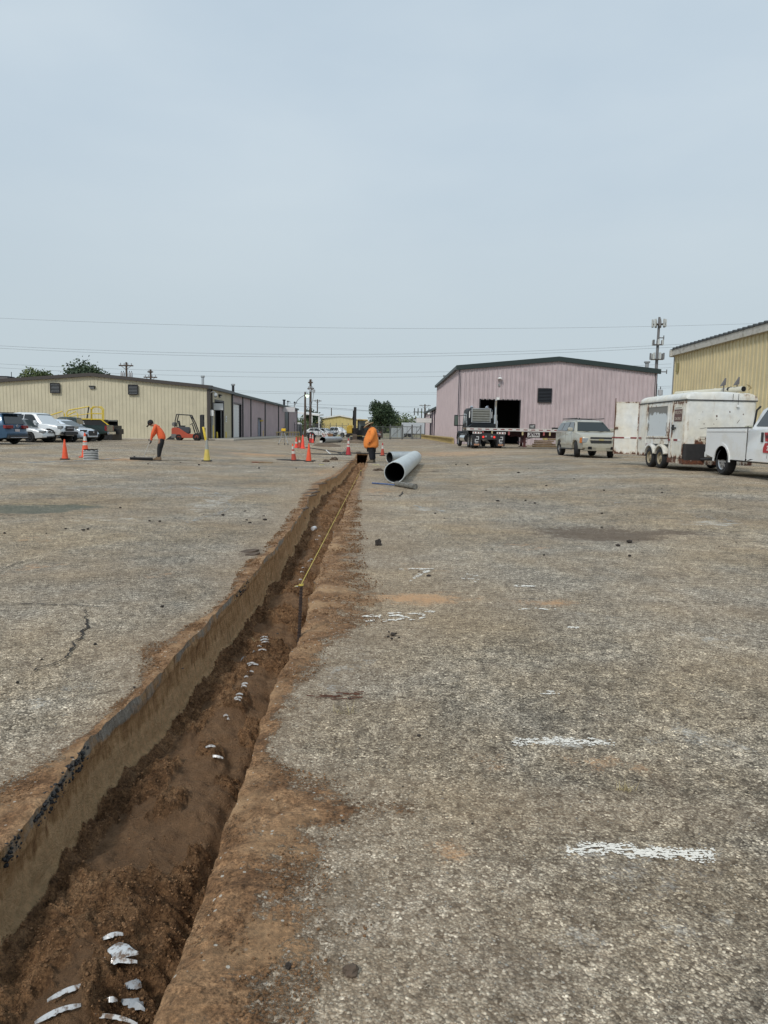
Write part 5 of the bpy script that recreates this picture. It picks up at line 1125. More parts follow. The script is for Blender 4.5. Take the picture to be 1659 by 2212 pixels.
# ---- silver pickup (front towards us)
tp = dict(L=5.35, hw=.95, sill=.44, wr=.40, ww=.27, belt=1.0, gb=1.10, roofz=1.80, plan=.12, arches=[(-1.75, .47), (1.80, .47)], rim='black', spokes=6, bed=(-2.62, -1.02), bedz=1.18,
    top=[(-1.0, .44), (-1.0, 1.12), (1.05, 1.14), (1.7, 1.12), (2.35, 1.02), (2.56, .90), (2.62, .62), (2.50, .44)],
    green=[(-1.0, 1.08), (-.86, 1.74), (-.4, 1.80), (.55, 1.79), (.78, 1.73), (1.42, 1.10)],
    wins=[[(-.82, 1.18), (-.05, 1.16), (-.03, 1.66), (-.70, 1.66)], [(.03, 1.16), (1.08, 1.15), (.66, 1.62), (.5, 1.68), (.05, 1.68)]], ws=((1.36, 1.14), (.80, 1.70)), bl=((-.99, 1.2), (-.88, 1.66)), seams=(0, 1.06), handles=(-.6, .3), mirror=(1.0, 1.14))
tp['bits'] = [('headlight', ((2.46, .70, .93), (.24, .40, .17), -.30), m_head), ('headlight', ((2.46, -.70, .93), (.24, .40, .17), .30), m_head), ('grille', ((2.61, 0, .86), (.07, .78, .30)), m_dark), ('grille_bar', ((2.65, 0, .87), (.03, .60, .05)), m_chrome),
    ('front_bumper', ((2.62, 0, .56), (.16, 1.1, .22)), m_dark), ('fog_light', ((2.56, .68, .58), (.12, .24, .15), -.3), m_dark), ('fog_light', ((2.56, -.68, .58), (.12, .24, .15), .3), m_dark), ('skid_plate', ((2.60, 0, .45), (.10, .7, .07)), m_rim)]
m_silv2 = paint('pale_silver_paint', (.72, .74, .75), .35)
c = pickup('pickup_truck', 'tall silver crew cab pickup facing us in the parked row', tp, m_silv2, 'vehicles parked in the left row'); place(c, 71, 44.6, heading(HX, HY))
# ---- pale blue silver sedan
al = dict(L=4.85, hw=.92, sill=.26, wr=.34, ww=.23, belt=.84, gb=.93, roofz=1.44, plan=.16, arches=[(-1.42, .39), (1.42, .39)], rim='alloy', spokes=5,
    top=[(-2.4, .32), (-2.42, .7), (-2.25, 1.02), (-1.6, 1.03), (.95, .97), (1.7, .88), (2.2, .74), (2.38, .52), (2.38, .32)],
    green=[(-1.95, .98), (-1.05, 1.38), (-.5, 1.44), (.1, 1.44), (.4, 1.39), (1.35, .93)],
    wins=[[(-1.35, 1.0), (-.42, .98), (-.40, 1.37), (-.98, 1.33)], [(-.36, .98), (.85, .96), (.32, 1.32), (.05, 1.37), (-.34, 1.37)]], ws=((1.28, .97), (.42, 1.37)), bl=((-1.90, 1.02), (-1.1, 1.36)), seams=(-.4, .8), handles=(-.6, .2), mirror=(.82, .96))
al['bits'] = [('headlight', ((2.14, .66, .74), (.40, .30, .09), -.42), m_dark), ('headlight', ((2.14, -.66, .74), (.40, .30, .09), .42), m_dark), ('grille', ((2.37, 0, .58), (.07, .9, .32)), m_dark), ('air_intake', ((2.33, .62, .42), (.09, .28, .2), -.3), m_well), ('air_intake', ((2.33, -.62, .42), (.09, .28, .2), .3), m_well), ('badge', ((2.42, 0, .64), (.03, .13, .11)), m_chrome)]
c = make_car('parked_car', 'pale blue silver sedan with dark grille tucked behind the silver pickup', 'car', al, paint('pale_blue_paint', (.64, .71, .78), .35), 'vehicles parked in the left row'); place(c, 131, 46.8, heading(HX, HY))
# ---- dark green old pickup, tail to the right
gp_ = dict(L=5.1, hw=.92, sill=.46, wr=.37, ww=.24, belt=.98, gb=1.06, roofz=1.64, plan=.10, arches=[(-1.55, .44), (1.65, .44)], rim='black', spokes=6, bed=(-2.5, -.55), bedz=1.10,
    top=[(-.52, .46), (-.52, 1.06), (1.05, 1.07), (1.8, 1.02), (2.3, .92), (2.48, .75), (2.5, .46)],
    green=[(-.52, 1.02), (-.42, 1.58), (0, 1.64), (.5, 1.63), (.7, 1.58), (1.3, 1.06)],
    wins=[[(-.36, 1.12), (.14, 1.10), (.16, 1.52), (-.28, 1.52)], [(.20, 1.10), (1.0, 1.10), (.60, 1.48), (.22, 1.52)]], ws=((1.26, 1.10), (.72, 1.56)), bl=((-.51, 1.14), (-.43, 1.52)), seams=(.2,), handles=(.35,), mirror=(.95, 1.08))
gp_['bits'] = [('tail_light', ((-2.44, .87, .90), (.14, .14, .34)), m_red), ('tail_light', ((-2.44, -.87, .90), (.14, .14, .34)), m_red), ('headlight', ((2.42, .66, .78), (.2, .34, .18)), m_head), ('headlight', ((2.42, -.66, .78), (.2, .34, .18)), m_head), ('grille', ((2.49, 0, .78), (.06, .8, .2)), m_dark)]
m_gr = paint('dark_green_paint', (.022, .040, .036), .2)
c = pickup('pickup_truck', 'dark green old pickup with its tail beside the black loading ramp', gp_, m_gr, 'vehicles parked in the left row'); place(c, 158, 49.6, heading(-.985, -.12))

# ---- yard ramp
t = thing('loading_ramp', 'black steel yard loading ramp with bright yellow railings behind the parked cars', 'loading ramp', (0, 0, 0))
m_rblk = mat('ramp_black', (.018, .018, .02), .5, var=.2, vs=3)
Y = 54.5; xr = ay(246, 940, Y).x; gz = float(g(xr, Y)); dk = ay(240, 907, Y).z - gz; xk = ay(188, 930, Y).x; xl_ = ay(66, 930, Y).x
for yy in (0, 1.95):
    q = MB(); q.prism([(xl_ - xr, .05), (-.05, .05), (-.05, dk), (xk - xr, dk), (xl_ - xr, .30)], yy, yy + .10); q.build('side_beam', m_rblk, t, .01)
q = MB(); q.add([(xl_ - xr, .1, .30), (xk - xr, .1, dk - .03), (xk - xr, 1.95, dk - .03), (xl_ - xr, 1.95, .30), (xl_ - xr, .1, .24), (xk - xr, .1, dk - .1), (xk - xr, 1.95, dk - .1), (xl_ - xr, 1.95, .24)], [(0, 1, 2, 3), (7, 6, 5, 4), (0, 4, 5, 1), (1, 5, 6, 2), (2, 6, 7, 3), (3, 7, 4, 0)])
q.b2((xk - xr, .1, dk - .1), (-.06, 1.95, dk - .03)); q.build('deck', m_grey, t)
q = MB(); q.b2((xk - xr, -.06, dk - .02), (-.55, -.001, dk + .06)); q.prism([(-.55, dk + .06), (-.55, dk - .02), (.1, dk - .52), (.1, dk - .42)], -.06, -.001); q.build('yellow_edge', m_safety, t)
q = MB(); q.b2((-.04, .0, .0), (.25, 2.0, dk * .72)); q.build('end_plate', m_rblk, t, .01); q = MB(); q.b2((.25, .5, dk * .30), (.62, 1.4, dk * .56)); q.build('bumper_block', m_rblk, t, .02)
q = MB(); q.b2((-.9, .4, 0), (-.7, 1.6, .5)); q.b2((-3.2, .4, 0), (-3.0, 1.6, dk - .1)); q.build('support_leg', m_rblk, t)
def railing(x0, x1, y, z0, z1, h, posts=2):
    q = MB(); pts = [(x0, y, z0), (x0, y, z0 + h - .18), (x0 + .16, y, z0 + h), (x1 - .16, y, z1 + h), (x1, y, z1 + h - .18), (x1, y, z1)]
    q.tube(pts, .045, 8); q.tube([(x0, y, z0 + h * .5), (x1, y, z1 + h * .5)], .032, 6); q.build('railing', m_safety, t)
def X(u): return ay(u, 920, Y).x - xr
def zd(x): return dk if x > xk - xr else .30 + (dk - .30) * (x - (xl_ - xr)) / (xk - xl_)
for u0, u1, y in ((158, 209.5, -.02), (209.5, 236, -.02), (188, 211, 1.95), (101, 153, -.02), (133, 157, 1.95), (70, 100, 1.95)):
    railing(X(u0), X(u1), y, zd(X(u0)) - .05, zd(X(u1)) - .05, 1.0 if u0 > 150 else .95)
q = MB(); q.tube([(X(189), .9, dk), (X(193), 1.0, dk + .95)], .05, 6); q.build('hand_pump_lever', m_dark, t)
def text(name, s_, size, loc, rot, m, parent, ext=.004, bold=0.0, shear=0.0):
    cu = bpy.data.curves.new(name, 'FONT'); cu.body = s_; cu.size = size; cu.extrude = ext; cu.offset = bold; cu.align_x = 'CENTER'; cu.align_y = 'CENTER'; cu.resolution_u = 2; cu.shear = shear
    o = bpy.data.objects.new(name, cu); o.rotation_euler = rot; o.location = loc
    COL.objects.link(o); dg = bpy.context.evaluated_depsgraph_get(); me = bpy.data.meshes.new_from_object(o.evaluated_get(dg)); me.materials.clear(); me.materials.append(m)
    n = bpy.data.objects.new(name, me); n.rotation_euler = rot; n.location = loc; bpy.data.objects.remove(o); link(n, parent); return n
q = MB(); q.b2((X(171.5), -.03, dk - .52), (X(193.5), -.001, dk - .14)); pl = q.build('name_plate', mat('plate_grey', (.45, .46, .46), .4), t, .01)
q = MB(); q.b2((X(171.5) + .04, -.04, dk - .48), (X(193.5) - .04, -.031, dk - .18)); q.build('plate_face', m_blk, t)
text('lettering', 'DOCKZILLA', .17, ((X(171.5) + X(193.5)) / 2, -.046, dk - .33), (math.pi / 2, 0, 0), mat('letter_white', (.75, .76, .76), .5), t, bold=.004)
t.location = (xr, Y - 1.0, gz)

# ---- forklift, mast to the right
t = thing('forklift', 'orange red forklift with black overhead guard parked by the tan wall', 'forklift', (0, 0, 0))
m_fk = mat('orange_red_enamel', (.46, .075, .035), .4, coat=.3, var=.12, vs=3, dirt=(.28, .10, .06), dirts=4, dirta=.36)
q = MB(); q.prism([(-1.18, .32), (-1.18, .95), (-1.02, 1.04), (-.62, 1.02), (-.45, .92), (0.10, .55), (.98, .50), (.98, .22), (-.3, .20), (-.95, .22)], -.52, .52); q.build('body', m_fk, t, .03, 35)
q = MB(); q.prism([(-1.20, .20), (-1.20, .52), (-.78, .52), (-.78, .20)], -.53, .53); q.build('counterweight', mat('fork_grey', (.16, .155, .15), .6), t, .02)
q = MB(); q.prism([(-.72, 1.0), (-.72, 1.10), (.12, 1.10), (.22, .95), (.22, .62), (.12, .56)], -.42, .42); q.build('engine_cover', mat('cover_dark', (.06, .065, .075), .5), t, .03, 35)
q = MB(); q.box((-.42, 0, 1.16), (.50, .46, .11)); q.box((-.64, 0, 1.38), (.11, .44, .44), ry=-.18); q.build('seat', m_dark, t, .04, 40)
q = MB()
for s_ in (1, -1):
    q.tube([(-.92, s_ * .45, .98), (-.88, s_ * .45, 1.6), (-.76, s_ * .45, 2.10)], .045, 6); q.tube([(.92, s_ * .45, .50), (.62, s_ * .45, 1.35), (.30, s_ * .45, 2.06)], .05, 6); q.tube([(-.76, s_ * .45, 2.10), (.30, s_ * .45, 2.06)], .045, 6)
for i in range(7): x_ = -.76 + 1.06 * i / 6; q.tube([(x_, -.45, 2.1 - .006 * i), (x_, .45, 2.1 - .006 * i)], .025, 5)
q.build('overhead_guard', m_dark, t)
q = MB(); q.tube([(-1.02, -.32, 1.30), (-1.02, .32, 1.30)], .17, 12); q.build('gas_bottle', mat('gas_bottle_grey', (.18, .18, .17), .4), t, .02, 40)
q = MB(); q.tube([(.62, 0, .6), (.45, 0, 1.20), (.40, 0, 1.32)], .05, 6); q.build('steering_column', m_dark, t); q = MB(); q.lathe([(.15, 0), (.17, .02), (.15, .04)], 14); so = q.build('steering_wheel', m_dark, t); so.location = (.36, 0, 1.34); so.rotation_euler = (0, -.6, 0)
q = MB(); q.ball((.42, -.38, 1.86), .09, 8, 5); q.ball((.36, .38, 1.86), .09, 8, 5); q.build('work_lamp', m_dark, t)
for s_ in (1, -1):
    q = MB(); q.b2((1.16, s_ * .34 - .05, .08), (1.32, s_ * .34 + .05, 2.12)); q.b2((1.05, s_ * .24 - .04, .12), (1.16, s_ * .24 + .04, 2.06)); q.build('mast_rail', m_dark, t)
q = MB(); [q.b2((1.10, -.34, z), (1.28, .34, z + .10)) for z in (.25, 1.15, 2.0)]; q.tube([(1.12, 0, .2), (1.12, 0, 1.7)], .05, 8); q.build('mast_crossbar', m_dark, t)
q = MB(); q.b2((1.33, -.45, .12), (1.38, .45, .24)); q.b2((1.33, -.45, .52), (1.38, .45, .62)); [q.b2((1.32, a - .03, .1), (1.40, a + .03, 1.05)) for a in (-.42, .42)]; q.build('carriage', m_dark, t)
for s_ in (1, -1): q = MB(); q.b2((1.36, s_ * .22 - .06, .06), (2.2, s_ * .22 + .06, .10)); q.b2((1.38, s_ * .22 - .06, .06), (1.43, s_ * .22 + .06, .62)); q.build('fork', m_dark, t)
for x_, r_ in ((-.62, .25), (.80, .31)):
    for s_ in (1, -1): wheel(t, x_, s_ * .46, r_, .2, 'black', 6, 0, .55)
place(t, 405, 58.5, R_(38)); t.rotation_euler = (0, 0, R_(6))
t['label'] = 'orange red forklift with black overhead guard parked by the tan warehouse wall'

# ---- semi tractor and flatbed
m_trk = mat('black_truck_paint', (.010, .013, .017), .42, spec=.35)
t = thing('semi_truck', 'black semi tractor seen from behind with tall chrome exhaust stack', 'truck', (0, 0, 0))
sc = dict(L=4.2, hw=1.15, sill=.9, wr=.5, ww=.3, belt=2.6, plan=.08, arches=[])
# local x forward, origin at rear axle pair centre
q = MB(); q.prism([(1.9, 1.05), (1.9, 2.95), (2.15, 3.12), (3.6, 3.12), (3.95, 2.95), (4.45, 2.05), (4.45, 1.05)], -1.02, 1.02); q.build('cab', m_trk, t, .10, 40, seg=3)
q = MB(); q.prism([(4.3, .95), (4.3, 2.0), (5.6, 1.85), (6.35, 1.70), (6.5, 1.3), (6.5, .75), (5.9, .75)], -.72, .72); q.build('bonnet', m_trk, t, .08, 40, seg=2)
for s_ in (1, -1):
    q = MB(); P = [(6.3 - .15, .62)]
    pts = [(5.55 + .72 * math.cos(a), .55 + .75 * math.sin(a)) for a in np.linspace(.1, math.pi - .15, 9)]; inn = [(5.55 + .60 * math.cos(a), .55 + .62 * math.sin(a)) for a in np.linspace(math.pi - .15, .1, 9)]
    q.prism(pts + inn, s_ * .70 if s_ > 0 else -1.2, s_ * 1.2 if s_ > 0 else -.70); q.build('fender', m_trk, t, .02, 40)
    q = MB(); q.b2((2.3, s_ * 1.035 - .012, 1.95), (2.72, s_ * 1.035 + .012, 2.65)); q.build('window', m_glass, t)
    q = MB(); q.prism([(2.9, 1.9), (3.95, 1.9), (3.72, 2.72), (2.9, 2.72)], s_ * 1.035 - .012, s_ * 1.035 + .012); q.build('window', m_glass, t)
    q = MB(); q.b2((1.92, s_ * 1.01 - .05, 1.15), (1.86, s_ * 1.01 + .05, 1.2)); q.tube([(2.0, s_ * 1.09, 1.3), (2.0, s_ * 1.09, 2.1)], .03, 6); q.tube([(3.0, s_ * 1.09, 1.3), (3.0, s_ * 1.09, 2.1)], .03, 6); q.build('grab_rail', m_chrome, t)
    q = MB(); q.box((4.05, s_ * 1.62, 2.15), (.14, .34, .92)); mo = q.build('mirror', m_dark, t, .04, 40); q = MB(); q.b2((3.975, s_ * 1.62 - .13, 1.78), (3.979, s_ * 1.62 + .13, 2.52)); q.build('mirror_glass', mat('mirror_green', (.10, .13, .11), .15), mo)
    q = MB(); q.tube([(4.05, s_ * 1.5, 1.75), (4.1, s_ * 1.05, 1.75)], .04, 6); q.tube([(4.05, s_ * 1.5, 2.5), (4.0, s_ * 1.0, 2.6)], .03, 6); q.build('mirror_arm', m_dark, t)
    q = MB(); q.tube([(2.0, s_ * .95, .72), (4.2, s_ * .95, .72)], .33, 14); q.build('fuel_tank', m_chrome, t, smooth=50); q = MB(); q.b2((2.4, s_ * 1.0, 1.02), (4.2, s_ * 1.2, 1.07)); q.build('step', m_rim, t)
    q = MB(); q.ball((2.6, s_ * .62, 3.20), .13, 10, 6, (2.0, 1, .8)); q.lathe([(.13, 0), (.15, .05)], 10, (2.3, s_ * .62, 3.20), 'x'); q.build('roof_horn', m_chrome, t, smooth=50)
    q = MB(); q.b2((1.88, s_ * .90 - .04, 2.35), (1.905, s_ * .90 + .04, 2.85)); q.build('reflector', m_white, t)
    # mud flaps with logo
    q = MB(); q.b2((-1.62, s_ * .92 - .31, .18), (-1.60, s_ * .92 + .31, 1.22)); fl = q.build('mud_flap', m_blk, t)
    q = MB(); q.b2((-1.66, s_ * .92 - .33, 1.10), (-1.63, s_ * .92 + .33, 1.24)); q.build('flap_bracket', m_white, fl)
    for i in range(3): q = MB(); yy = s_ * .92 - .22 + i * .22; q.b2((-1.665, yy - .05, 1.12), (-1.661, yy + .05, 1.22)); q.build('reflector', m_red, fl)
    q = MB(); yy = s_ * .92 # stylised 2 shaped mark
    def LB(a, b): q.b2((-1.63, yy - a[0], a[1]), (-1.621, yy - b[0], b[1]))
    LB((-.04, .84), (.16, .90)); LB((.11, .70), (.16, .84)); LB((-.10, .64), (.16, .70)); LB((-.14, .50), (-.08, .70)); LB((-.14, .46), (.12, .52)); LB((-.12, .38), (.12, .41)); LB((-.07, .31), (.07, .34)); q.build('logo', mat('logo_silver', (.55, .56, .57), .4), fl)
    q = MB(); q.b2((-1.63, yy - .20, .22), (-1.621, yy + .20, .34)); q.build('flap_plate', mat('rust_plate', (.42, .22, .13) if s_ > 0 else (.22, .21, .16), .6), fl)
    q = MB(); q.lathe([(0, 0), (.085, 0), (.085, .05)], 12, (-1.60, s_ * .42, .86), 'x'); q.build('tail_light', mat('red_lit_lamp', (.6, .03, .03), .3, emit=((1, .06, .04), .55)), t); q = MB(); q.lathe([(0, 0), (.07, 0), (.07, .05)], 12, (-1.60, s_ * .22, .90), 'x'); q.build('reverse_light', m_head, t)
    q = MB(); q.b2((-1.50, s_ * .40 - .05, .74), (3.8, s_ * .40 + .05, 1.0)); q.build('chassis_rail', m_dark, t)
    for x_ in (-.66, .66):
        for k_ in (.92,): wheel(t, x_, s_ * k_, .51, .52, 'chrome', 10, 0, .56)
    wheel(t, 5.55, s_ * 1.02, .51, .28, 'chrome', 10, 0, .56)
q = MB(); q.b2((-1.56, -.62, .66), (-1.50, .62, 1.12)); q.build('rear_crossmember', m_dark, t)
q = MB(); q.b2((-.75, -.46, 1.02), (.4, .46, 1.20)); q.prism([(-1.1, .98), (-.75, 1.20), (-.75, 1.02)], -.4, .4); q.build('fifth_wheel', mat('greasy_steel', (.05, .05, .05), .4, .5), t, .02)
# headache rack panel: five louvred boards in a bright frame, dark box below
rk = MB(); rk.b2((1.66, -.78, 1.98), (1.76, -.71, 3.10)); rk.b2((1.66, .71, 1.98), (1.76, .78, 3.10)); rk.b2((1.66, -.71, 3.03), (1.76, .71, 3.10)); rk.b2((1.66, -.71, 1.98), (1.76, .71, 2.03)); rkk = rk.build('headache_rack', m_rim, t, .01)
m_alu = mat('dull_aluminium', (.26, .26, .235), .45, .5, var=.15, vs=3)
for i in range(5): z_ = 2.05 + i * .194; q = MB(); q.prism([(1.70, z_), (1.66, z_ + .04), (1.66, z_ + .13), (1.70, z_ + .185), (1.74, z_ + .185), (1.74, z_)], -.705, .705); q.build('rack_board', m_alu, rkk)
q = MB(); q.prism([(-1.1, 1.12), (1.1, 1.12), (1.1, 1.62), (.75, 1.90), (-1.1, 1.90)], 1.15, 1.72, 'yz'); q.build('tool_box', m_trk, t, .03, 35)
q = MB(); q.tube([(1.72, -1.16, 1.5), (1.72, -1.16, 3.05), (1.72, -1.16, 3.55), (1.66, -1.16, 3.78)], .085, 12); q.build('exhaust_stack', m_chrome, t, smooth=50)
q = MB(); q.tube([(1.72, -1.16, 1.55), (1.72, -1.16, 2.62)], .135, 12); q.build('heat_shield', m_chrome, t, smooth=50); q = MB(); q.tube([(1.5, -1.28, 1.2), (1.5, -1.28, 2.1), (1.6, -1.22, 2.2)], .03, 6); q.build('grab_rail', m_chrome, t)
q = MB(); q.b2((1.90, -.80, 1.1), (1.905, .80, 2.0)); q.build('cab_back', m_trk, t)
pt = at(1046, 55.5); t.location = pt; t.rotation_euler = (0, 0, math.pi / 2 + R_(3.5))
tractor_p = pt
# flatbed
t = thing('flatbed_trailer', 'long flatbed trailer with pale deck edge and red white tape hitched to the black tractor', 'trailer', (0, 0, 0))
Yt = 54.7; xa = ay(1007.5, 925, Yt).x; gz = float(g(xa + 3, Yt)); zt = ay(1007.5, 923.8, Yt).z - gz; LT = 14.0; m_mar = mat('maroon_steel', (.055, .018, .022), .6, var=.2, vs=2)
for i in range(14):
    q = MB(); q.b2((i * LT / 14 + .008, -.0, zt - .06), ((i + 1) * LT / 14 - .008, 2.5, zt)); q.build('deck_plank', m_wood, t)
q = MB(); q.b2((0, -.05, zt - .20), (LT, -.004, zt + .012)); q.b2((0, 2.504, zt - .2), (LT, 2.55, zt + .012)); q.build('side_rail', mat('deck_edge_white', (.60, .58, .56), .5, dirt=(.35, .3, .27), dirts=3, dirta=.4), t)
for i in range(24): x_ = .28 + i * .585; q = MB(); q.b2((x_, -.056, zt - .12), (x_ + .30, -.051, zt - .055)); q.build('red_tape', mat('dull_red_tape', (.22, .035, .04), .5), t)
q = MB()
for yy in (.75, 1.70): q.prism([(.5, zt - .22), (LT, zt - .22), (LT, zt - .62), (4.6, zt - .70), (3.6, zt - .44), (.5, zt - .36)], yy, yy + .06)
q.build('main_beam', m_mar, t)
for i in range(14): q = MB(); q.b2((.5 + i, .02, zt - .20), (.58 + i, 2.48, zt - .10)); q.build('cross_member', m_mar, t)
for x_ in (4.55, 5.9):
    pass
for yy in (.55, 1.85):
    q = MB(); q.b2((4.5, yy - .07, .16), (4.68, yy + .07, zt - .25)); q.b2((4.40, yy - .16, .10), (4.78, yy + .16, .16)); q.build('landing_leg', mat('red_brown_steel', (.10, .03, .03), .6), t)
q = MB(); q.tube([(3.6, .6, zt - .35), (4.5, .6, .75)], .03, 5); q.tube([(5.9, .6, zt - .5), (4.68, .6, .7)], .03, 5); q.build('leg_brace', m_mar, t)
xg = ay(1131, 950, Yt).x - xa
q = MB(); q.b2((xg - .10, .6, .50), (xg + .10, .8, zt - .3)); q.b2((xg - .35, .55, .44), (xg + .35, .85, .50)); q.tube([(xg - .95, .7, zt - .6), (xg - .1, .7, 1.0)], .035, 5); q.tube([(xg + .75, .7, zt - .6), (xg + .1, .7, 1.0)], .035, 5); q.tube([(xg - .9, .7, .98), (xg - .1, .7, .98)], .03, 5); q.build('leg_frame', m_mar, t)
xs_ = ay(1153, 938, Yt).x - xa; q = MB(); q.b2((xs_ - .47, .02, zt - .64), (xs_ + .47, .05, zt - .27)); q.build('sign_plate', mat('sign_pale', (.50, .49, .48), .5), t, .01)
text('lettering', 'TRA', .27, (xs_ + .13, .012, zt - .455), (math.pi / 2, 0, 0), mat('letter_maroon', (.035, .012, .022), .5), t, bold=.010, shear=.12)
text('lettering', 'X', .37, (xs_ - .27, .010, zt - .455), (math.pi / 2, 0, 0), MATS['letter_maroon'], t, bold=.012, shear=.3)
for i, u_ in enumerate((1043.5, 1063, 1099.5, 1129, 1175, 1188)): x_ = ay(u_, 930, Yt).x - xa; q = MB(); q.b2((x_ - .06, -.03, zt - .50), (x_ + .06, .0, zt - .22)); q.b2((x_ - .05, -.04, zt - .30), (x_ + .05, -.03, zt - .24)); q.build('strap_winch', mat('pink_red_winch', (.36, .10, .10), .5) if i % 2 == 0 else mat('brass_winch', (.48, .40, .22), .4), t)
for x_ in (11.6, 12.9):
    for yy in (.32, 2.18): wheel(t, x_, yy - 1.25 + 1.25, .5, .5, 'chrome', 10, 0, .56)
xm = ay(1151, 918, Yt).x - xa; q = MB(); q.b2((xm - .22, .2, zt + .01), (xm + .24, .25, zt + .36)); mk = q.build('number_board', m_blk, t); q = MB(); q.b2((xm - .14, .19, zt + .09), (xm + .17, .199, zt + .29)); q.build('board_face', mat('board_face', (.42, .43, .43), .6, dirt=(.03, .03, .03), dirts=9, dirta=.45), mk)
q = MB(); x_ = ay(1196, 918, Yt).x - xa; q.b2((x_, .3, zt + .01), (x_ + 1.1, .6, zt + .14)); q.build('rolled_strap', m_dark, t)
t.location = (xa, Yt, gz)

# ---- tan SUV facing us
th = dict(L=5.13, hw=1.0, sill=.42, wr=.41, ww=.28, belt=1.12, gb=1.28, roofz=1.92, plan=.12, arches=[(-1.40, .48), (1.50, .48)], rim='chrome', spokes=5, steer=R_(-14),
    top=[(-2.50, .50), (-2.56, .80), (-2.48, 1.28), (1.1, 1.30), (1.7, 1.26), (2.30, 1.15), (2.50, 1.03), (2.56, .62), (2.46, .42)],
    green=[(-2.44, 1.24), (-2.25, 1.74), (-2.0, 1.88), (-.6, 1.92), (.40, 1.88), (.66, 1.81), (1.46, 1.27)], gt=.38,
    wins=[[(-2.16, 1.35), (-1.25, 1.34), (-1.22, 1.77), (-2.0, 1.74)], [(-1.15, 1.34), (-.25, 1.33), (-.23, 1.79), (-1.13, 1.78)], [(-.15, 1.33), (1.0, 1.33), (.58, 1.69), (.40, 1.78), (-.13, 1.79)]],
    ws=((1.40, 1.32), (.72, 1.78)), bl=((-2.42, 1.32), (-2.26, 1.72)), seams=(-1.2, -.2, .95), handles=(-1.0, .0), mirror=(.92, 1.32), wsm=mat('suv_windscreen', (.022, .030, .030), .2, spec=.4))
m_champ = paint('champagne_paint', (.47, .445, .365), .25, .38, dirt=(.42, .385, .30), dirts=1.2, dirta=.42); m_champd = mat('champagne_cladding', (.27, .25, .20), .55)
th['bits'] = [('headlight', ((2.42, .75, .86), (.20, .36, .22), -.20), m_head), ('headlight', ((2.42, -.75, .86), (.20, .36, .22), .20), m_head), ('turn_signal', ((2.38, -.95, .86), (.16, .07, .27), .2), m_amber), ('turn_signal', ((2.38, .95, .86), (.16, .07, .27), -.2), m_amber),
    ('upper_grille', ((2.545, 0, .98), (.06, 1.06, .10)), m_dark), ('lower_grille', ((2.565, 0, .80), (.06, 1.02, .13)), m_dark), ('grille_bar', ((2.575, 0, .895), (.07, 1.12, .07)), m_champ), ('badge', ((2.62, 0, .895), (.03, .24, .09)), mat('gold_badge', (.50, .42, .22), .35, .5)),
    ('front_bumper', ((2.52, 0, .60), (.22, 1.78, .20)), m_champ), ('bumper_lower', ((2.50, 0, .43), (.22, 1.6, .16)), m_champd), ('licence_plate', ((2.62, 0, .44), (.03, .50, .17)), mat('plate_tan', (.36, .33, .25), .6)),
    ('fog_light', ((2.62, .56, .50), (.03, .2, .14)), m_well), ('fog_light', ((2.62, -.56, .50), (.03, .2, .14)), m_well),
    ('roof_rail', ((-.55, .70, 1.97), (2.6, .05, .04)), m_dark), ('roof_rail', ((-.55, -.70, 1.97), (2.6, .05, .04)), m_dark), ('roof_bar', ((.1, 0, 1.96), (.06, 1.4, .03)), m_dark), ('roof_bar', ((-1.3, 0, 1.96), (.06, 1.4, .03)), m_dark), ('aerial', ((.5, -.5, 1.95), (.14, .03, .10)), m_dark),
    ('running_board', ((.05, -1.0, .40), (2.0, .12, .06)), m_dark), ('running_board', ((.05, 1.0, .40), (2.0, .12, .06)), m_dark), ('side_molding', ((-.62, -1.0, .66), (.9, .03, .13)), m_champ), ('side_molding', ((.55, -1.0, .66), (.9, .03, .13)), m_champ), ('wiper', ((1.43, .35, 1.325), (.05, .6, .02), .3), m_dark), ('wiper', ((1.43, -.35, 1.325), (.05, .6, .02), .3), m_dark)]
c = make_car('parked_car', 'dusty champagne SUV facing us between the flatbed and the rusty white trailer', 'car', th, m_champ); place(c, 1262, 37.6, heading(.03, -1))

# ---- rusty enclosed trailer
m_rust = bpy.data.materials.new('rusty_white_paint'); T, B, L = nodes(m_rust); V = T.nodes.new('ShaderNodeTexCoord').outputs['Object']
mpz = T.nodes.new('ShaderNodeMapping'); mpz.inputs['Scale'].default_value = (1, 1, .45); L(V, mpz.inputs[0])
basew = mixc(T, rng_(T, noise(T, V, .9, 4), .4, .62), (.76, .77, .75), (.76, .72, .62))
basew = scl(T, basew, rng_(T, noise(T, V, 5, 5), .3, .7, .86, 1.06))
nr = noise(T, mpz.outputs[0], 2.9, 9, .74); edgew = attr(T, 'rust')
rf_ = rng_(T, mth(T, 'ADD', nr, mth(T, 'MULTIPLY', edgew, .34)), .70, .73)
stn = rng_(T, mth(T, 'ADD', nr, mth(T, 'MULTIPLY', edgew, .36)), .62, .74, 0, .6)
basew = mixc(T, stn, basew, (.42, .27, .13)); rcol = ramp(T, noise(T, V, 18, 5), [(.3, (.05, .025, .018)), (.55, (.13, .045, .022)), (.75, (.26, .10, .04))])
basew = mixc(T, rf_, basew, rcol); L(basew, B.inputs['Base Color']); B.inputs['Roughness'].default_value = .55
def set_rust(o, f):
    me = o.data; a = me.attributes.new('rust', 'FLOAT', 'POINT'); a.data.foreach_set('value', [float(f(v.co)) for v in me.vertices])
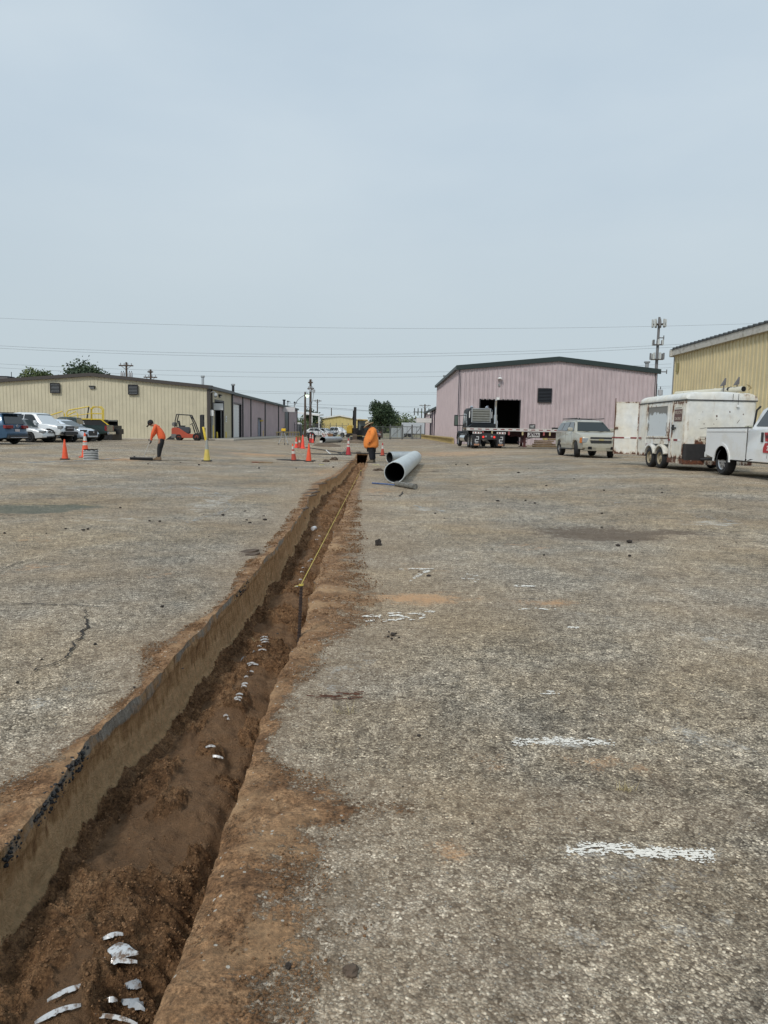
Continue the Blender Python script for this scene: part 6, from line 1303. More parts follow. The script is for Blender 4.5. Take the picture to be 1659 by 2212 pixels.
def plate(mb, x0, x1, z0, z1, y0, y1, nx=12, nz=10):
    vs = []; fs = []
    for j in range(nz + 1):
        for i in range(nx + 1): vs.append((x0 + (x1 - x0) * i / nx, y0, z0 + (z1 - z0) * j / nz))
    for j in range(nz):
        for i in range(nx): a = j * (nx + 1) + i; fs.append((a, a + 1, a + nx + 2, a + nx + 1))
    mb.add(vs, fs); mb.b2((x0, y0 + .001 if y1 > y0 else y1, z0), (x1, y1 if y1 > y0 else y0 - .001, z1))

pa = at(1371, 27.6); TL = 4.1; TW = 2.34; ang = R_(-89); pa.x = 9.76
# local: x from the rear corner to the front, y to the left of travel; the seen side is y=0 and the box extends to +y
t = thing('cargo_trailer', 'rusty white enclosed cargo trailer with its rear door swung open', 'trailer', (pa.x, pa.y, .27), ang)
z0, z1 = .44, 2.33
def edge_rust(x0, x1, za, zb, k=.55):
    def f(c):
        d = min(abs(c.x - x0), abs(c.x - x1), abs(c.z - za) * .7, abs(c.z - zb)); return max(0, 1 - d / .12) * k + max(0, 1 - (c.z - za) / .3) * .25
    return f
def side_sheet(nm, x0, x1, za, zb, y=0.0, dep=.03, m=m_rust, rust=None, nx=10, nz=10):
    q = MB(); plate(q, x0, x1, za, zb, y, y + dep, nx, nz); o = q.build(nm, m, t); set_rust(o, rust or edge_rust(x0, x1, za, zb)); return o
side_sheet('side_panel', 0, .80, z0 - .04, z1)
side_sheet('side_panel', .80, 2.86, 1.04, z1, nx=20)
side_sheet('side_panel', 2.86, 3.12, z0 - .12, z1)
side_sheet('side_door', 3.15, TL - .08, z0 - .02, z1 - .10, -.012)
side_sheet('side_panel', 3.12, TL - .02, z1 - .10, z1, 0)
side_sheet('side_panel', .80, 2.86, .86, 1.04, 0, rust=lambda c: .35)
side_sheet('sill_rail', 2.86, TL, z0 - .20, z0 - .04, -.015, nx=20, rust=lambda c: .75)
q = MB(); q.b2((0, TW - .06, z0), (TL - .1, TW, z1)); o = q.build('far_side', m_rust, t); set_rust(o, lambda c: .3)
q = MB(); q.b2((.0, .03, z0 - .05), (TL - .05, TW - .06, z0 + .02)); q.build('floor', m_dark, t)
q = MB(); q.b2((.001, .03, z0), (.03, .14, z1)); q.b2((.001, 2.1, z0), (.03, 2.2, z1)); q.b2((.001, .14, z1 - .1), (.03, 2.1, z1)); o = q.build('door_frame', m_rust, t); set_rust(o, lambda c: .5)
# front face: big sheet with rounded corners, blackened lower skirt
def front_sheet(nm, za, zb, m, off=0.0, rust=None, nz=12):
    q = MB(); ys = list(np.linspace(.10, TW - .12, 22)); P = []
    for a in np.linspace(0, math.pi / 2, 5)[:-1]: P.append((TL - .10 + (.10 + off) * math.sin(a), .10 - (.10 + off) * math.cos(a)))
    for y_ in ys: P.append((TL + off, y_))
    for a in np.linspace(0, math.pi / 2, 5)[1:]: P.append((TL - .12 + (.12 + off) * math.cos(a), TW - .12 + (.12 + off) * math.sin(a)))
    n = len(P); vs = [(x_, y_, za + (zb - za) * j / nz) for j in range(nz + 1) for x_, y_ in P]; fs = [(j * n + i, j * n + i + 1, (j + 1) * n + i + 1, (j + 1) * n + i) for j in range(nz) for i in range(n - 1)]
    q.add(vs, fs); o = q.build(nm, m, t, smooth=40); set_rust(o, rust or (lambda c: 0)); return o
spots = [(.55, 1.95, .012), (1.02, 1.82, .035), (1.03, 1.72, .015), (.62, 1.56, .018), (.95, 1.56, .018), (.70, 1.10, .03), (1.45, 1.97, .025), (1.3, 1.2, .014), (1.9, 1.9, .02), (.45, 1.7, .012)]
front_sheet('front_panel', .90, z1, m_rust, rust=lambda c: .42 * max(0, 1 - (c.z - .9) / .28) + .34 * max(0, 1 - abs(c.y - .10) / .16) * (1 if c.z > 1.3 else .4) + .05, nz=22)
front_sheet('lower_skirt', .36, .90, mat('blackened_skirt', (.024, .022, .023), .6, var=.3, vs=5), .006)
front_sheet('sill_rail', .22, .36, m_rust, .012, rust=lambda c: .8 - .35 * (1.2 < c.y < 2.2))
for y_, z_, r_ in spots:
    q = MB(); q.prism([(y_ + r_ * (.5 + .9 * random.random()) * math.cos(a) * .8, z_ + r_ * (.5 + .9 * random.random()) * math.sin(a) * 1.2) for a in np.linspace(0, 5.6, 9)], TL + .001, TL + .004, 'yz'); o = q.build('rust_spot', mat('rust_spot', (.10, .045, .03), .9, var=.4, vs=30), t)
for y_, z_, l_, a_ in ((.75, 1.14, .45, .05), (.62, 1.06, .25, -.04), (.6, 1.42, .22, .2), (1.75, 1.66, .14, 1.0)): q = MB(); q.box((TL + .004, y_, z_), (.006, l_, .012), rx=a_); q.build('scratch', mat('scratch_dark', (.12, .09, .07), .9), t)
# rounded roof
prof = [(0, 0), (-.02, .04), (.02, .15), (.10, .21), (.25, .25), (TW / 2, .28), (TW - .25, .25), (TW - .10, .21), (TW - .02, .15), (TW + .02, .04), (TW, 0)]
q = MB(); vs = []; secs = [(-.03, .2, .7), (.05, .06, .93), (.2, 0, 1)] + [(x_, 0, 1) for x_ in np.linspace(.6, TL - .5, 12)] + [(TL - .2, 0, 1), (TL - .10, .02, .95), (TL - .0, .04, .80), (TL + .03, .05, .45), (TL + .02, .04, 0)]
for x_, ins, hs in secs:
    for y_, z_ in prof: vs.append((x_, TW / 2 + (y_ - TW / 2) * (1 - ins * .25), z1 + .02 + z_ * hs))
m_ = len(prof); fs = [(j * m_ + i, j * m_ + i + 1, (j + 1) * m_ + i + 1, (j + 1) * m_ + i) for j in range(len(secs) - 1) for i in range(m_ - 1)] + [tuple(range(m_)), tuple((len(secs) - 1) * m_ + i for i in range(m_))]
q.add(vs, fs); o = q.build('roof', m_rust, t, smooth=50); set_rust(o, lambda c: .02 + .5 * max(0, 1 - abs(c.y - TW) / .5) * (c.x > TL - .4) + .40 * max(0, 1 - math.hypot(c.x - TL, c.y - 1.0) / .3))
q = MB(); q.b2((-.02, -.022, z1 - .015), (TL - .02, .0, z1 + .02)); q.b2((TL + .004, -.0, z1 - .015), (TL + .03, TW, z1 + .02)); q.build('drip_rail', m_dark, t)
m_board = bpy.data.materials.new('peeling_board'); T, B, L = nodes(m_board); V = T.nodes.new('ShaderNodeTexCoord').outputs['Object']; mpz = T.nodes.new('ShaderNodeMapping'); mpz.inputs['Scale'].default_value = (1.3, 1, .8); L(V, mpz.inputs[0])
pf = rng_(T, mth(T, 'ADD', noise(T, mpz.outputs[0], 3.2, 8, .7), attr(T, 'rust')), .58, .62); L(mixc(T, pf, (.60, .64, .66), (.21, .205, .19)), B.inputs['Base Color']); B.inputs['Roughness'].default_value = .7
side_sheet('boarded_window', .94, 2.70, 1.14, 2.18, -.014, .01, m_board, rust=lambda c: (.42 * max(0, (c.z - 1.84) / .3) + .22 * max(0, 1 - min(c.x - .94, 2.70 - c.x) / .22) - .05))
fr_ = MB()
for a, b_ in (((.86, -.03, 1.08), (.94, 0, 2.24)), ((2.70, -.03, 1.08), (2.78, 0, 2.24)), ((.94, -.03, 2.18), (2.70, 0, 2.24)), ((.94, -.03, 1.08), (2.70, 0, 1.14))): fr_.b2(a, b_)
o = fr_.build('window_frame', m_rust, t); set_rust(o, lambda c: .40)
for x_ in (3.145, TL - .075): q = MB(); q.b2((x_ - .02, -.035, z0 - .02), (x_ + .02, -.013, z1 - .06)); o = q.build('door_edge', m_rust, t); set_rust(o, lambda c: .55)
for x_ in (.81, 3.10): q = MB(); q.b2((x_ - .014, -.03, z0), (x_ + .014, -.001, z1)); o = q.build('seam_rail', m_rust, t); set_rust(o, lambda c: .4)
for a, b_, zt_ in ((.15, .42, 1.02), (2.88, 3.08, .98)): q = MB(); q.b2((a, -.034, zt_), (b_, -.031, zt_ + .06)); q.build('reflective_tape', MATS['dull_red_tape'], t)
q = MB(); q.b2((3.30, -.018, .98), (3.62, -.014, 1.05)); q.build('reflective_tape', MATS['dull_red_tape'], t); q = MB(); q.b2((3.62, -.018, .98), (3.85, -.014, 1.05)); q.build('white_tape', m_white, t)
q = MB(); q.box((3.32, -.05, 1.42), (.26, .06, .05)); q.box((3.26, -.05, 1.44), (.05, .07, .18)); q.build('latch', m_dark, t)
q = MB(); q.b2((3.27, -.028, 1.64), (3.86, -.014, 2.0 + .04)); pn = q.build('painted_notice', mat('notice_maroon', (.15, .085, .075), .7, var=.3, vs=20), t)
text('lettering', 'WILSON', .15, (3.565, -.031, 1.93), (math.pi / 2, 0, 0), mat('letter_cream', (.50, .43, .36), .7), pn, .001, .002); text('lettering', '236-2962', .12, (3.565, -.031, 1.73), (math.pi / 2, 0, 0), MATS['letter_cream'], pn, .001, .002)
q = MB(); q.b2((3.30, -.02, 2.08), (3.80, -.014, 2.095)); q.build('scratch', MATS['scratch_dark'], t)
for xc in (1.37, 2.32):
    q = MB(); outp = [(xc + .47 * math.cos(a), .40 + .46 * math.sin(a)) for a in np.linspace(0.3, math.pi - .3, 10)]; inn_ = [(xc + .41 * math.cos(a), .38 + .41 * math.sin(a)) for a in np.linspace(math.pi - .3, .3, 10)]
    q.prism(outp + inn_, -.10, .14); o = q.build('mudguard', m_rust, t, smooth=40); set_rust(o, lambda c: .15)
    for y_ in (.04, TW - .05): wheel(t, xc, y_ if y_ > 1 else -y_ + .001 - .0, .36, .24, 'beige', 8, 0, .62)
for w_ in [k for k in bpy.data.objects if k.parent == t and k.name.startswith('wheel.') or (k.parent == t and k.name == 'wheel')]:
    if w_.location.y < 1: w_.location.y = .05
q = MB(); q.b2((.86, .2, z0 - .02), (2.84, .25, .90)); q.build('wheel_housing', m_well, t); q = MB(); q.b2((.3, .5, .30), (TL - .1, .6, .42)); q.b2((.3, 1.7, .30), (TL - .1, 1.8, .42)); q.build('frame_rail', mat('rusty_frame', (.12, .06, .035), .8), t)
q = MB(); q.tube([(TL, .6, .40), (TL + .95, 1.17, .45)], .05, 6); q.tube([(TL, 1.7, .40), (TL + .95, 1.17, .45)], .05, 6); q.build('drawbar', m_dark, t)
dl = link(bpy.data.objects.new('rear_door', None), t); dl.location = (-.02, -.0, 0); dl.rotation_euler = (0, 0, R_(157) - ang); dl.scale = (1, -1, 1)
DW = .88
q = MB(); plate(q, 0, DW, z0 - .02, z1 + .10, -.04, 0, 8, 14); o = q.build('door_panel', m_rust, dl); set_rust(o, lambda c: max(0, 1 - min(abs(c.x), abs(c.x - DW), abs(c.z - z0) * .8, abs(c.z - z1 - .10)) / .10) * .45 + max(0, 1 - (c.z - z0) / .6) * .36 + max(0, 1 - math.hypot(c.x - .72, c.z - 1.42) / .2) * .55)
q = MB(); [q.b2((a, -.052, z0 - .02), (a + .03, -.041, z1 + .10)) for a in (0, DW - .03)]; q.b2((.03, -.052, z1 + .06), (DW - .03, -.041, z1 + .10)); o = q.build('door_frame', m_rust, dl); set_rust(o, lambda c: .6)
for i in range(4): q = MB(); q.b2((.04 + i * .23, -.054, 1.02), (.04 + i * .23 + .225, -.042, 1.075)); q.build('reflective_tape', MATS['dull_red_tape'] if i != 1 else m_white, dl)
q = MB(); q.tube([(DW, -.07, z0), (DW, -.07, z1 + .24)], .018, 6); q.box((DW - .07, -.08, 1.42), (.14, .04, .06)); q.build('lock_bar', MATS['rusty_frame'], dl)
q = MB(); [q.tube([(TL + .05, y_, z1 + .22), (TL + .045, y_, z1 - b_)], .008, 4) for y_, b_ in ((1.50, .0), (1.68, .13))]; q.build('hanging_cord', m_dark, t); q = MB(); q.box((TL + .05, 1.68, z1 - .17), (.05, .08, .06)); q.build('cord_toggle', m_white, t)
for x_, y_ in ((TL - .9, 1.55), (TL - .4, 1.75)): q = MB(); q.prism([(y_ - .06, z1 + .52), (y_ + .10, z1 + .56), (y_ + .10, z1 + .80)], x_, x_ + .10, 'yz'); q.tube([(x_ + .05, y_ + .05, z1 + .2), (x_ + .05, y_ + .05, z1 + .58)], .02, 5); q.build('roof_bracket', mat('bracket_grey', (.14, .13, .13), .6), t)
t2 = thing('roof_pipe', 'long white plastic pipe strapped on the rusty trailer roof', 'pipe', (pa.x, pa.y, .27), ang)
m_pvc = mat('cream_pvc', (.66, .62, .50), .45, var=.08, vs=3); zp = z1 + .40
q = MB(); pp = [(.15, 1.32, zp + .02), (1.6, 1.50, zp), (3.0, 1.70, zp - .01), (TL - .02, 1.86, zp - .01)]; q.tube(pp, .09, 16, cap=False); q.build('pipe', m_pvc, t2, smooth=60); q = MB(); q.tube(pp, .078, 12); q.build('pipe_bore', m_well, t2)
for f_, nm_ in ((.15, 'strap'), (.62, 'collar'), (.82, 'strap')):
    y_ = 1.32 + .54 * f_; x_ = .15 + (TL - .17) * f_; q = MB(); q.tube([(x_ - .05, y_ - .006, zp), (x_ + .05, y_ + .006, zp)], .10, 16); q.build(nm_, m_dark if nm_ == 'strap' else m_pvc, t2)
q = MB(); q.prism([(1.92, zp + .14), (2.03, zp + .12), (2.12, zp + .02), (2.0, zp - .06), (2.06, zp + .04)], TL - .02, TL + .01, 'yz'); q.build('end_flap', mat('brown_tape', (.33, .25, .12), .6), t2)

# ---- white pickup at right edge
fp = dict(L=6.3, hw=1.0, sill=.47, wr=.405, ww=.29, belt=1.15, gb=1.34, roofz=2.03, plan=.06, arches=[(-1.98, .475), (1.95, .475)], rim='alloy', spokes=8, bed=(-3.1, -.55), bedz=1.40, rimf=.60, gt=.34,
    top=[(-.50, .50), (-.50, 1.38), (1.9, 1.40), (2.5, 1.36), (2.9, 1.28), (3.1, 1.05), (3.12, .60)],
    green=[(-.50, 1.34), (-.36, 1.93), (-.1, 2.03), (1.5, 2.02), (1.75, 1.95), (2.35, 1.36)],
    wins=[[(-.26, 1.46), (.36, 1.45), (.50, 1.88), (-.06, 1.90)], [(.66, 1.40), (1.95, 1.40), (1.62, 1.84), (.80, 1.90)]], ws=((2.30, 1.40), (1.78, 1.92)), bl=((-.485, 1.44), (-.39, 1.88)), seams=(.58, 1.9), handles=(), mirror=(1.7, 1.45), mirm=m_dark, rail=mat('rail_dark', (.09, .085, .08), .6), bump=m_white)
m_wh = paint('white_truck_paint', (.82, .83, .83), 0, .35, dirt=(.76, .75, .71), dirts=1.1, dirta=.44)
q_ = pickup('pickup_truck', 'white extended cab pickup with red lettered door cut by the right edge', fp, m_wh); c = q_
for side in (-1, 1):
    q = MB(); q.b2((-.545, side * 1.0 - .005, .55), (-.505, side * 1.0 + .005, 1.46)); q.build('bed_gap', MATS['rail_dark'], c)
    q = MB(); q.b2((-3.05, side * 1.005 - .012, 1.30), (-.58, side * 1.005 + .012, 1.34)); q.build('body_crease', m_wh, c); q = MB(); q.b2((-.35, side * .985 - .012, .78), (1.4, side * .985 + .02, .86)); q.build('body_crease', m_wh, c)
    q = MB(); q.b2((.24, side * 1.0 - .02, 1.02), (.34, side * 1.0 + .01, 1.28)); q.build('door_handle', m_blk, c)
    dm = link(bpy.data.objects.new('door_decal', None), c)
    y_ = side * 1.012
    q = MB(); q.prism([(.40, 1.28), (1.12, 1.28), (1.12, 1.06), (.47, 1.04)], y_ - .003, y_ + .003); q.prism([(.38, .86), (.46, 1.0), (1.12, 1.0), (1.12, .74), (.38, .74)], y_ - .003, y_ + .003); q.build('red_field', mat('decal_red', (.45, .035, .04), .5), dm)
    rt_ = (math.pi / 2, 0, 0 if side < 0 else math.pi); s2 = -1 if side < 0 else 1
    text('lettering', 'WILSON', .17, (.78, y_ + s2 * .006, 1.16), rt_, mat('letter_black', (.02, .02, .02), .5), dm, .001, .005); text('lettering', '236', .17, (.70, y_ + s2 * .006, .86), rt_, m_white, dm, .001, .006)
q = MB(); q.tube([(-.60, -.8, 1.42), (-.50, -.8, 1.90), (-.40, -.75, 2.0)], .03, 6); q.build('rack_bar', m_dark, c)
q = MB(); q.b2((-1.5, -.6, 1.40), (-.6, -.3, 1.48)); q.build('cargo_board', mat('cream_board', (.62, .60, .45), .6), c)
c.rotation_euler = (0, 0, R_(-90)); c.location = (11.15, 21.5 - 1.98, .275)
# ---- far vehicles by the fence
fc = dict(sd_); fc['L'] = 4.5
m_w2 = paint('white_sedan_paint', (.80, .81, .81), .1); m_w3 = paint('pearl_sedan_paint', (.60, .62, .64), .2)
fs_ = dict(sd_); fs_['rim'] = 'alloy'; fs_['bits'] = sd_['bits']
c = make_car('parked_car', 'white sedan with its nose left, nearest the two wooden poles', 'car', fs_, m_w2, 'white cars beyond the fence'); place(c, 683, 117, R_(6))
c2 = make_car('parked_car', 'second white car half hidden behind the white sedan', 'car', al, m_w3, 'white cars beyond the fence'); place(c2, 701, 122, R_(-32))
tq = dict(tp); tq['rim'] = 'alloy'
c3 = pickup('pickup_truck', 'white crew cab pickup beyond the fence left of the digger', tq, m_w2, 'white cars beyond the fence'); place(c3, 727, 124, R_(-30))
c4 = dict(gp_); mred = paint('faded_red_paint', (.16, .045, .045), .1, .5); o4 = pickup('pickup_truck', 'faded red old pickup showing between the orange hooded worker and the gate', c4, mred); place(o4, 806, 117, R_(-80))
# ================================================================ people
def skin(name, V, E, m, parent, root=0, sub=2, branch=.6):
    me = bpy.data.meshes.new(name); me.from_pydata([v[:3] for v in V], E, []); o = bpy.data.objects.new(name, me); COL.objects.link(o)
    md = o.modifiers.new('Skin', 'SKIN'); md.branch_smoothing = branch; md.use_smooth_shade = True; sb = o.modifiers.new('Sub', 'SUBSURF'); sb.levels = sb.render_levels = sub
    L_ = me.skin_vertices[0].data if me.skin_vertices else None
    if L_ is None:
        bm = bmesh.new(); bm.from_mesh(me); bm.verts.layers.skin.verify(); bm.to_mesh(me); bm.free(); L_ = me.skin_vertices[0].data
    for i, v in enumerate(V):
        r_ = v[3]; L_[i].radius = (r_, r_) if not isinstance(r_, tuple) else r_; L_[i].use_root = (i == root)
    dg = bpy.context.evaluated_depsgraph_get(); me2 = bpy.data.meshes.new_from_object(o.evaluated_get(dg)); me2.materials.clear(); me2.materials.append(m); bpy.data.objects.remove(o)
    me2.name = name; return link(bpy.data.objects.new(name, me2), parent)
def hand(V, E, w, elbow, s_=1.0, curl=.5, thumb=1):
    """palm, four unequal bent fingers and a thumb, growing from wrist vertex w"""
    W = Vector(V[w][:3]); d = (W - Vector(V[elbow][:3])).normalized(); side = d.cross(Vector((1, 0, 0))).normalized(); up = d.cross(side)
    p = W + d * .055 * s_; V.append((*p, .028 * s_)); pi = len(V) - 1; E.append((w, pi))
    for k, ln in enumerate((.066, .076, .070, .056)):
        b0 = p + side * ((k - 1.5) * .019 * s_) + d * .035 * s_; V.append((*b0, .010 * s_)); E.append((pi, len(V) - 1))
        b1 = b0 + (d * (1 - curl * .4) + up * curl).normalized() * ln * .5 * s_; V.append((*b1, .0088 * s_)); E.append((len(V) - 2, len(V) - 1))
        b2 = b1 + (d * (.5 - curl) + up).normalized() * ln * .5 * s_; V.append((*b2, .0075 * s_)); E.append((len(V) - 2, len(V) - 1))
    b0 = W + d * .03 * s_ + side * thumb * .030 * s_; V.append((*b0, .012 * s_)); E.append((w, len(V) - 1))
    b1 = b0 + (d * .6 + side * thumb * .6 + up * .4).normalized() * .045 * s_; V.append((*b1, .010 * s_)); E.append((len(V) - 2, len(V) - 1))
m_skin = mat('skin', (.30, .165, .105), .55); m_skin2 = mat('skin_dark', (.20, .11, .07), .55)
m_or = mat('orange_shirt', (.80, .135, .045), .85, var=.12, vs=7, bump=.5, bs=9); m_or2 = mat('orange_hoodie', (.82, .26, .055), .9, var=.12, vs=5, bump=.5, bs=7)
m_navy = mat('navy_trousers', (.012, .014, .020), .85); m_blkcl = mat('black_trousers', (.014, .014, .016), .85, bump=.4, bs=12); m_cap = mat('black_cap', (.012, .012, .013), .8)
m_boot = mat('tan_boot', (.20, .135, .08), .8); m_sole = mat('boot_sole', (.05, .045, .04), .8)
def head(V, E, neck, c, fwd, r_=.088):
    """skull, jaw, nose and ears as branches of the body skeleton"""
    c = Vector(c); f = Vector(fwd).normalized(); s_ = f.cross(Vector((0, 0, 1))).normalized(); u_ = s_.cross(f)
    V.append((*(c - u_ * .035), r_ * .80)); j = len(V) - 1; E.append((neck, j)); V.append((*(c + u_ * .025), r_)); k = len(V) - 1; E.append((j, k)); V.append((*(c + u_ * .075 - f * .01), r_ * .72)); E.append((k, k + 1))
    V.append((*(c + f * .075 - u_ * .075), .030)); E.append((j, len(V) - 1))
    V.append((*(c + f * (r_ + .022) - u_ * .015), .013)); E.append((k, len(V) - 1))
    for q_ in (1, -1): V.append((*(c + s_ * q_ * (r_ + .008)), .018)); E.append((k, len(V) - 1))
    return c, f, s_, u_
def face(c, f, s_, u_, parent, m_hair, hair=True):
    q = MB()
    for k in (1, -1): q.ball(c + f * .078 + s_ * .032 * k + u_ * .012, .011, 6, 4)
    q.build('eye', mat('eye_white', (.5, .48, .45), .3), parent)
    q = MB()
    for k in (1, -1): q.box(c + f * .089 + s_ * .032 * k + u_ * .034, (.02, .035, .008))
    q.box(c + f * .082 - u_ * .052, (.012, .045, .010)); q.build('brow_and_mouth', mat('lip_brown', (.13, .06, .05), .6), parent)
    q = MB(); q.ball(c - f * .022 + u_ * .02, .098, 12, 8, (.95, .95, 1.0)); o = q.build('hair', m_hair, parent, smooth=60)
def boot(x, y, parent, m, fwd=-1, z=0):
    q = MB(); q.prism([(x + .09, z + .015), (x + .09, z + .12), (x + .05, z + .17), (x - .05, z + .16), (x - .12, z + .09), (x - .20, z + .065), (x - .215, z + .015)], y - .05, y + .05); o = q.build('boot', m, parent, .018, 40, seg=2)
    q = MB(); q.prism([(x + .095, z), (x + .095, z + .018), (x - .22, z + .018), (x - .225, z)], y - .053, y + .053); q.build('sole', m_sole, o)
# --- worker with the broom
t = thing('person', 'worker in orange long sleeved shirt and black cap bending to sweep with a wide broom', 'person', (0, 0, 0))
V = [(.12, 0, .84, .13), (.09, 0, .98, .13), (.02, 0, 1.14, .14), (-.05, 0, 1.29, .13), (-.15, 0, 1.37, .055)]; E = [(0, 1), (1, 2), (2, 3), (3, 4)]
hd_ = head(V, E, 4, (-.285, 0, 1.405), (-.80, 0, -.60))
arms = []
for s_, el, wr in ((-1, (-.16, -.23, 1.02), (-.24, -.15, .76)), (1, (-.20, .20, 1.05), (-.30, .08, .86))):
    V.append((-.06, s_ * .17, 1.31, .062)); a = len(V) - 1; E.append((3, a)); V.append((*el, .045)); E.append((a, a + 1)); V.append((*wr, .030)); E.append((a + 1, a + 2)); hand(V, E, a + 2, a + 1, 1, .9, 1); arms.append((s_, el, wr))
legs = []
for s_, kn, an in ((-1, (.04, -.10, .47), (.03, -.11, .10)), (1, (.03, .10, .47), (-.05, .11, .10))):
    V.append((.12, s_ * .09, .80, .10)); a = len(V) - 1; E.append((0, a)); V.append((*kn, .065)); E.append((a, a + 1)); V.append((*an, .045)); E.append((a + 1, a + 2)); legs.append((s_, kn, an))
skin('body', V, E, m_skin, t)
V = [(.15, 0, .76, .155), (.12, 0, .95, .165), (.03, 0, 1.14, .172), (-.05, 0, 1.29, .158), (-.14, 0, 1.365, .075)]; E = [(0, 1), (1, 2), (2, 3), (3, 4)]
for s_, el, wr in arms: V.append((-.06, s_ * .18, 1.30, .085)); a = len(V) - 1; E.append((3, a)); V.append((*el, .062)); E.append((a, a + 1)); V.append((*wr, .044)); E.append((a + 1, a + 2))
skin('shirt', V, E, m_or, t)
V = [(.125, 0, .80, .15), (.12, 0, .93, .14)]; E = [(0, 1)]
for s_, kn, an in legs: V.append((.12, s_ * .085, .74, .105)); a = len(V) - 1; E.append((0, a)); V.append((*kn, .080)); E.append((a, a + 1)); V.append((an[0], an[1], .09, .066)); E.append((a + 1, a + 2))
skin('trousers', V, E, m_blkcl, t)
for s_, kn, an in legs: boot(an[0], an[1], t, m_boot)
for s_, el, wr in arms:
    V = [(*wr, .036), (*(Vector(wr) + (Vector(wr) - Vector(el)).normalized() * .001), .036)]; V = [(*(Vector(wr) - (Vector(wr) - Vector(el)).normalized() * .05), .036), (*wr, .034)]; E = [(0, 1)]; hand(V, E, 1, 0, 1.18, .9, 1); skin('glove', V, E, mat('work_glove', (.05, .055, .06), .8), t)
c_, f_, s2, u_ = hd_; face(c_, f_, s2, u_, t, m_cap)
q = MB(); q.ball((0, 0, .0), .112, 14, 8, (1.05, .95, .88)); q.prism([(-.06, -.02), (-.20, -.05), (-.215, -.065), (-.06, -.045)], -.075, .075); cp = q.build('cap', m_cap, t, smooth=50); cp.location = c_ + u_ * .055 - f_ * .01; cp.rotation_euler = (0, R_(-36), 0)
pw1 = place(t, 343.5, 27.4, 0)
br = thing('push_broom', 'wide black push broom held by the bending worker', 'broom', t.location)
q = MB(); q.tube([(-.27, -.11, .90), (-.30, -.13, .72), (-.52, -.25, .10)], .014, 8); q.build('handle', mat('broom_handle', (.45, .42, .38), .5), br)
q = MB(); q.b2((-1.02, -.32, .075), (-.16, -.22, .125)); q.build('head', m_dark, br, .01)
q = MB(); r = np.random.default_rng(3)
for i in range(130): x_ = -1.01 + .84 * i / 129; q.box((x_, -.27 + .02 * r.random(), .04), (.009, .09, .085), rx=.25 * (r.random() - .5), ry=.3 * (r.random() - .5))
q.build('bristles', m_cap, br); q = MB(); q.box((-.85, -.27, .14), (.05, .05, .05)); q.build('bracket', m_dark, br)
# --- heavy worker in orange hoodie and straw hat
t = thing('person', 'stout worker in orange hoodie and wide straw hat looking down into the trench', 'person', (0, 0, 0))
V = [(.02, 0, .86, .20), (-.02, 0, 1.02, .24), (.02, 0, 1.28, .21), (.05, 0, 1.48, .13), (.0, 0, 1.58, .07)]; E = [(0, 1), (1, 2), (2, 3), (3, 4)]
hd_ = head(V, E, 4, (-.12, 0, 1.625), (-.82, -.10, -.55), .092); arms = []
for s_, el, wr in ((-1, (.07, -.33, 1.20), (-.05, -.34, .93)), (1, (.03, .33, 1.20), (-.12, .32, .95))):
    V.append((.06, s_ * .20, 1.46, .075)); a = len(V) - 1; E.append((3, a)); V.append((*el, .055)); E.append((a, a + 1)); V.append((*wr, .034)); E.append((a + 1, a + 2)); hand(V, E, a + 2, a + 1, 1.05, .5, 1); arms.append((s_, el, wr))
legs = []
for s_, kn, an in ((-1, (.0, -.11, .46), (.04, -.12, .10)), (1, (.08, .12, .46), (.13, .13, .10))):
    V.append((.0, s_ * .11, .78, .13)); a = len(V) - 1; E.append((0, a)); V.append((*kn, .075)); E.append((a, a + 1)); V.append((*an, .05)); E.append((a + 1, a + 2)); legs.append((s_, kn, an))
skin('body', V, E, m_skin2, t)
V = [(.01, 0, .60, (.31, .34)), (.0, 0, .76, (.33, .36)), (-.01, 0, .98, (.34, .37)), (.02, 0, 1.22, (.29, .32)), (.05, 0, 1.44, (.21, .23)), (.02, 0, 1.58, (.11, .12))]; E = [(0, 1), (1, 2), (2, 3), (3, 4), (4, 5)]
V.append((.15, 0, 1.56, .12)); E.append((4, 6))
for s_, el, wr in arms: V.append((.06, s_ * .25, 1.42, .125)); a = len(V) - 1; E.append((4, a)); V.append((*el, .105)); E.append((a, a + 1)); V.append((*wr, .080)); E.append((a + 1, a + 2))
o = skin('hoodie', V, E, m_or2, t)
q = MB(); q.lathe([(.20, .0), (.215, .03), (.21, .12)], 20, (.01, 0, .575)); q.build('undershirt', m_navy, t, smooth=50)
q = MB(); q.tube([(-.20, -.22, .72), (-.22, -.20, .96)], .012, 6); q.build('pocket_seam', mat('orange_seam', (.42, .12, .03), .9), t)
for s_, el, wr in arms: q = MB(); d_ = (Vector(wr) - Vector(el)).normalized(); q.tube([Vector(wr) - d_ * .04, Vector(wr) + d_ * .03], .060, 12); q.build('cuff', mat('orange_cuff', (.62, .17, .04), .9), t, smooth=50)
text('back_print', 'SLUDGE', .075, (.262, -.10, 1.36), (math.pi / 2, 0, R_(62)), mat('print_navy', (.04, .04, .06), .8), t, .002, .002) if False else None
q = MB()
for i, (a, b_) in enumerate(((0, .07), (.05, .10), (.10, .06))): q.box((.262 - .01 * i, -.13 + .02 * i, 1.42 - a), (.012, b_, .022), R_(-32))
q.build('back_print', mat('print_navy', (.05, .045, .05), .8), t)
V = [(.02, 0, .76, .20)]; E = []
for s_, kn, an in legs: V.append((.01, s_ * .12, .62, .16)); a = len(V) - 1; E.append((0, a)); V.append((*kn, .125)); E.append((a, a + 1)); V.append((an[0], an[1], .10, .095)); E.append((a + 1, a + 2))
skin('trousers', V, E, m_navy, t)
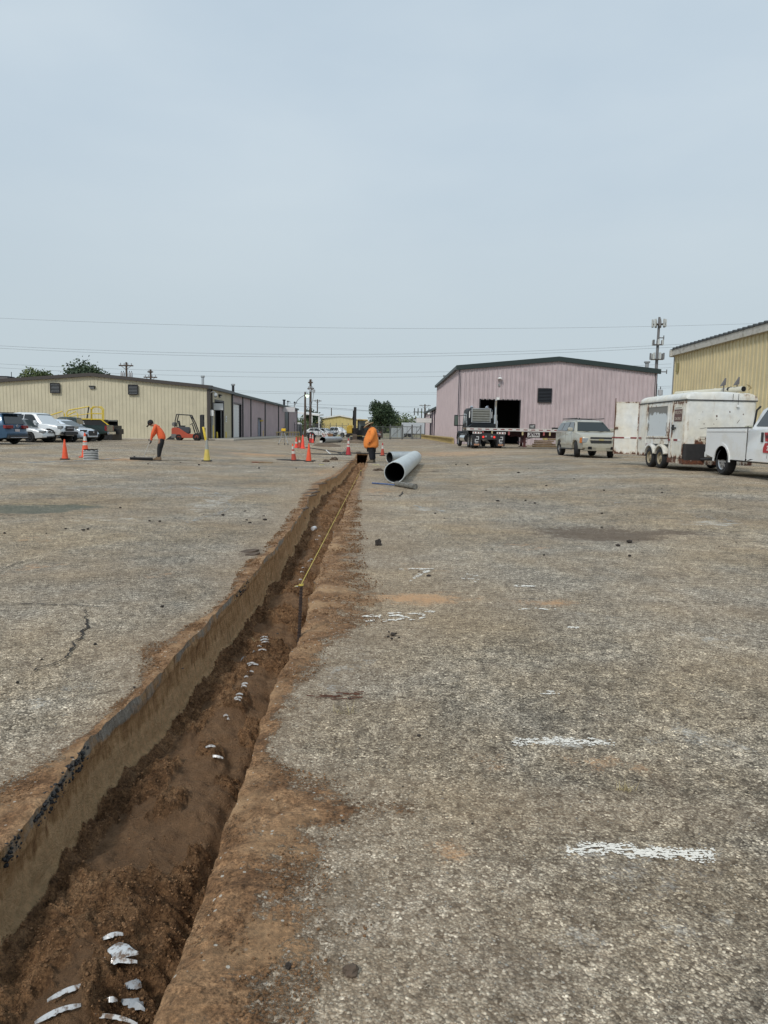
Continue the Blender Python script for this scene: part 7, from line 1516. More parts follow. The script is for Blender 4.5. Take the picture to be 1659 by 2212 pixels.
for s_, kn, an in legs: boot(an[0] - .02, an[1], t, mat('dusty_boot', (.17, .14, .10), .85))
c_, f_, s2, u_ = hd_; face(c_, f_, s2, u_, t, mat('dark_hair', (.012, .010, .009), .7))
q = MB(); q.lathe([(.0, .135), (.06, .13), (.095, .10), (.110, .0), (.16, -.008), (.22, -.03), (.255, -.045), (.256, -.052), (.21, -.040), (.11, -.015), (.105, -.012)], 24); m_straw = mat('straw', (.47, .36, .20), .85, var=.2, vs=14, bump=.8, bs=60)
ht = q.build('straw_hat', m_straw, t, smooth=50); ht.location = c_ + u_ * .065 - f_ * .005; ht.rotation_euler = (R_(-6), R_(-31), 0)
q = MB(); q.lathe([(.1105, .004), (.1135, .006), (.108, .045), (.104, .045)], 24); q.build('hat_band', mat('hat_band', (.07, .03, .03), .8), ht, smooth=50); q = MB(); q.lathe([(.150, -.004), (.158, -.006), (.17, -.011), (.163, -.009)], 24); q.build('brim_stripe', mat('brim_stripe', (.16, .07, .05), .85), ht)
pw2 = place(t, 801.0, 31.3, 0)

# ================================================================ cones
m_cor = mat('cone_orange', (.85, .105, .035), .5, var=.15, vs=6, dirt=(.30, .07, .04), dirts=7, dirta=.38); m_cfl = mat('cone_fluorescent', (.95, .085, .05), .5, var=.06, vs=6); m_cru = mat('cone_dirty_red', (.50, .075, .045), .6, var=.2, vs=5, dirt=(.30, .08, .05), dirts=5, dirta=.45)
m_cred = mat('cone_red', (.48, .035, .045), .5, var=.12, vs=5); m_cwh = mat('cone_white', (.60, .59, .55), .5, var=.1, vs=8, dirt=(.38, .30, .22), dirts=9, dirta=.42); m_cye = mat('cone_yellow', (.66, .51, .12), .55, var=.12, vs=5, dirt=(.30, .22, .08), dirts=6, dirta=.36); m_cgr = mat('cone_grey', (.33, .34, .31), .6, var=.15, vs=7)
def cone(u, Y, h, label, body, bands=(), base=None, rb=None, tilt=(0, 0), flute=0, top=None):
    t = thing('traffic_cone', label, 'traffic cone', (0, 0, 0), 0, 'traffic cones on the yard'); place(t, u, Y, random.random() * .5)
    rb = rb or h * .16; rt_ = h * .030; bs = h * .22
    q = MB(); q.box((0, 0, .018), (bs * 2, bs * 2, .036)); q.build('base', base or m_rubber, t, .01)
    c0 = link(bpy.data.objects.new('cone_body', None), t); c0.rotation_euler = (tilt[0], tilt[1], 0)
    def R(z): return rb + (rt_ - rb) * z / h
    cuts = sorted([(a * h, b * h, m) for a, b, m in bands]); z = .03; segs = []
    for a, b, m in cuts: segs += [(z, a, body, 'shell'), (a, b, m, 'reflective_collar')]; z = b
    segs.append((z, h, top or body, 'shell'))
    for a, b, m, nm in segs:
        if b - a < .01: continue
        off = .003 if nm != 'shell' else 0
        q = MB(); n_ = 20; vs = []; zz = np.linspace(a, b, 6)
        for z_ in zz:
            for k in range(n_):
                an = 6.283 * k / n_; rr = R(z_) + off + flute * math.sin(an * 5 + z_ * 6) * R(z_); vs.append((rr * math.cos(an), rr * math.sin(an), z_))
        fs = [(j * n_ + k, j * n_ + (k + 1) % n_, (j + 1) * n_ + (k + 1) % n_, (j + 1) * n_ + k) for j in range(5) for k in range(n_)]
        if b == h: fs.append(tuple(5 * n_ + k for k in range(n_)))
        q.add(vs, fs); q.build(nm, m, c0, smooth=50)
    if a == z and not bands: pass
    return t
W2 = ((.50, .62, m_cwh), (.68, .86, m_cwh))
cone(140.5, 25.8, .73, 'plain faded orange cone at the far left in front of the parked cars', m_cor, flute=.04)
cone(184.5, 27.4, .94, 'tall orange cone with two white collars behind the striped pipe piece', m_cor, W2, m_cor)
cone(447, 28.4, .86, 'dirty yellow cone with grey upper half standing on a black base', m_cye, ((.55, .97, m_cgr), ), top=m_cgr)
cone(635, 31.6, .76, 'orange cone with two grubby white collars on the dark sheet', m_cru, ((.42, .58, m_cwh), (.68, .86, m_cwh)), tilt=(0, R_(-5)), top=m_cor)
cone(667, 31.2, .80, 'plain wrinkled orange cone left of the rubble lumps', m_cor, flute=.06)
cone(640, 51.5, .76, 'bright orange cone with white collar left of the brown board', m_cfl, ((.40, .56, m_cwh),), m_cfl)
cone(647, 51.0, .80, 'dirty red cone with white collar in front of the brown board', m_cru, ((.52, .72, m_cwh),))
cone(654, 50.5, .96, 'tall plain bright orange cone right of the brown board', m_cfl, (), m_cfl)
cone(670.5, 70, .96, 'tall white collared cone in the far pair beside the grey pipe', m_cred, W2)
cone(675.5, 69.4, .88, 'shorter white collared cone in the far pair beside the grey pipe', m_cfl, W2)
cone(752.4, 40.2, .95, 'red cone with white collars at the left corner of the dark pit', m_cred, W2)
cone(826, 40.2, .74, 'small dirty red cone with white collar right of the hooded worker', m_cru, ((.55, .80, m_cwh),), top=m_cred)

# ================================================================ pipes
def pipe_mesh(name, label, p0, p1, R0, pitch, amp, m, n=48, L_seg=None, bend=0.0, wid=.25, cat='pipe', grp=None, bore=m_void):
    p0, p1 = Vector(p0), Vector(p1); d = p1 - p0; L_ = d.length; ns = L_seg or int(max(24, L_ / pitch * 10)); fx = d.normalized(); sy = Vector((0, 0, 1)).cross(fx).normalized(); uz = fx.cross(sy)
    t = thing(name, label, cat, tuple(p0 - Vector((0, 0, R0))), 0, grp); O = Vector(t.location)
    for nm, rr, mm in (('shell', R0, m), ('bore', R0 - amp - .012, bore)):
        s_ = np.linspace(0, L_, ns + 1); th = np.linspace(0, 2 * np.pi, n, endpoint=False); SS, TT = np.meshgrid(s_, th, indexing='ij')
        ph = (SS / pitch - TT / (2 * np.pi)) % 1.0; w_ = np.exp(-((ph - .5) / wid) ** 2 * 4) if amp else 0
        RR = rr + (amp * w_ if nm == 'shell' else 0)
        bx = bend * np.sin(SS / L_ * np.pi)
        P = (np.array(p0) - np.array(O))[None, None] + SS[..., None] * np.array(fx) + (RR * np.cos(TT) + bx)[..., None] * np.array(sy) + (RR * np.sin(TT))[..., None] * np.array(uz)
        idx = np.arange((ns + 1) * n).reshape(ns + 1, n); qd = np.stack([idx[:-1], np.roll(idx[:-1], -1, 1), np.roll(idx[1:], -1, 1), idx[1:]], -1).reshape(-1, 4)
        me = bpy.data.meshes.new(nm); me.from_pydata(P.reshape(-1, 3).tolist(), [], qd.tolist()); me.polygons.foreach_set('use_smooth', [True] * len(qd)); me.materials.append(mm); link(bpy.data.objects.new(nm, me), t)
    # rolled rim at both ends
    for e, c in ((0, p0), (1, p1)):
        q = MB(); ring = [tuple(Vector(c) - O + sy * (R0 - .006) * math.cos(a) + uz * (R0 - .006) * math.sin(a)) for a in np.linspace(0, 2 * math.pi, 33)]; q.tube(ring, .012, 6, cap=False); q.build('rim', m, t, smooth=60)
    return t
m_galvp = mat('galvanised_pipe', (.60, .635, .63), .42, .15, var=.14, vs=3, dirt=(.50, .49, .44), dirts=2, dirta=.36)
m_galvp2 = mat('galvanised_ribbed', (.46, .49, .50), .35, .45, var=.2, vs=4)
a = at(852, 19.3); b_ = at(895.5, 30.6); Rr = .285
big = pipe_mesh('storm_pipe', 'large smooth galvanised storm pipe with its dark mouth towards us right of the trench', (a.x, a.y, a.z + Rr), (b_.x, b_.y, b_.z + Rr), Rr, .42, .011, m_galvp, n=56, L_seg=420, wid=.05)
a = at(841.5, 31.0); b_ = at(899, 31.9)
pipe_mesh('ribbed_pipe', 'shorter ribbed galvanised pipe lying behind the large storm pipe', (a.x, a.y, a.z + .25), (b_.x, b_.y, b_.z + .25), .25, .115, .020, m_galvp2, n=40, L_seg=160)
a = at(697, 71.5); b_ = at(734, 80)
pipe_mesh('storm_pipe', 'far slightly bent galvanised storm pipe beside the digger', (a.x, a.y, a.z + .32), (b_.x, b_.y, b_.z + .32), .32, .5, .012, m_galvp2, n=36, L_seg=140, bend=.35, wid=.08)
# striped piece
t = thing('drain_pipe_piece', 'short upright piece of black and white striped corrugated drain pipe', 'pipe', (0, 0, 0)); place(t, 196.7, 26.2, 0)
m_bw = mat('pipe_white', (.62, .63, .62), .5, var=.15, vs=20); m_bb = mat('pipe_black', (.02, .02, .022), .6)
nb = 6
for i in range(nb):
    z_ = .0 + i * .062
    q = MB(); n_ = 28
    for nm, za, zb_, r0, mm in (('white_rib', z_ + .004, z_ + .036, .268, m_bw), ('black_groove', z_ + .036, z_ + .066, .252, m_bb)):
        q = MB(); vs = []
        for zz, rr in ((za, r0 - .012), (za + .006, r0), (zb_ - .006, r0), (zb_, r0 - .012)):
            for k in range(n_ + 1): a = 6.283 * k / n_; vs.append((rr * math.cos(a), rr * math.sin(a), zz + .010 * math.sin(a) + (.008 * math.sin(a * 9 + i) if i == nb - 1 and zz == zb_ else 0)))
        q.add(vs, [(j * (n_ + 1) + k, j * (n_ + 1) + k + 1, (j + 1) * (n_ + 1) + k + 1, (j + 1) * (n_ + 1) + k) for j in range(3) for k in range(n_)]); q.build(nm, mm, t, smooth=40)
q = MB(); q.lathe([(.235, .0), (.235, .375), (.25, .38)], 28); q.build('liner', m_bb, t, smooth=60)

# ================================================================ tools, strings, small items
q_t = thing('hand_tool', 'blue handled tool with a grey perforated roller head lying by the storm pipe mouth', 'tool', (0, 0, 0))
p0, p1, p2 = gp(804, 1045), gp(857, 1050.5), gp(897, 1057.5)
q = MB(); q.tube([p0 + Vector((0, 0, .02)), (p0 + p1) / 2 + Vector((0, 0, .03)), p1 + Vector((0, 0, .03))], .018, 8); q.build('handle', mat('blue_handle', (.05, .10, .26), .4, var=.3, vs=20, dirt=(.3, .35, .4), dirts=20, dirta=.4), q_t)
rz_ = .068; q = MB(); a_ = p1 + Vector((0, 0, rz_)); b_ = p2 + Vector((0, 0, rz_)); q.tube([a_, b_], rz_, 20); q.build('roller', mat('perforated_grey', (.25, .24, .21), .7, dirt=(.09, .085, .075), dirts=38, dirta=.48, bump=1, bs=60), q_t, smooth=50)
q = MB(); [q.tube([a_.lerp(b_, f_) - (b_ - a_).normalized() * .005, a_.lerp(b_, f_) + (b_ - a_).normalized() * .005], rz_ + .006, 18) for f_ in (0.01, .25, .5, .75, .99)]; q.build('roller_hoops', mat('rib_dark', (.10, .095, .085), .7), q_t)
# rebar stake and string line
rx_, ry_ = gp(647, 1373, 0.0).x - .015, gp(647, 1373, 0.0).y + .03; rtop = ay(651, 1261, ry_)
t = thing('rebar_stake', 'rusty ribbed rebar stake standing in the trench with yellow string tied on top', 'stake', (rtop.x, ry_, 0)); q = MB(); zb_ = -.45; H_ = rtop.z - zb_
q.tube([(-.03, 0, zb_), (0, 0, rtop.z)], .0105, 10)
m_reb = mat('rebar', (.045, .028, .022), .8, var=.3, vs=30); q.build('bar', m_reb, t, smooth=50)
for i in range(int(H_ / .022)):
    z_ = zb_ + .01 + i * .022; f_ = (z_ - zb_) / H_; q = MB(); c = Vector((-.03 * (1 - f_), 0, z_)); rg = [c + Vector((.0125 * math.cos(a), .0125 * math.sin(a), .007 * math.cos(a))) for a in np.linspace(0, 6.283, 11)]; q.tube(rg, .0026, 4, cap=False); q.build('rib', m_reb, t)
q = MB(); zt_ = rtop.z - .006; [q.tube([(.014 * math.cos(a + k), .014 * math.sin(a + k), zt_ - .004 * k + .001 * a) for a in np.linspace(0, 6.283, 10)], .0022, 5) for k in range(3)]; q.tube([(-.012, -.01, zt_), (-.035, -.015, zt_ - .008), (-.045, -.01, zt_ - .012)], .0018, 4); m_str = mat('yellow_string', (.70, .55, .12), .7); q.build('string_knot', m_str, t)
e = ay(779, 1016, 21.9)
tag(MB().tube([(rtop.x, ry_, rtop.z - .002), (e.x, 21.9, e.z)], .0028, 6).build('string_line', m_str), 'taut yellow string line running along the trench between two stakes', 'string')
t = thing('stake', 'small dark stake at the far end of the yellow string', 'stake', (e.x + .01, 21.92, 0)); MB().box((0, 0, (e.z - .2) / 2), (.03, .02, e.z + .26)).build('post', mat('stake_dark', (.07, .05, .035), .9), t); MB().lathe([(.018, e.z - .02), (.02, e.z - .01), (.018, e.z)], 8).build('string_knot', m_str, t)
# white cap in the trench
def on_floor(u, v):
    d = ray(u, v); lo, hi = .5, 60
    for y in np.geomspace(.8, 45, 1800):
        tt_ = y / d.y; x_, z_ = d.x * tt_, CAM_H + d.z * tt_
        if z_ > -.05 or not (float(xL(y)) < x_ < float(xR(y))): continue
        if z_ <= trench_z(x_, y): return Vector((x_, y, trench_z(x_, y)))
    return Vector((x_, y, z_))
p = on_floor(675, 1147); t = thing('plastic_bottle', 'small white plastic bottle lying on the trench floor', 'bottle', tuple(p), R_(70)); q = MB(); q.lathe([(0, 0), (.036, .004), (.038, .02), (.038, .10), (.030, .118), (.018, .124)], 14, (0, 0, .038), 'x'); q.build('bottle', mat('white_plastic', (.72, .73, .74), .3), t, smooth=50); q = MB(); q.lathe([(.020, .124), (.020, .142), (0, .144)], 12, (0, 0, .038), 'x'); q.build('cap', m_cwh, t, smooth=40)

# white buried corrugated pipe: its ribs break through the soil
t = thing('buried_pipe', 'white corrugated pipe whose ribs show through the trench soil', 'pipe', tuple(on_floor(250, 2067)))
m_wp = mat('white_pipe_plastic', (.64, .66, .67), .3, dirt=(.16, .10, .06), dirts=42, dirta=.46, coat=.2); m_wp2 = mat('grey_pipe_plastic', (.36, .38, .40), .4, dirt=(.16, .10, .06), dirts=22, dirta=.42)
O = Vector(t.location)
ribs = [(244, 2034, 34, 8, 14, 0), (250, 2066, 80, 24, 3, 0), (250, 2091, 74, 10, 5, 0), (148, 2150, 66, 9, 22, 0), (125, 2190, 70, 11, 22, 0), (289, 2138, 30, 18, -3, 1), (290, 2176, 50, 16, -14, 1), (240, 2172, 26, 9, 10, 0), (246, 2207, 90, 6, -6, 0), (465, 1646, 34, 5, -3, 0), (455, 1621, 24, 3, 4, 0), (488, 1550, 12, 3, 4, 0), (493, 1559, 6, 3, 0, 0),
        (512, 1518, 18, 3, 2, 0), (514, 1509, 20, 3, 6, 0), (517, 1501, 18, 2.5, 6, 0), (527, 1489, 14, 2.5, 2, 0), (529, 1482, 16, 3.5, 4, 0), (570, 1381, 20, 2.6, 10, 0), (571, 1386, 22, 3, 8, 0), (573, 1392, 20, 3.4, 6, 0), (560, 1399, 12, 2.4, 4, 0), (566, 1403, 22, 2.4, 4, 0), (543, 1437, 22, 2.6, 5, 0), (547, 1444, 26, 3.4, 7, 0), (541, 1459, 16, 2, 5, 0), (532, 1467, 12, 1.8, 5, 0), (548, 1411, 10, 2, 20, 0), (524, 1424, 30, 3, 28, 1),
        (649, 1254, 9, 1.8, 6, 0), (652, 1240, 9, 1.6, 6, 0), (655, 1228, 9, 1.6, 6, 0), (668, 1214, 9, 1.4, 6, 0), (672, 1208, 9, 1.4, 6, 0), (640, 1268, 10, 1.8, 4, 0), (684, 1168, 8, 1.3, 2, 0), (690, 1160, 8, 1.3, 2, 0)]
r = np.random.default_rng(9)
for u_, v_, wpx, hpx, tilt, kind in ribs:
    c = on_floor(u_, v_); sl = (c - Vector((0, 0, CAM_H))).length; w_ = wpx * (1 if wpx > 28 else .8) * sl / F; hpx = hpx * (.26 if v_ < 1600 else .7 if v_ < 1700 else 1); el = math.atan2(CAM_H - c.z, c.y); h_ = hpx * sl / F / max(.25, math.sin(el)); a_ = math.radians(tilt) / max(.35, math.sin(el))
    n_ = 14; vs = []; ln = []
    for i in range(n_ + 1):
        s_ = i / n_ * 2 - 1; th = h_ * .40 * (1 - abs(s_) ** 2.2) * (.55 + .8 * r.random()) + .001; x_ = s_ * w_ / 2; bow = -.10 * w_ * s_ * s_ * .5
        for q_, zz in ((-1, .0), (0, .012), (1, .0)):
            X_, Y_ = x_, bow + q_ * th; vs.append((X_ * math.cos(a_) - Y_ * math.sin(a_), X_ * math.sin(a_) + Y_ * math.cos(a_), zz + .010 * (1 - s_ * s_)))
    base_ = []; zf = [trench_z(c.x + X_, c.y + Y_) for X_, Y_, _ in vs]; zf_ = sum(zf) / len(zf) + (.007 if wpx > 28 else .006)
    for (X_, Y_, zz) in vs: base_.append((c.x + X_ - O.x, c.y + Y_ - O.y, zf_ + zz * .8 - O.z))
    q = MB(); q.add(base_, [(i * 3 + k, i * 3 + k + 1, (i + 1) * 3 + k + 1, (i + 1) * 3 + k) for i in range(n_) for k in (0, 1)]); q.build('rib', m_wp2 if kind else m_wp, t, smooth=60)

# rocks and rubble
def rock(u, v, w_, h_, label, m, sd=1):
    p = gp(u, v); t = thing('rubble_lump', label, 'rubble', tuple(p)); r = np.random.default_rng(sd); bm = bmesh.new(); bmesh.ops.create_icosphere(bm, subdivisions=3, radius=1)
    from mathutils import noise as mn
    for q in bm.verts:
        k = 1 + .45 * mn.noise(q.co * 1.3 + Vector((sd, 0, 0))) + .22 * mn.noise(q.co * 3.1 + Vector((sd, 3, 0))); q.co = Vector((q.co.x * k * w_ / 2, q.co.y * k * w_ * .4, max(-.05, q.co.z * k + .55) * h_ / 1.7))
    me = bpy.data.meshes.new('lump'); bm.to_mesh(me); bm.free(); me.materials.append(m); link(bpy.data.objects.new('lump', me), t); return t
m_rub = mat('rubble_brown', (.125, .090, .065), .95, var=.4, vs=12, bump=.9, bs=25); m_rubd = mat('dark_asphalt_lump', (.045, .036, .030), .95, var=.4, vs=20, bump=.9, bs=40)
rock(704.5, 998, .27, .14, 'rough brown rubble lump, nearer of the two left of the trench', m_rub, 2); rock(721.5, 994, .34, .16, 'longer brown rubble lump behind the first, nearest the trench', m_rub, 5)
rock(818, 1017, .34, .10, 'flat broken soil lump left of the storm pipe mouth', m_rub, 7); rock(817, 1178, .085, .085, 'small dark pointed stone alone on the asphalt right of the trench', m_rubd, 3)
rock(775, 978.5, .30, .10, 'brown clod on the far edge of the dark pit', m_rub, 11); rock(757, 2104, .042, .028, 'small brown soil lump on the asphalt at the bottom edge', m_rub, 12); rock(623, 2092, .016, .02, 'tiny black lump on the spilled soil near the bottom edge', m_rubd, 14)
# small dark crumbs of asphalt scattered over the yard
pts = [(848, 1372, 11), (840, 1366, 5), (855, 1369, 6), (838, 1376, 6), (846, 1381, 7), (862, 1378, 5), (905, 1235, 4), (926, 1245, 8), (893, 1243, 4), (1300, 1110, 6), (1175, 1200, 6), (1335, 1180, 9), (1360, 1173, 14), (1360, 1202, 8), (540, 1130, 7), (533, 1124, 5), (572, 1124, 9), (570, 1115, 5), (345, 1127, 6), (260, 1098, 7), (323, 1126, 5), (190, 1144, 7), (180, 1146, 7), (100, 1153, 4), (142, 1143, 5), (482, 1114, 9), (10, 1153, 7), (512, 1174, 3), (525, 1173, 3), (510, 1169, 3), (490, 1178, 3),
       (1120, 1022, 6), (1180, 1050, 5), (1075, 1083, 7), (1155, 1088, 6), (1135, 1082, 5), (1130, 1090, 4), (940, 1110, 5), (960, 1120, 4), (1240, 1035, 4), (1050, 1060, 4), (985, 1005, 5), (1010, 1005, 6), (1305, 1060, 5), (1430, 1065, 5), (1160, 1395, 5), (205, 1393, 8), (90, 1425, 6), (38, 1475, 7), (395, 1445, 6), (290, 1486, 6), (755, 1510, 6), (870, 1700, 5), (905, 1590, 8), (1300, 1140, 6), (1260, 1600, 5), (1020, 1780, 5), (740, 1775, 8), (1135, 1350, 4), (1000, 1420, 4), (600, 1370, 5), (660, 1120, 4), (530, 1105, 5), (350, 1312, 9), (720, 1010, 5), (640, 1012, 4), (560, 1012, 5), (430, 1005, 5), (390, 1000, 4), (320, 1003, 5)]
P_ = np.array([tuple(gp(u_, v_)) for u_, v_, _ in pts]); Z_ = np.array([k / 2 * math.hypot(p_[1], 1.4) / F for (_, _, k), p_ in zip(pts, P_)]); scatter('asphalt_crumbs', P_, Z_, m_rubd, 'small dark crumbs of asphalt and soil scattered over the yard', .6, 21, .1)
r = np.random.default_rng(31); n_ = 700; Yr_ = 8 * (60 / 8) ** r.random(n_); Xr_ = (r.random(n_) - .5) * 1.15 * Yr_; k_ = ((Xr_ > xR(Yr_) + .1) | (Xr_ < xL(Yr_) - .1)); Xr_, Yr_ = Xr_[k_], Yr_[k_]
scatter('yard_grit', np.stack([Xr_, Yr_, g(Xr_, Yr_)], -1), .004 + .012 * r.random(len(Xr_)) ** 3 * np.clip(Yr_ / 15, .6, 2), m_rubd, 'fine dark grit scattered across the asphalt yard', .5, 22, .2)

# ---- cracks and joints in the asphalt (thin dark sheets just above it)
m_crack = mat('crack_dark', (.035, .028, .022), .95, var=.3, vs=20); m_joint = mat('joint_brown', (.085, .058, .038), .95, var=.4, vs=6)
def ribbon(name, pts, wid, m, seed=1, parent=ground, jit=.5, z_=.004, broken=0.0):
    r = np.random.default_rng(seed); P = [gp(*p) for p in pts]; L_ = []
    for a, b in zip(P[:-1], P[1:]):
        n_ = max(2, int((b - a).length / max(.02, wid * 1.2)));
        for i in range(n_): L_.append(a.lerp(b, i / n_))
    L_.append(P[-1]); n_ = len(L_); off = np.zeros(n_)
    for i in range(1, n_): off[i] = off[i - 1] * .86 + (r.random() - .5) * wid * jit * 2
    q = MB(); vs = []
    for i, c in enumerate(L_):
        d = (L_[min(i + 1, n_ - 1)] - L_[max(i - 1, 0)]); d.z = 0; d.normalize(); nn = Vector((-d.y, d.x, 0)); w_ = wid * (.25 + .9 * r.random()) * .5 * min(1, 4 * i / n_ + .2, 4 * (n_ - 1 - i) / n_ + .2)
        for k in (-1, 1): v = c + nn * (off[i] + k * w_); vs.append((v.x, v.y, float(g(v.x, v.y)) + z_ + .006))
    fs = [(2 * i, 2 * i + 1, 2 * i + 3, 2 * i + 2) for i in range(n_ - 1) if r.random() >= broken]
    q.add(vs, fs); return q.build(name, m, parent)
ribbon('crack', [(0, 1305), (75, 1306), (150, 1308), (215, 1313), (262, 1316)], .016, m_crack, 1)
ribbon('crack', [(186, 1318), (192, 1334), (197, 1345), (183, 1360), (160, 1392), (140, 1415), (100, 1440), (60, 1462)], .022, m_crack, 2, jit=.9)
ribbon('crack', [(197, 1345), (240, 1342)], .010, m_crack, 8, jit=.9, broken=.3)
ribbon('crack', [(0, 1234), (28, 1221), (60, 1212), (93, 1205)], .016, m_crack, 3)
ribbon('crack', [(760, 1069), (800, 1071), (868, 1073.5), (873, 1062)], .05, m_crack, 4)
ribbon('crack', [(1150, 1294), (1250, 1297), (1370, 1300), (1500, 1303), (1659, 1306)], .012, m_crack, 5, broken=.4)
ribbon('crack', [(1110, 1296), (1190, 1294)], .015, m_crack, 15, broken=.2)
ribbon('crack', [(700, 1250), (745, 1256), (790, 1253)], .012, m_crack, 6, broken=.3); ribbon('crack', [(820, 1170), (900, 1172), (960, 1170)], .015, m_joint, 7, broken=.3)
ribbon('joint', [(214, 993), (262, 993.5), (330, 994.5), (447, 996.5), (540, 997.8), (600, 999.5), (680, 1001.5), (753, 1003)], .11, m_joint, 9, jit=.12)
ribbon('joint', [(800, 996.5), (900, 999), (1000, 1001), (1060, 1003)], .10, m_joint, 10, jit=.2, broken=.2)
ribbon('joint', [(905, 1020), (960, 1017), (1050, 1018)], .10, m_joint, 12, jit=.4, broken=.3)
ribbon('joint', [(1140, 1013), (1185, 1012)], .09, m_crack, 13, jit=.3)
ribbon('joint', [(0, 978), (160, 980), (300, 981), (420, 984)], .07, m_joint, 14, jit=.3, broken=.3)
# broken asphalt slivers curling at the trench lip
for i, (u_, v_, L_, W_, rz) in enumerate([(683, 1046.5, .50, .10, .05), (667, 1066, .42, .12, .5), (668, 1072, .30, .10, .45), (751, 1000, .55, .12, .1), (753, 996, .5, .1, .1), (540, 1192, .20, .10, .2), (546, 1199, .14, .07, .5), (655, 1100, .25, .08, .9), (675, 1058, .3, .08, .3)]):
    p = gp(u_, v_, 0.0); q = MB(); n_ = 9; r = np.random.default_rng(40 + i); top = []; 
    for k in range(n_): a = 6.283 * k / n_; rr = .7 + .6 * r.random(); top.append((L_ / 2 * rr * math.cos(a), W_ / 2 * rr * math.sin(a)))
    q.prism(top, 0, .022, 'xy'); o = q.build('asphalt_sliver', m_rub, ground); o.location = (p.x, p.y, -.004); o.rotation_euler = (r.random() * .2, -.12, rz)

m_tar = mat('tar_black', (.022, .021, .022), .45, var=.6, vs=60, bump=1, bs=90)
r = np.random.default_rng(77); yy_ = np.concatenate([np.interp(r.random(150), [0, 1], [gp(75, 1765).y, gp(185, 1610).y]), np.interp(r.random(34), [0, 1], [gp(-20, 1870).y, gp(45, 1795).y]), np.interp(r.random(60), [0, 1], [5.9, 6.5])])
dz_ = r.random(len(yy_)) ** 1.2 * .07; scatter('tar_lumps', np.stack([xL(yy_) + .004 - .03 * r.random(len(yy_)) * (dz_ < .01), yy_, -dz_ + .004], -1), .0045 + .007 * r.random(len(yy_)) ** 2, m_tar, 'black broken tar lumps along the near left trench lip', .8, 78, .3)
# ---- paint
m_spray = mat('white_marking_paint', (.88, .83, .74), .7, var=.08, vs=30); m_fade = mat('faded_marking_paint', (.44, .43, .40), .85, var=.15, vs=20)
def spray(label, strokes, wpx, dens, m=None, seed=1, size=1.0, name='paint_mark'):
    r = np.random.default_rng(seed); q = MB(); allp = []
    for st in strokes:
        lo_, hi_ = st[0][0], st[-1][0]
        for (u0, v0), (u1, v1) in zip(st[:-1], st[1:]):
            ln = math.hypot(u1 - u0, v1 - v0); n_ = int(dens * .85 * max(ln, 2) * wpx)
            for _ in range(n_):
                f_ = r.random(); hw = (r.random() + r.random() - 1) * wpx * .5 * (.55 + .8 * float(vnoise(np.array(u0 * .05 + (u1 - u0) * f_ * .05), np.array(seed * 3.3)))) + wpx * .18 * (float(vnoise(np.array((u0 + (u1 - u0) * f_) * .03), np.array(seed * 1.7))) - .5); u_ = u0 + (u1 - u0) * f_; v_ = v0 + (v1 - v0) * f_ + hw
                if vnoise(np.array(u_ * .09 + seed * 7), np.array(v_ * .45)) < .30 + .3 * random.random(): continue
                if wpx > 15 and min(abs(u_ - lo_), abs(u_ - hi_)) < 50 * random.random() ** 2: continue
                allp.append((u_ + r.normal() * 1.0, v_))
    for u_, v_ in allp:
        p = gp(u_, v_); s_ = size * (.0014 + .0034 * r.random() ** 2) * max(1, p.y / 3.4); a0 = r.random() * 3; k_ = 5; ring = []
        for k in range(k_): a = a0 + 6.283 * k / k_; rr = s_ * (.6 + .7 * r.random()); ring.append((p.x + rr * math.cos(a) * 1.5, p.y + rr * math.sin(a), float(g(p.x, p.y)) + .0045 + .001 * r.random()))
        q.add(ring, [tuple(range(k_))])
    o = q.build(name, m or m_spray); return tag(o, label, 'paint mark', 'paint marks on the asphalt')
spray('bold white sprayed dash, upper of the two big dashes at the right', [[(1104, 1606), (1215, 1603), (1328, 1608)]], 20, .62, seed=3)
spray('longest white sprayed dash, lower of the two big dashes at the right', [[(1222, 1838), (1300, 1832), (1400, 1842), (1545, 1850)]], 34, .40, seed=4)
spray('white sprayed figures 550 with a foot mark on the asphalt', [[(822, 1331), (790, 1331), (782, 1333)], [(790, 1331), (812, 1331), (820, 1336)], [(808, 1341), (790, 1343)], [(868, 1326), (840, 1326), (838, 1331), (862, 1330), (874, 1335), (858, 1340), (822, 1342)], [(900, 1325), (880, 1327), (876, 1332), (884, 1338), (900, 1339), (914, 1335), (916, 1329), (900, 1325)], [(920, 1321), (938, 1323)]], 5, 1.1, seed=5)
spray('white sprayed seven shape above the figures', [[(862, 1229), (905, 1230), (938, 1230)], [(938, 1230), (915, 1238), (893, 1250), (885, 1256)], [(925, 1234), (905, 1240), (895, 1246)]], 4.5, 1.0, seed=6)
spray('faint white scribble right of the seven shape', [[(1012, 1240), (998, 1250), (1035, 1252)], [(1035, 1242), (1018, 1248), (1030, 1260)], [(1005, 1244), (1022, 1243)]], 4.5, .45, seed=7)
spray('short thin white dash level with the seven shape', [[(1112, 1266), (1156, 1267)]], 4, 1.4, seed=8); spray('short thin white dash beside the orange stain', [[(1165, 1316), (1204, 1318)]], 4, 1.3, seed=9)
spray('smallest white dash below the orange stain', [[(1225, 1356), (1250, 1357)]], 4, 1.0, seed=10); spray('faint speckled white dash above the bold dash', [[(1168, 1500), (1210, 1502)], [(1180, 1495), (1200, 1496)]], 8, .35, seed=11)
spray('thin white line at the right of the short dashes', [[(1120, 1317), (1160, 1315)]], 3, .5, seed=12)
spray('faded white line across the yard left of the trench', [[(330, 1061), (372, 1052)], [(404, 1051), (440, 1058), (478, 1069)]], 5, .8, m_fade, 13)
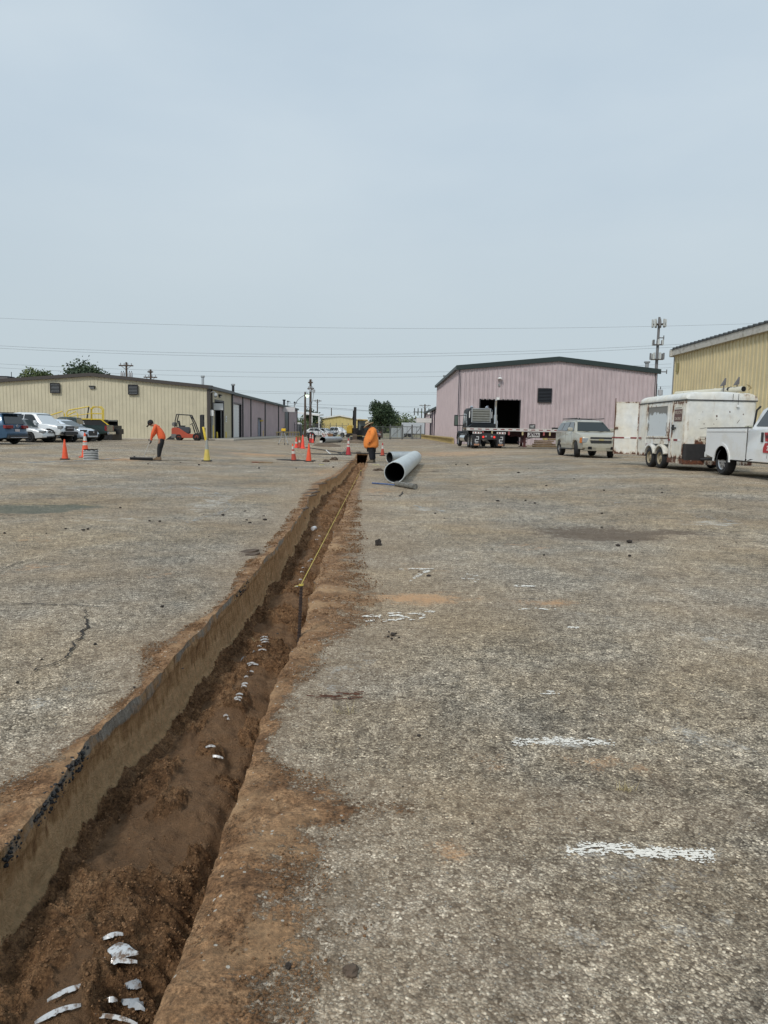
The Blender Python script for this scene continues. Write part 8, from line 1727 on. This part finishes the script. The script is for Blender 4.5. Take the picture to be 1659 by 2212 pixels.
spray('curved faded tyre scrub mark left of the trench', [[(488, 1083), (497, 1090), (490, 1100), (470, 1109), (430, 1122), (395, 1132)]], 9, .30, m_fade, 14, 1.1)
spray('long faint pale line level with the curved scrub mark', [[(0, 1047), (160, 1051), (330, 1056)]], 2.5, .45, m_fade, 15)
spray('straight pale joint line left of the trench', [[(320, 1068), (480, 1072)]], 3, .35, m_fade, 16)
spray('pale faded line pair right of the ribbed trench edge', [[(885, 1090), (920, 1098), (960, 1105)]], 5, .6, m_fade, 17); spray('tan line along the edge of the sunken green patch', [[(0, 1088), (90, 1088.5), (190, 1091.5), (205, 1093)]], 3.5, 1.3, mat('tan_line', (.42, .33, .20), .9), 18)
spray('faded white arc in front of the parked trailer', [[(1500, 1115), (1560, 1122), (1600, 1130)]], 10, .22, m_fade, 19); spray('pale scrape line near the right vehicles', [[(1310, 1087), (1350, 1086)]], 4, .6, m_fade, 20)
spray('pale parking line in front of the blue crossover', [[(60, 1000), (260, 990)]], 2.5, 1.6, m_fade, 23, 1.5)

# ---- straw tufts, bark, ribbons
def tuft(u, v, label, n_=26, s_=.05, seed=1):
    p = gp(u, v); r = np.random.default_rng(seed); q = MB()
    for _ in range(n_):
        a = r.random() * 6.283; L_ = s_ * (.5 + r.random()); e_ = .2 + r.random() * .9; d = Vector((math.cos(a) * math.cos(e_), math.sin(a) * math.cos(e_), math.sin(e_))); b0 = Vector((r.normal() * s_ * .4, r.normal() * s_ * .2, 0)); sd = Vector((-math.sin(a), math.cos(a), 0)) * .0012
        q.add([b0 - sd, b0 + sd, b0 + d * L_], [(0, 1, 2)])
    o = q.build('straw_tuft', mat('straw_blade', (.45, .36, .19), .9)); o.location = p; tag(o, label, 'grass tuft', 'dry grass tufts on the asphalt')
tuft(1355, 1708, 'dry straw tuft growing from the asphalt between the two big dashes', 40, .045, 1); tuft(750, 1541, 'thin dry grass strands lying near the spilled soil', 22, .07, 2); tuft(555, 1385, 'dry root strands poking from the trench lip', 8, .05, 3)
q = MB(); r = np.random.default_rng(5); c = gp(745, 1502)
for i in range(15): a = r.normal() * .25 + .12; x_ = (r.random() - .6) * .30; y_ = r.normal() * .030 + x_ * .16; q.box((x_, y_, .005 + .003 * r.random()), (.03 + .06 * r.random(), .0035, .004), a)
o = q.build('bark_scraps', mat('bark_brown', (.13, .055, .032), .9, var=.3, vs=30)); o.location = c; tag(o, 'reddish brown bark scraps lying on the asphalt beside the trench', 'bark')
m_rib = mat('yellow_ribbon', (.78, .72, .08), .5)
for u_, v_, L_, lab in ((694.5, 1004.6, .20, 'small yellow ribbon scrap on the asphalt left of the trench'), (812, 1005, .30, 'yellow ribbon scrap on the ground at the stout worker feet')):
    p = gp(u_, v_); q = MB(); [q.box(((i - 2) * L_ / 5, .02 * math.sin(i * 2.1), .012 + .012 * (i % 2)), (L_ / 4.6, .05, .006), .3 * math.sin(i * 3), ry=.25 * math.sin(i * 2)) for i in range(5)]; o = q.build('ribbon', m_rib); o.location = p; tag(o, lab, 'ribbon')
p = gp(833, 1006); q = MB(); [q.tube([(i * .03, .02 * i, .01), (i * .03 + .16, -.02 * i, .03), (i * .03 + .34, .01, .012)], .012, 5) for i in range(3)]; o = q.build('twigs', m_rubd); o.location = p; tag(o, 'dark twigs beside the yellow ribbon right of the trench', 'twig')
# dark sheets, bars, hoses around the cones
def slab(name, u, v, lx, ly, label, m, rz=0, h=.02, cat='sheet'):
    p = gp(u, v); q = MB(); q.box((0, 0, h / 2 + .004), (lx, ly, h)); o = q.build(name, m); o.location = p; o.rotation_euler = (0, 0, rz); return tag(o, label, cat)
slab('steel_sheet', 640, 995, 1.7, .45, 'thin dark sheet under the two nearer cones left of the trench', m_rubd, .03, .02); slab('steel_sheet', 622, 993, 1.1, .22, 'narrow dark sheet overlapping behind the collared cone', m_dark, -.05, .018)
slab('steel_bar', 705, 982.0, 2.2, .10, 'long dark bar lying left of the red cone', m_dark, .01, .05, 'bar')
slab('brick_scrap', 557, 999.5, .50, .22, 'reddish brown board scrap on the yard joint', mat('brick_red', (.22, .08, .055), .9, var=.3, vs=12), .1, .035, 'scrap'); slab('wood_scrap', 574, 1000.4, .55, .12, 'pale split wood scrap beside the reddish board', m_wood, -.12, .04, 'scrap')
tag(MB().tube([gp(*p_) + Vector((0, 0, .03)) for p_ in ((661, 967), (680, 970), (700, 973), (722, 976.5), (744, 980))], .03, 6).build('hose', m_dark), 'dark hose running across the yard to the red cone', 'hose')
tag(MB().tube([gp(704.5, 974) + Vector((0, 0, .05)), gp(709, 978) + Vector((0, 0, .03)), gp(714, 981.5) + Vector((0, 0, .03))], .03, 6).build('plank', m_white), 'short white batten lying beside the long dark bar', 'batten')
tag(MB().tube([gp(730, 982) + Vector((0, 0, .02)), gp(737, 980.5) + Vector((0, 0, .03)), ay(744, 974, 40.0), ay(747.5, 967, 40.0)], .02, 5).build('cable', m_grey), 'thin grey cable hooked over the red cone', 'cable')
# pit frame: steel edge at the trench end
q = MB(); xa_, xb_ = float(xL(42.9)) - .1, float(xR(42.9)) + 2.0; q.b2((xa_ - 1.1, 43.06, .01), (xb_, 43.22, .07)); tag(q.build('steel_edging', m_dark), 'dark steel edge along the back of the pit at the trench end', 'edging')
# brown board behind cones, soil heaps, crates
t = thing('plywood_board', 'brown board standing behind the cluster of three cones', 'board', (0, 0, 0)); place(t, 645, 52.6, 0); MB().b2((-.22, -.02, 0), (.22, .02, .80)).build('panel', mat('brown_ply', (.20, .10, .045), .8, var=.2, vs=5), t); MB().b2((-.26, -.025, .80), (.26, .025, .84)).build('cap_strip', mat('olive_strip', (.22, .20, .06), .7), t)
def heap(label, u0, u1, Y0_, Y1_, h, m, sd, name='soil_heap'):
    a = at(u0, Y0_); b = at(u1, Y0_); n_ = 26; X_, Y_ = np.meshgrid(np.linspace(a.x, b.x, n_ * 2), np.linspace(Y0_, Y1_, n_)); cx, cy = (a.x + b.x) / 2, (Y0_ + Y1_) / 2
    d = ((X_ - cx) / ((b.x - a.x) / 2)) ** 2 + ((Y_ - cy) / ((Y1_ - Y0_) / 2)) ** 2; Z_ = g(X_, Y_) - .02 + h * np.clip(1 - d, 0, 1) ** .6 * (.65 + .6 * vnoise(X_ * 1.6 + sd, Y_ * 1.4)) + .06 * h * fbm(X_ * 7, Y_ * 7, 3)
    o = grid_mesh(name, X_, Y_, Z_, m, {}); bm = bmesh.new(); bm.from_mesh(o.data); bmesh.ops.recalc_face_normals(bm, faces=bm.faces); bm.to_mesh(o.data); bm.free(); return tag(o, label, kind='stuff')
m_heap = mat('heap_soil', (.17, .12, .078), .95, var=.45, vs=3, bump=.8, bs=14)
heap('low heap of excavated brown soil in front of the far storm pipe', 668, 732, 58, 64, .30, m_heap, 3); heap('dark soil and rubble around the digger tracks', 728, 792, 78, 83, .35, m_heap, 8); heap('small soil mound beside the pit end', 738, 752, 44, 47, .12, m_heap, 12)
t = thing('crate', 'wooden crate draped with red and white barrier tape behind the far storm pipe', 'crate', (0, 0, 0)); place(t, 706.5, 84, 0)
q = MB(); q.b2((-.60, 0, 0), (.12, .7, .92)); q.build('wrapped_box', m_cwh, t, .03); r = np.random.default_rng(4)
for i in range(9): q = MB(); q.box((-.5 + .07 * i, -.02, .15 + .7 * r.random()), (.16, .03, .12), ry=r.random()); q.build('barrier_tape', m_cred if i % 2 == 0 else m_white, t)
for i in range(5): q = MB(); q.b2((.14, -.02, .05 + i * .17), (.66, .7, .20 + i * .17)); q.build('board', mat('crate_brown', (.25, .125, .055), .8, var=.2, vs=4), t)
t = thing('bucket', 'small white tub at the mouth of the far storm pipe', 'bucket', (0, 0, 0)); place(t, 693.5, 70.3, 0); MB().lathe([(0, 0), (.13, 0), (.16, .26), (.14, .26), (.12, .03)], 14).build('tub', m_white, t, smooth=50); MB().tube([(-.16, 0, .24), (0, -.05, .12), (.16, 0, .24)], .008, 5).build('handle', m_grey, t)
tag(MB().tube([ay(714, 945, 82), ay(720, 947, 80), ay(727, 944.5, 80), ay(731, 938, 82)], .05, 6).build('hose', mat('pale_green_hose', (.42, .46, .30), .6)), 'pale green hose looping behind the far storm pipe', 'hose')
t = thing('black_bag', 'black bag standing behind the far pair of cones', 'bag', (0, 0, 0)); place(t, 673, 71.5, 0); MB().ball((0, 0, .62), .42, 10, 7, (1, .6, 1.05), .15).ball((0, 0, .30), .36, 10, 6, (1, .7, .9), .1).build('bag', m_cap, t, smooth=60)
t = thing('portable_toilet', 'grey portable toilet with white roof beyond the corner of the left pink warehouse', 'portable toilet', (0, 0, 0)); pq = ay(641, 930, 126); t.location = (pq.x, 126, 0); MB().b2((-.75, 0, 0), (.75, 1.3, 2.3)).build('cabin', mat('toilet_grey', (.08, .09, .11), .6), t); MB().prism([(-.8, 2.3), (-.5, 2.62), (.5, 2.62), (.8, 2.3)], -.05, 1.35).build('roof', m_white, t); MB().b2((-.45, -.03, .1), (.45, -.001, 2.1)).build('door', m_grey, t)
# laser level on tripod
t = thing('laser_level', 'yellow laser level on an aluminium tripod left of the cone cluster', 'tripod', (0, 0, 0)); place(t, 612.5, 57.0, 0)
for a in (R_(200), R_(-20), R_(85)): ft = Vector((math.cos(a) * .42, math.sin(a) * .42, 0)); q = MB(); q.tube([ft, ft * .18 + Vector((0, 0, 1.0))], .024, 6); l_ = q.build('leg', m_steel, t); MB().tube([ft, ft * .92 + Vector((0, 0, .12))], .034, 6).build('foot', m_dark, l_)
MB().lathe([(0, .98), (.10, .98), (.10, 1.04), (.03, 1.06), (0, 1.06)], 12).build('head', m_dark, t); MB().box((0, 0, 1.19), (.34, .20, .22)).build('level_body', mat('laser_yellow', (.80, .50, .03), .45), t, .03); MB().lathe([(.07, 1.30), (.07, 1.36), (0, 1.37)], 12).build('lens', m_dark, t)
MB().box((.26, 0, 1.12), (.14, .10, .06)).build('bracket', m_dark, t)
# pallets
t0 = thing('pallet', 'weathered wooden pallet, bottom of the messy stack by the pink wall', 'pallet', (0, 0, 0))
for i in range(3): MB().b2((-.7, -.55 + i * .5, .02), (.7, -.45 + i * .5, .11)).build('stringer', m_wood, t0)
for i in range(7): MB().b2((-.7 + i * .217, -.56, .115), (-.59 + i * .217, .56, .135)).build('slat', m_wood, t0)
p_ = at(1169, 61.5); t0.location = p_
labs = ['weathered pallet, second from the bottom of the messy stack', 'weathered pallet, third from the bottom and shifted right', 'weathered pallet, top of the messy stack under the crates', 'pallet of the right stack, lowest beside the SUV', 'pallet of the right stack, upper one beside the SUV']
for i, (dx, dy, dz, rz) in enumerate(((.05, 0, .15, .06), (.14, .02, .30, -.05), (.2, 0, .45, .1), (1.3, .1, 0, .03), (1.28, .1, .16, -.08))):
    c = copy_tree(t0); c.location = p_ + Vector((dx, dy, dz)); c.rotation_euler = (0, 0, rz); c['label'] = labs[i]
for k in bpy.data.objects:
    if k.name.startswith('pallet') and k.parent is None: k['group'] = 'pallets by the tall pink warehouse'
t = thing('crate', 'pale yellow wooden crate resting on the pallets by the pink wall', 'crate', tuple(p_ + Vector((.6, .1, .62)))); m_py = mat('pale_yellow_wood', (.50, .40, .16), .8, var=.2, vs=4)
for i in range(3): MB().b2((-.1, -.4, i * .15), (.9, .4, .13 + i * .15)).build('board', m_wood, t)
MB().b2((-.42, -.42, 0), (-.14, .4, .50)).build('end_frame', m_py, t); MB().b2((-.14, -.43, .44), (.9, -.405, .50)).build('top_rail', m_py, t)
# low wedge at the tan wall foot, floodlight far left edge of gable
p = ay(378, 948, 61.6); t = thing('wheel_chock', 'dark triangular wedge at the foot of the tan wall left of the forklift', 'wedge', (p.x, 60.8, .36 - .05)); MB().prism([(-.55, 0), (.18, 0), (.18, .52)], -.1, .1).build('wedge', m_dark, t, .01)

# ================================================================ mini excavator
t = thing('excavator', 'yellow and black mini excavator with upright boom behind the hooded worker', 'excavator', (0, 0, 0)); m_ey = mat('digger_yellow', (.62, .40, .06), .5, var=.15, vs=3, dirt=(.20, .12, .04), dirts=4, dirta=.38); m_ebk = mat('digger_black', (.022, .020, .020), .6, var=.3, vs=6)
for s_ in (-1, 1):
    x_ = s_ * .75; q = MB(); pts = [(-1.3 + .0, .28)]; pr_ = [(-1.2 - .28 * math.sin(a), .30 + .28 * math.cos(a)) for a in np.linspace(0, math.pi, 7)] + [(1.2 + .28 * math.sin(a), .30 - .28 * math.cos(a)) for a in np.linspace(0, math.pi, 7)]
    q.prism(pr_, x_ - .20, x_ + .20, 'yz'); tr_ = q.build('track', m_ebk, t, smooth=40)
    for i in range(9): MB().b2((x_ - .22, -1.2 + i * .3, .575), (x_ + .22, -1.05 + i * .3, .61)).build('track_pad', m_rubber, tr_)
    for i in range(4): MB().lathe([(0, 0), (.14, 0), (.14, .06), (0, .06)], 12, (x_ + s_ * .2, -.9 + i * .6, .28), 'x').build('roller', m_ebk, tr_)
MB().b2((-.55, -.8, .35), (.55, .8, .60)).lathe([(.5, .60), (.5, .74)], 16).build('undercarriage', m_ebk, t)
MB().prism([(-1.35, .78), (1.0, .78), (1.0, 1.02), (-1.35, 1.02)], -.9, 1.5).build('turntable', m_ebk, t, .03)
MB().prism([(-1.38, 1.02), (-.72, 1.02), (-.72, 2.0), (-1.2, 2.05), (-1.38, 1.8)], -.5, 1.5).build('engine_cover', m_ey, t, .06, 40); MB().b2((-.7, .9, 1.02), (1.0, 1.52, 1.7)).build('counterweight', m_ebk, t, .05)
for x_ in (-.02, 1.06):
    for y_ in (-.7, .6): MB().b2((x_ - .05, y_ - .05, 1.02), (x_ + .05, y_ + .05, 2.62)).build('cab_post', m_ebk, t)
MB().prism([(-.08, 2.60), (1.12, 2.60), (1.10, 2.72), (-.06, 2.74)], -.78, .68).build('cab_roof', m_ey, t, .03); MB().b2((.02, .5, 1.05), (1.02, .56, 2.58)).build('rear_glass', mat('cab_glass', (.16, .19, .19), .1), t); MB().b2((.0, -.68, 1.02), (1.05, -.60, 1.45)).build('cab_front_panel', m_ebk, t)
MB().b2((.3, -.2, 1.2), (.75, .3, 1.35)).b2((.3, .2, 1.35), (.75, .32, 1.95)).build('seat', m_dark, t, .03); MB().tube([(.25, -.45, 1.4), (.2, -.5, 1.75)], .03, 6).tube([(.8, -.45, 1.4), (.85, -.5, 1.75)], .03, 6).build('lever', m_dark, t)
MB().prism([(-1.05, .75), (-1.0, 2.3), (-1.5, 3.9), (-1.75, 4.15), (-1.95, 4.05), (-1.80, 3.6), (-1.45, 2.2), (-1.45, .75)], -.62, -.30, 'yz').build('boom', m_ebk, t, .03)
MB().prism([(-1.95, 4.05), (-1.7, 3.9), (-1.85, 1.6), (-2.05, 1.2), (-2.15, 1.6)], -.58, -.34, 'yz').build('arm', m_ebk, t, .02)
MB().tube([(-.46, -1.25, 1.3), (-.46, -1.6, 3.3)], .07, 8).tube([(-.66, -1.55, 2.0), (-.66, -1.9, 3.7)], .06, 8).build('hydraulic_ram', m_dark, t); MB().b2((-.64, -1.6, .45), (-.28, -1.1, .95)).build('boom_foot', m_ey, t, .03)
MB().prism([(-2.3, .15), (-2.25, .75), (-1.95, .98), (-1.75, .75), (-1.80, .25), (-2.05, .05)], -.72, -.20, 'yz').build('bucket', mat('bucket_rust', (.09, .065, .045), .7, .2), t, .02)
for i in range(4): MB().prism([(-2.05, .05), (-2.0, .05), (-2.15, -.08)], -.70 + i * .15, -.64 + i * .15, 'yz').build('bucket_tooth', m_grey, t)
MB().tube([(-.5, -1.3, 2.2), (-.75, -1.5, 2.8), (-.6, -1.75, 3.5)], .03, 6).build('hose', m_cap, t); MB().b2((1.1, -1.2, .0), (1.35, -1.15, .75)).b2((-.9, -1.62, .05), (1.3, -1.55, .40)).build('blade', m_ebk, t, .01)
place(t, 773.5, 86, R_(4))
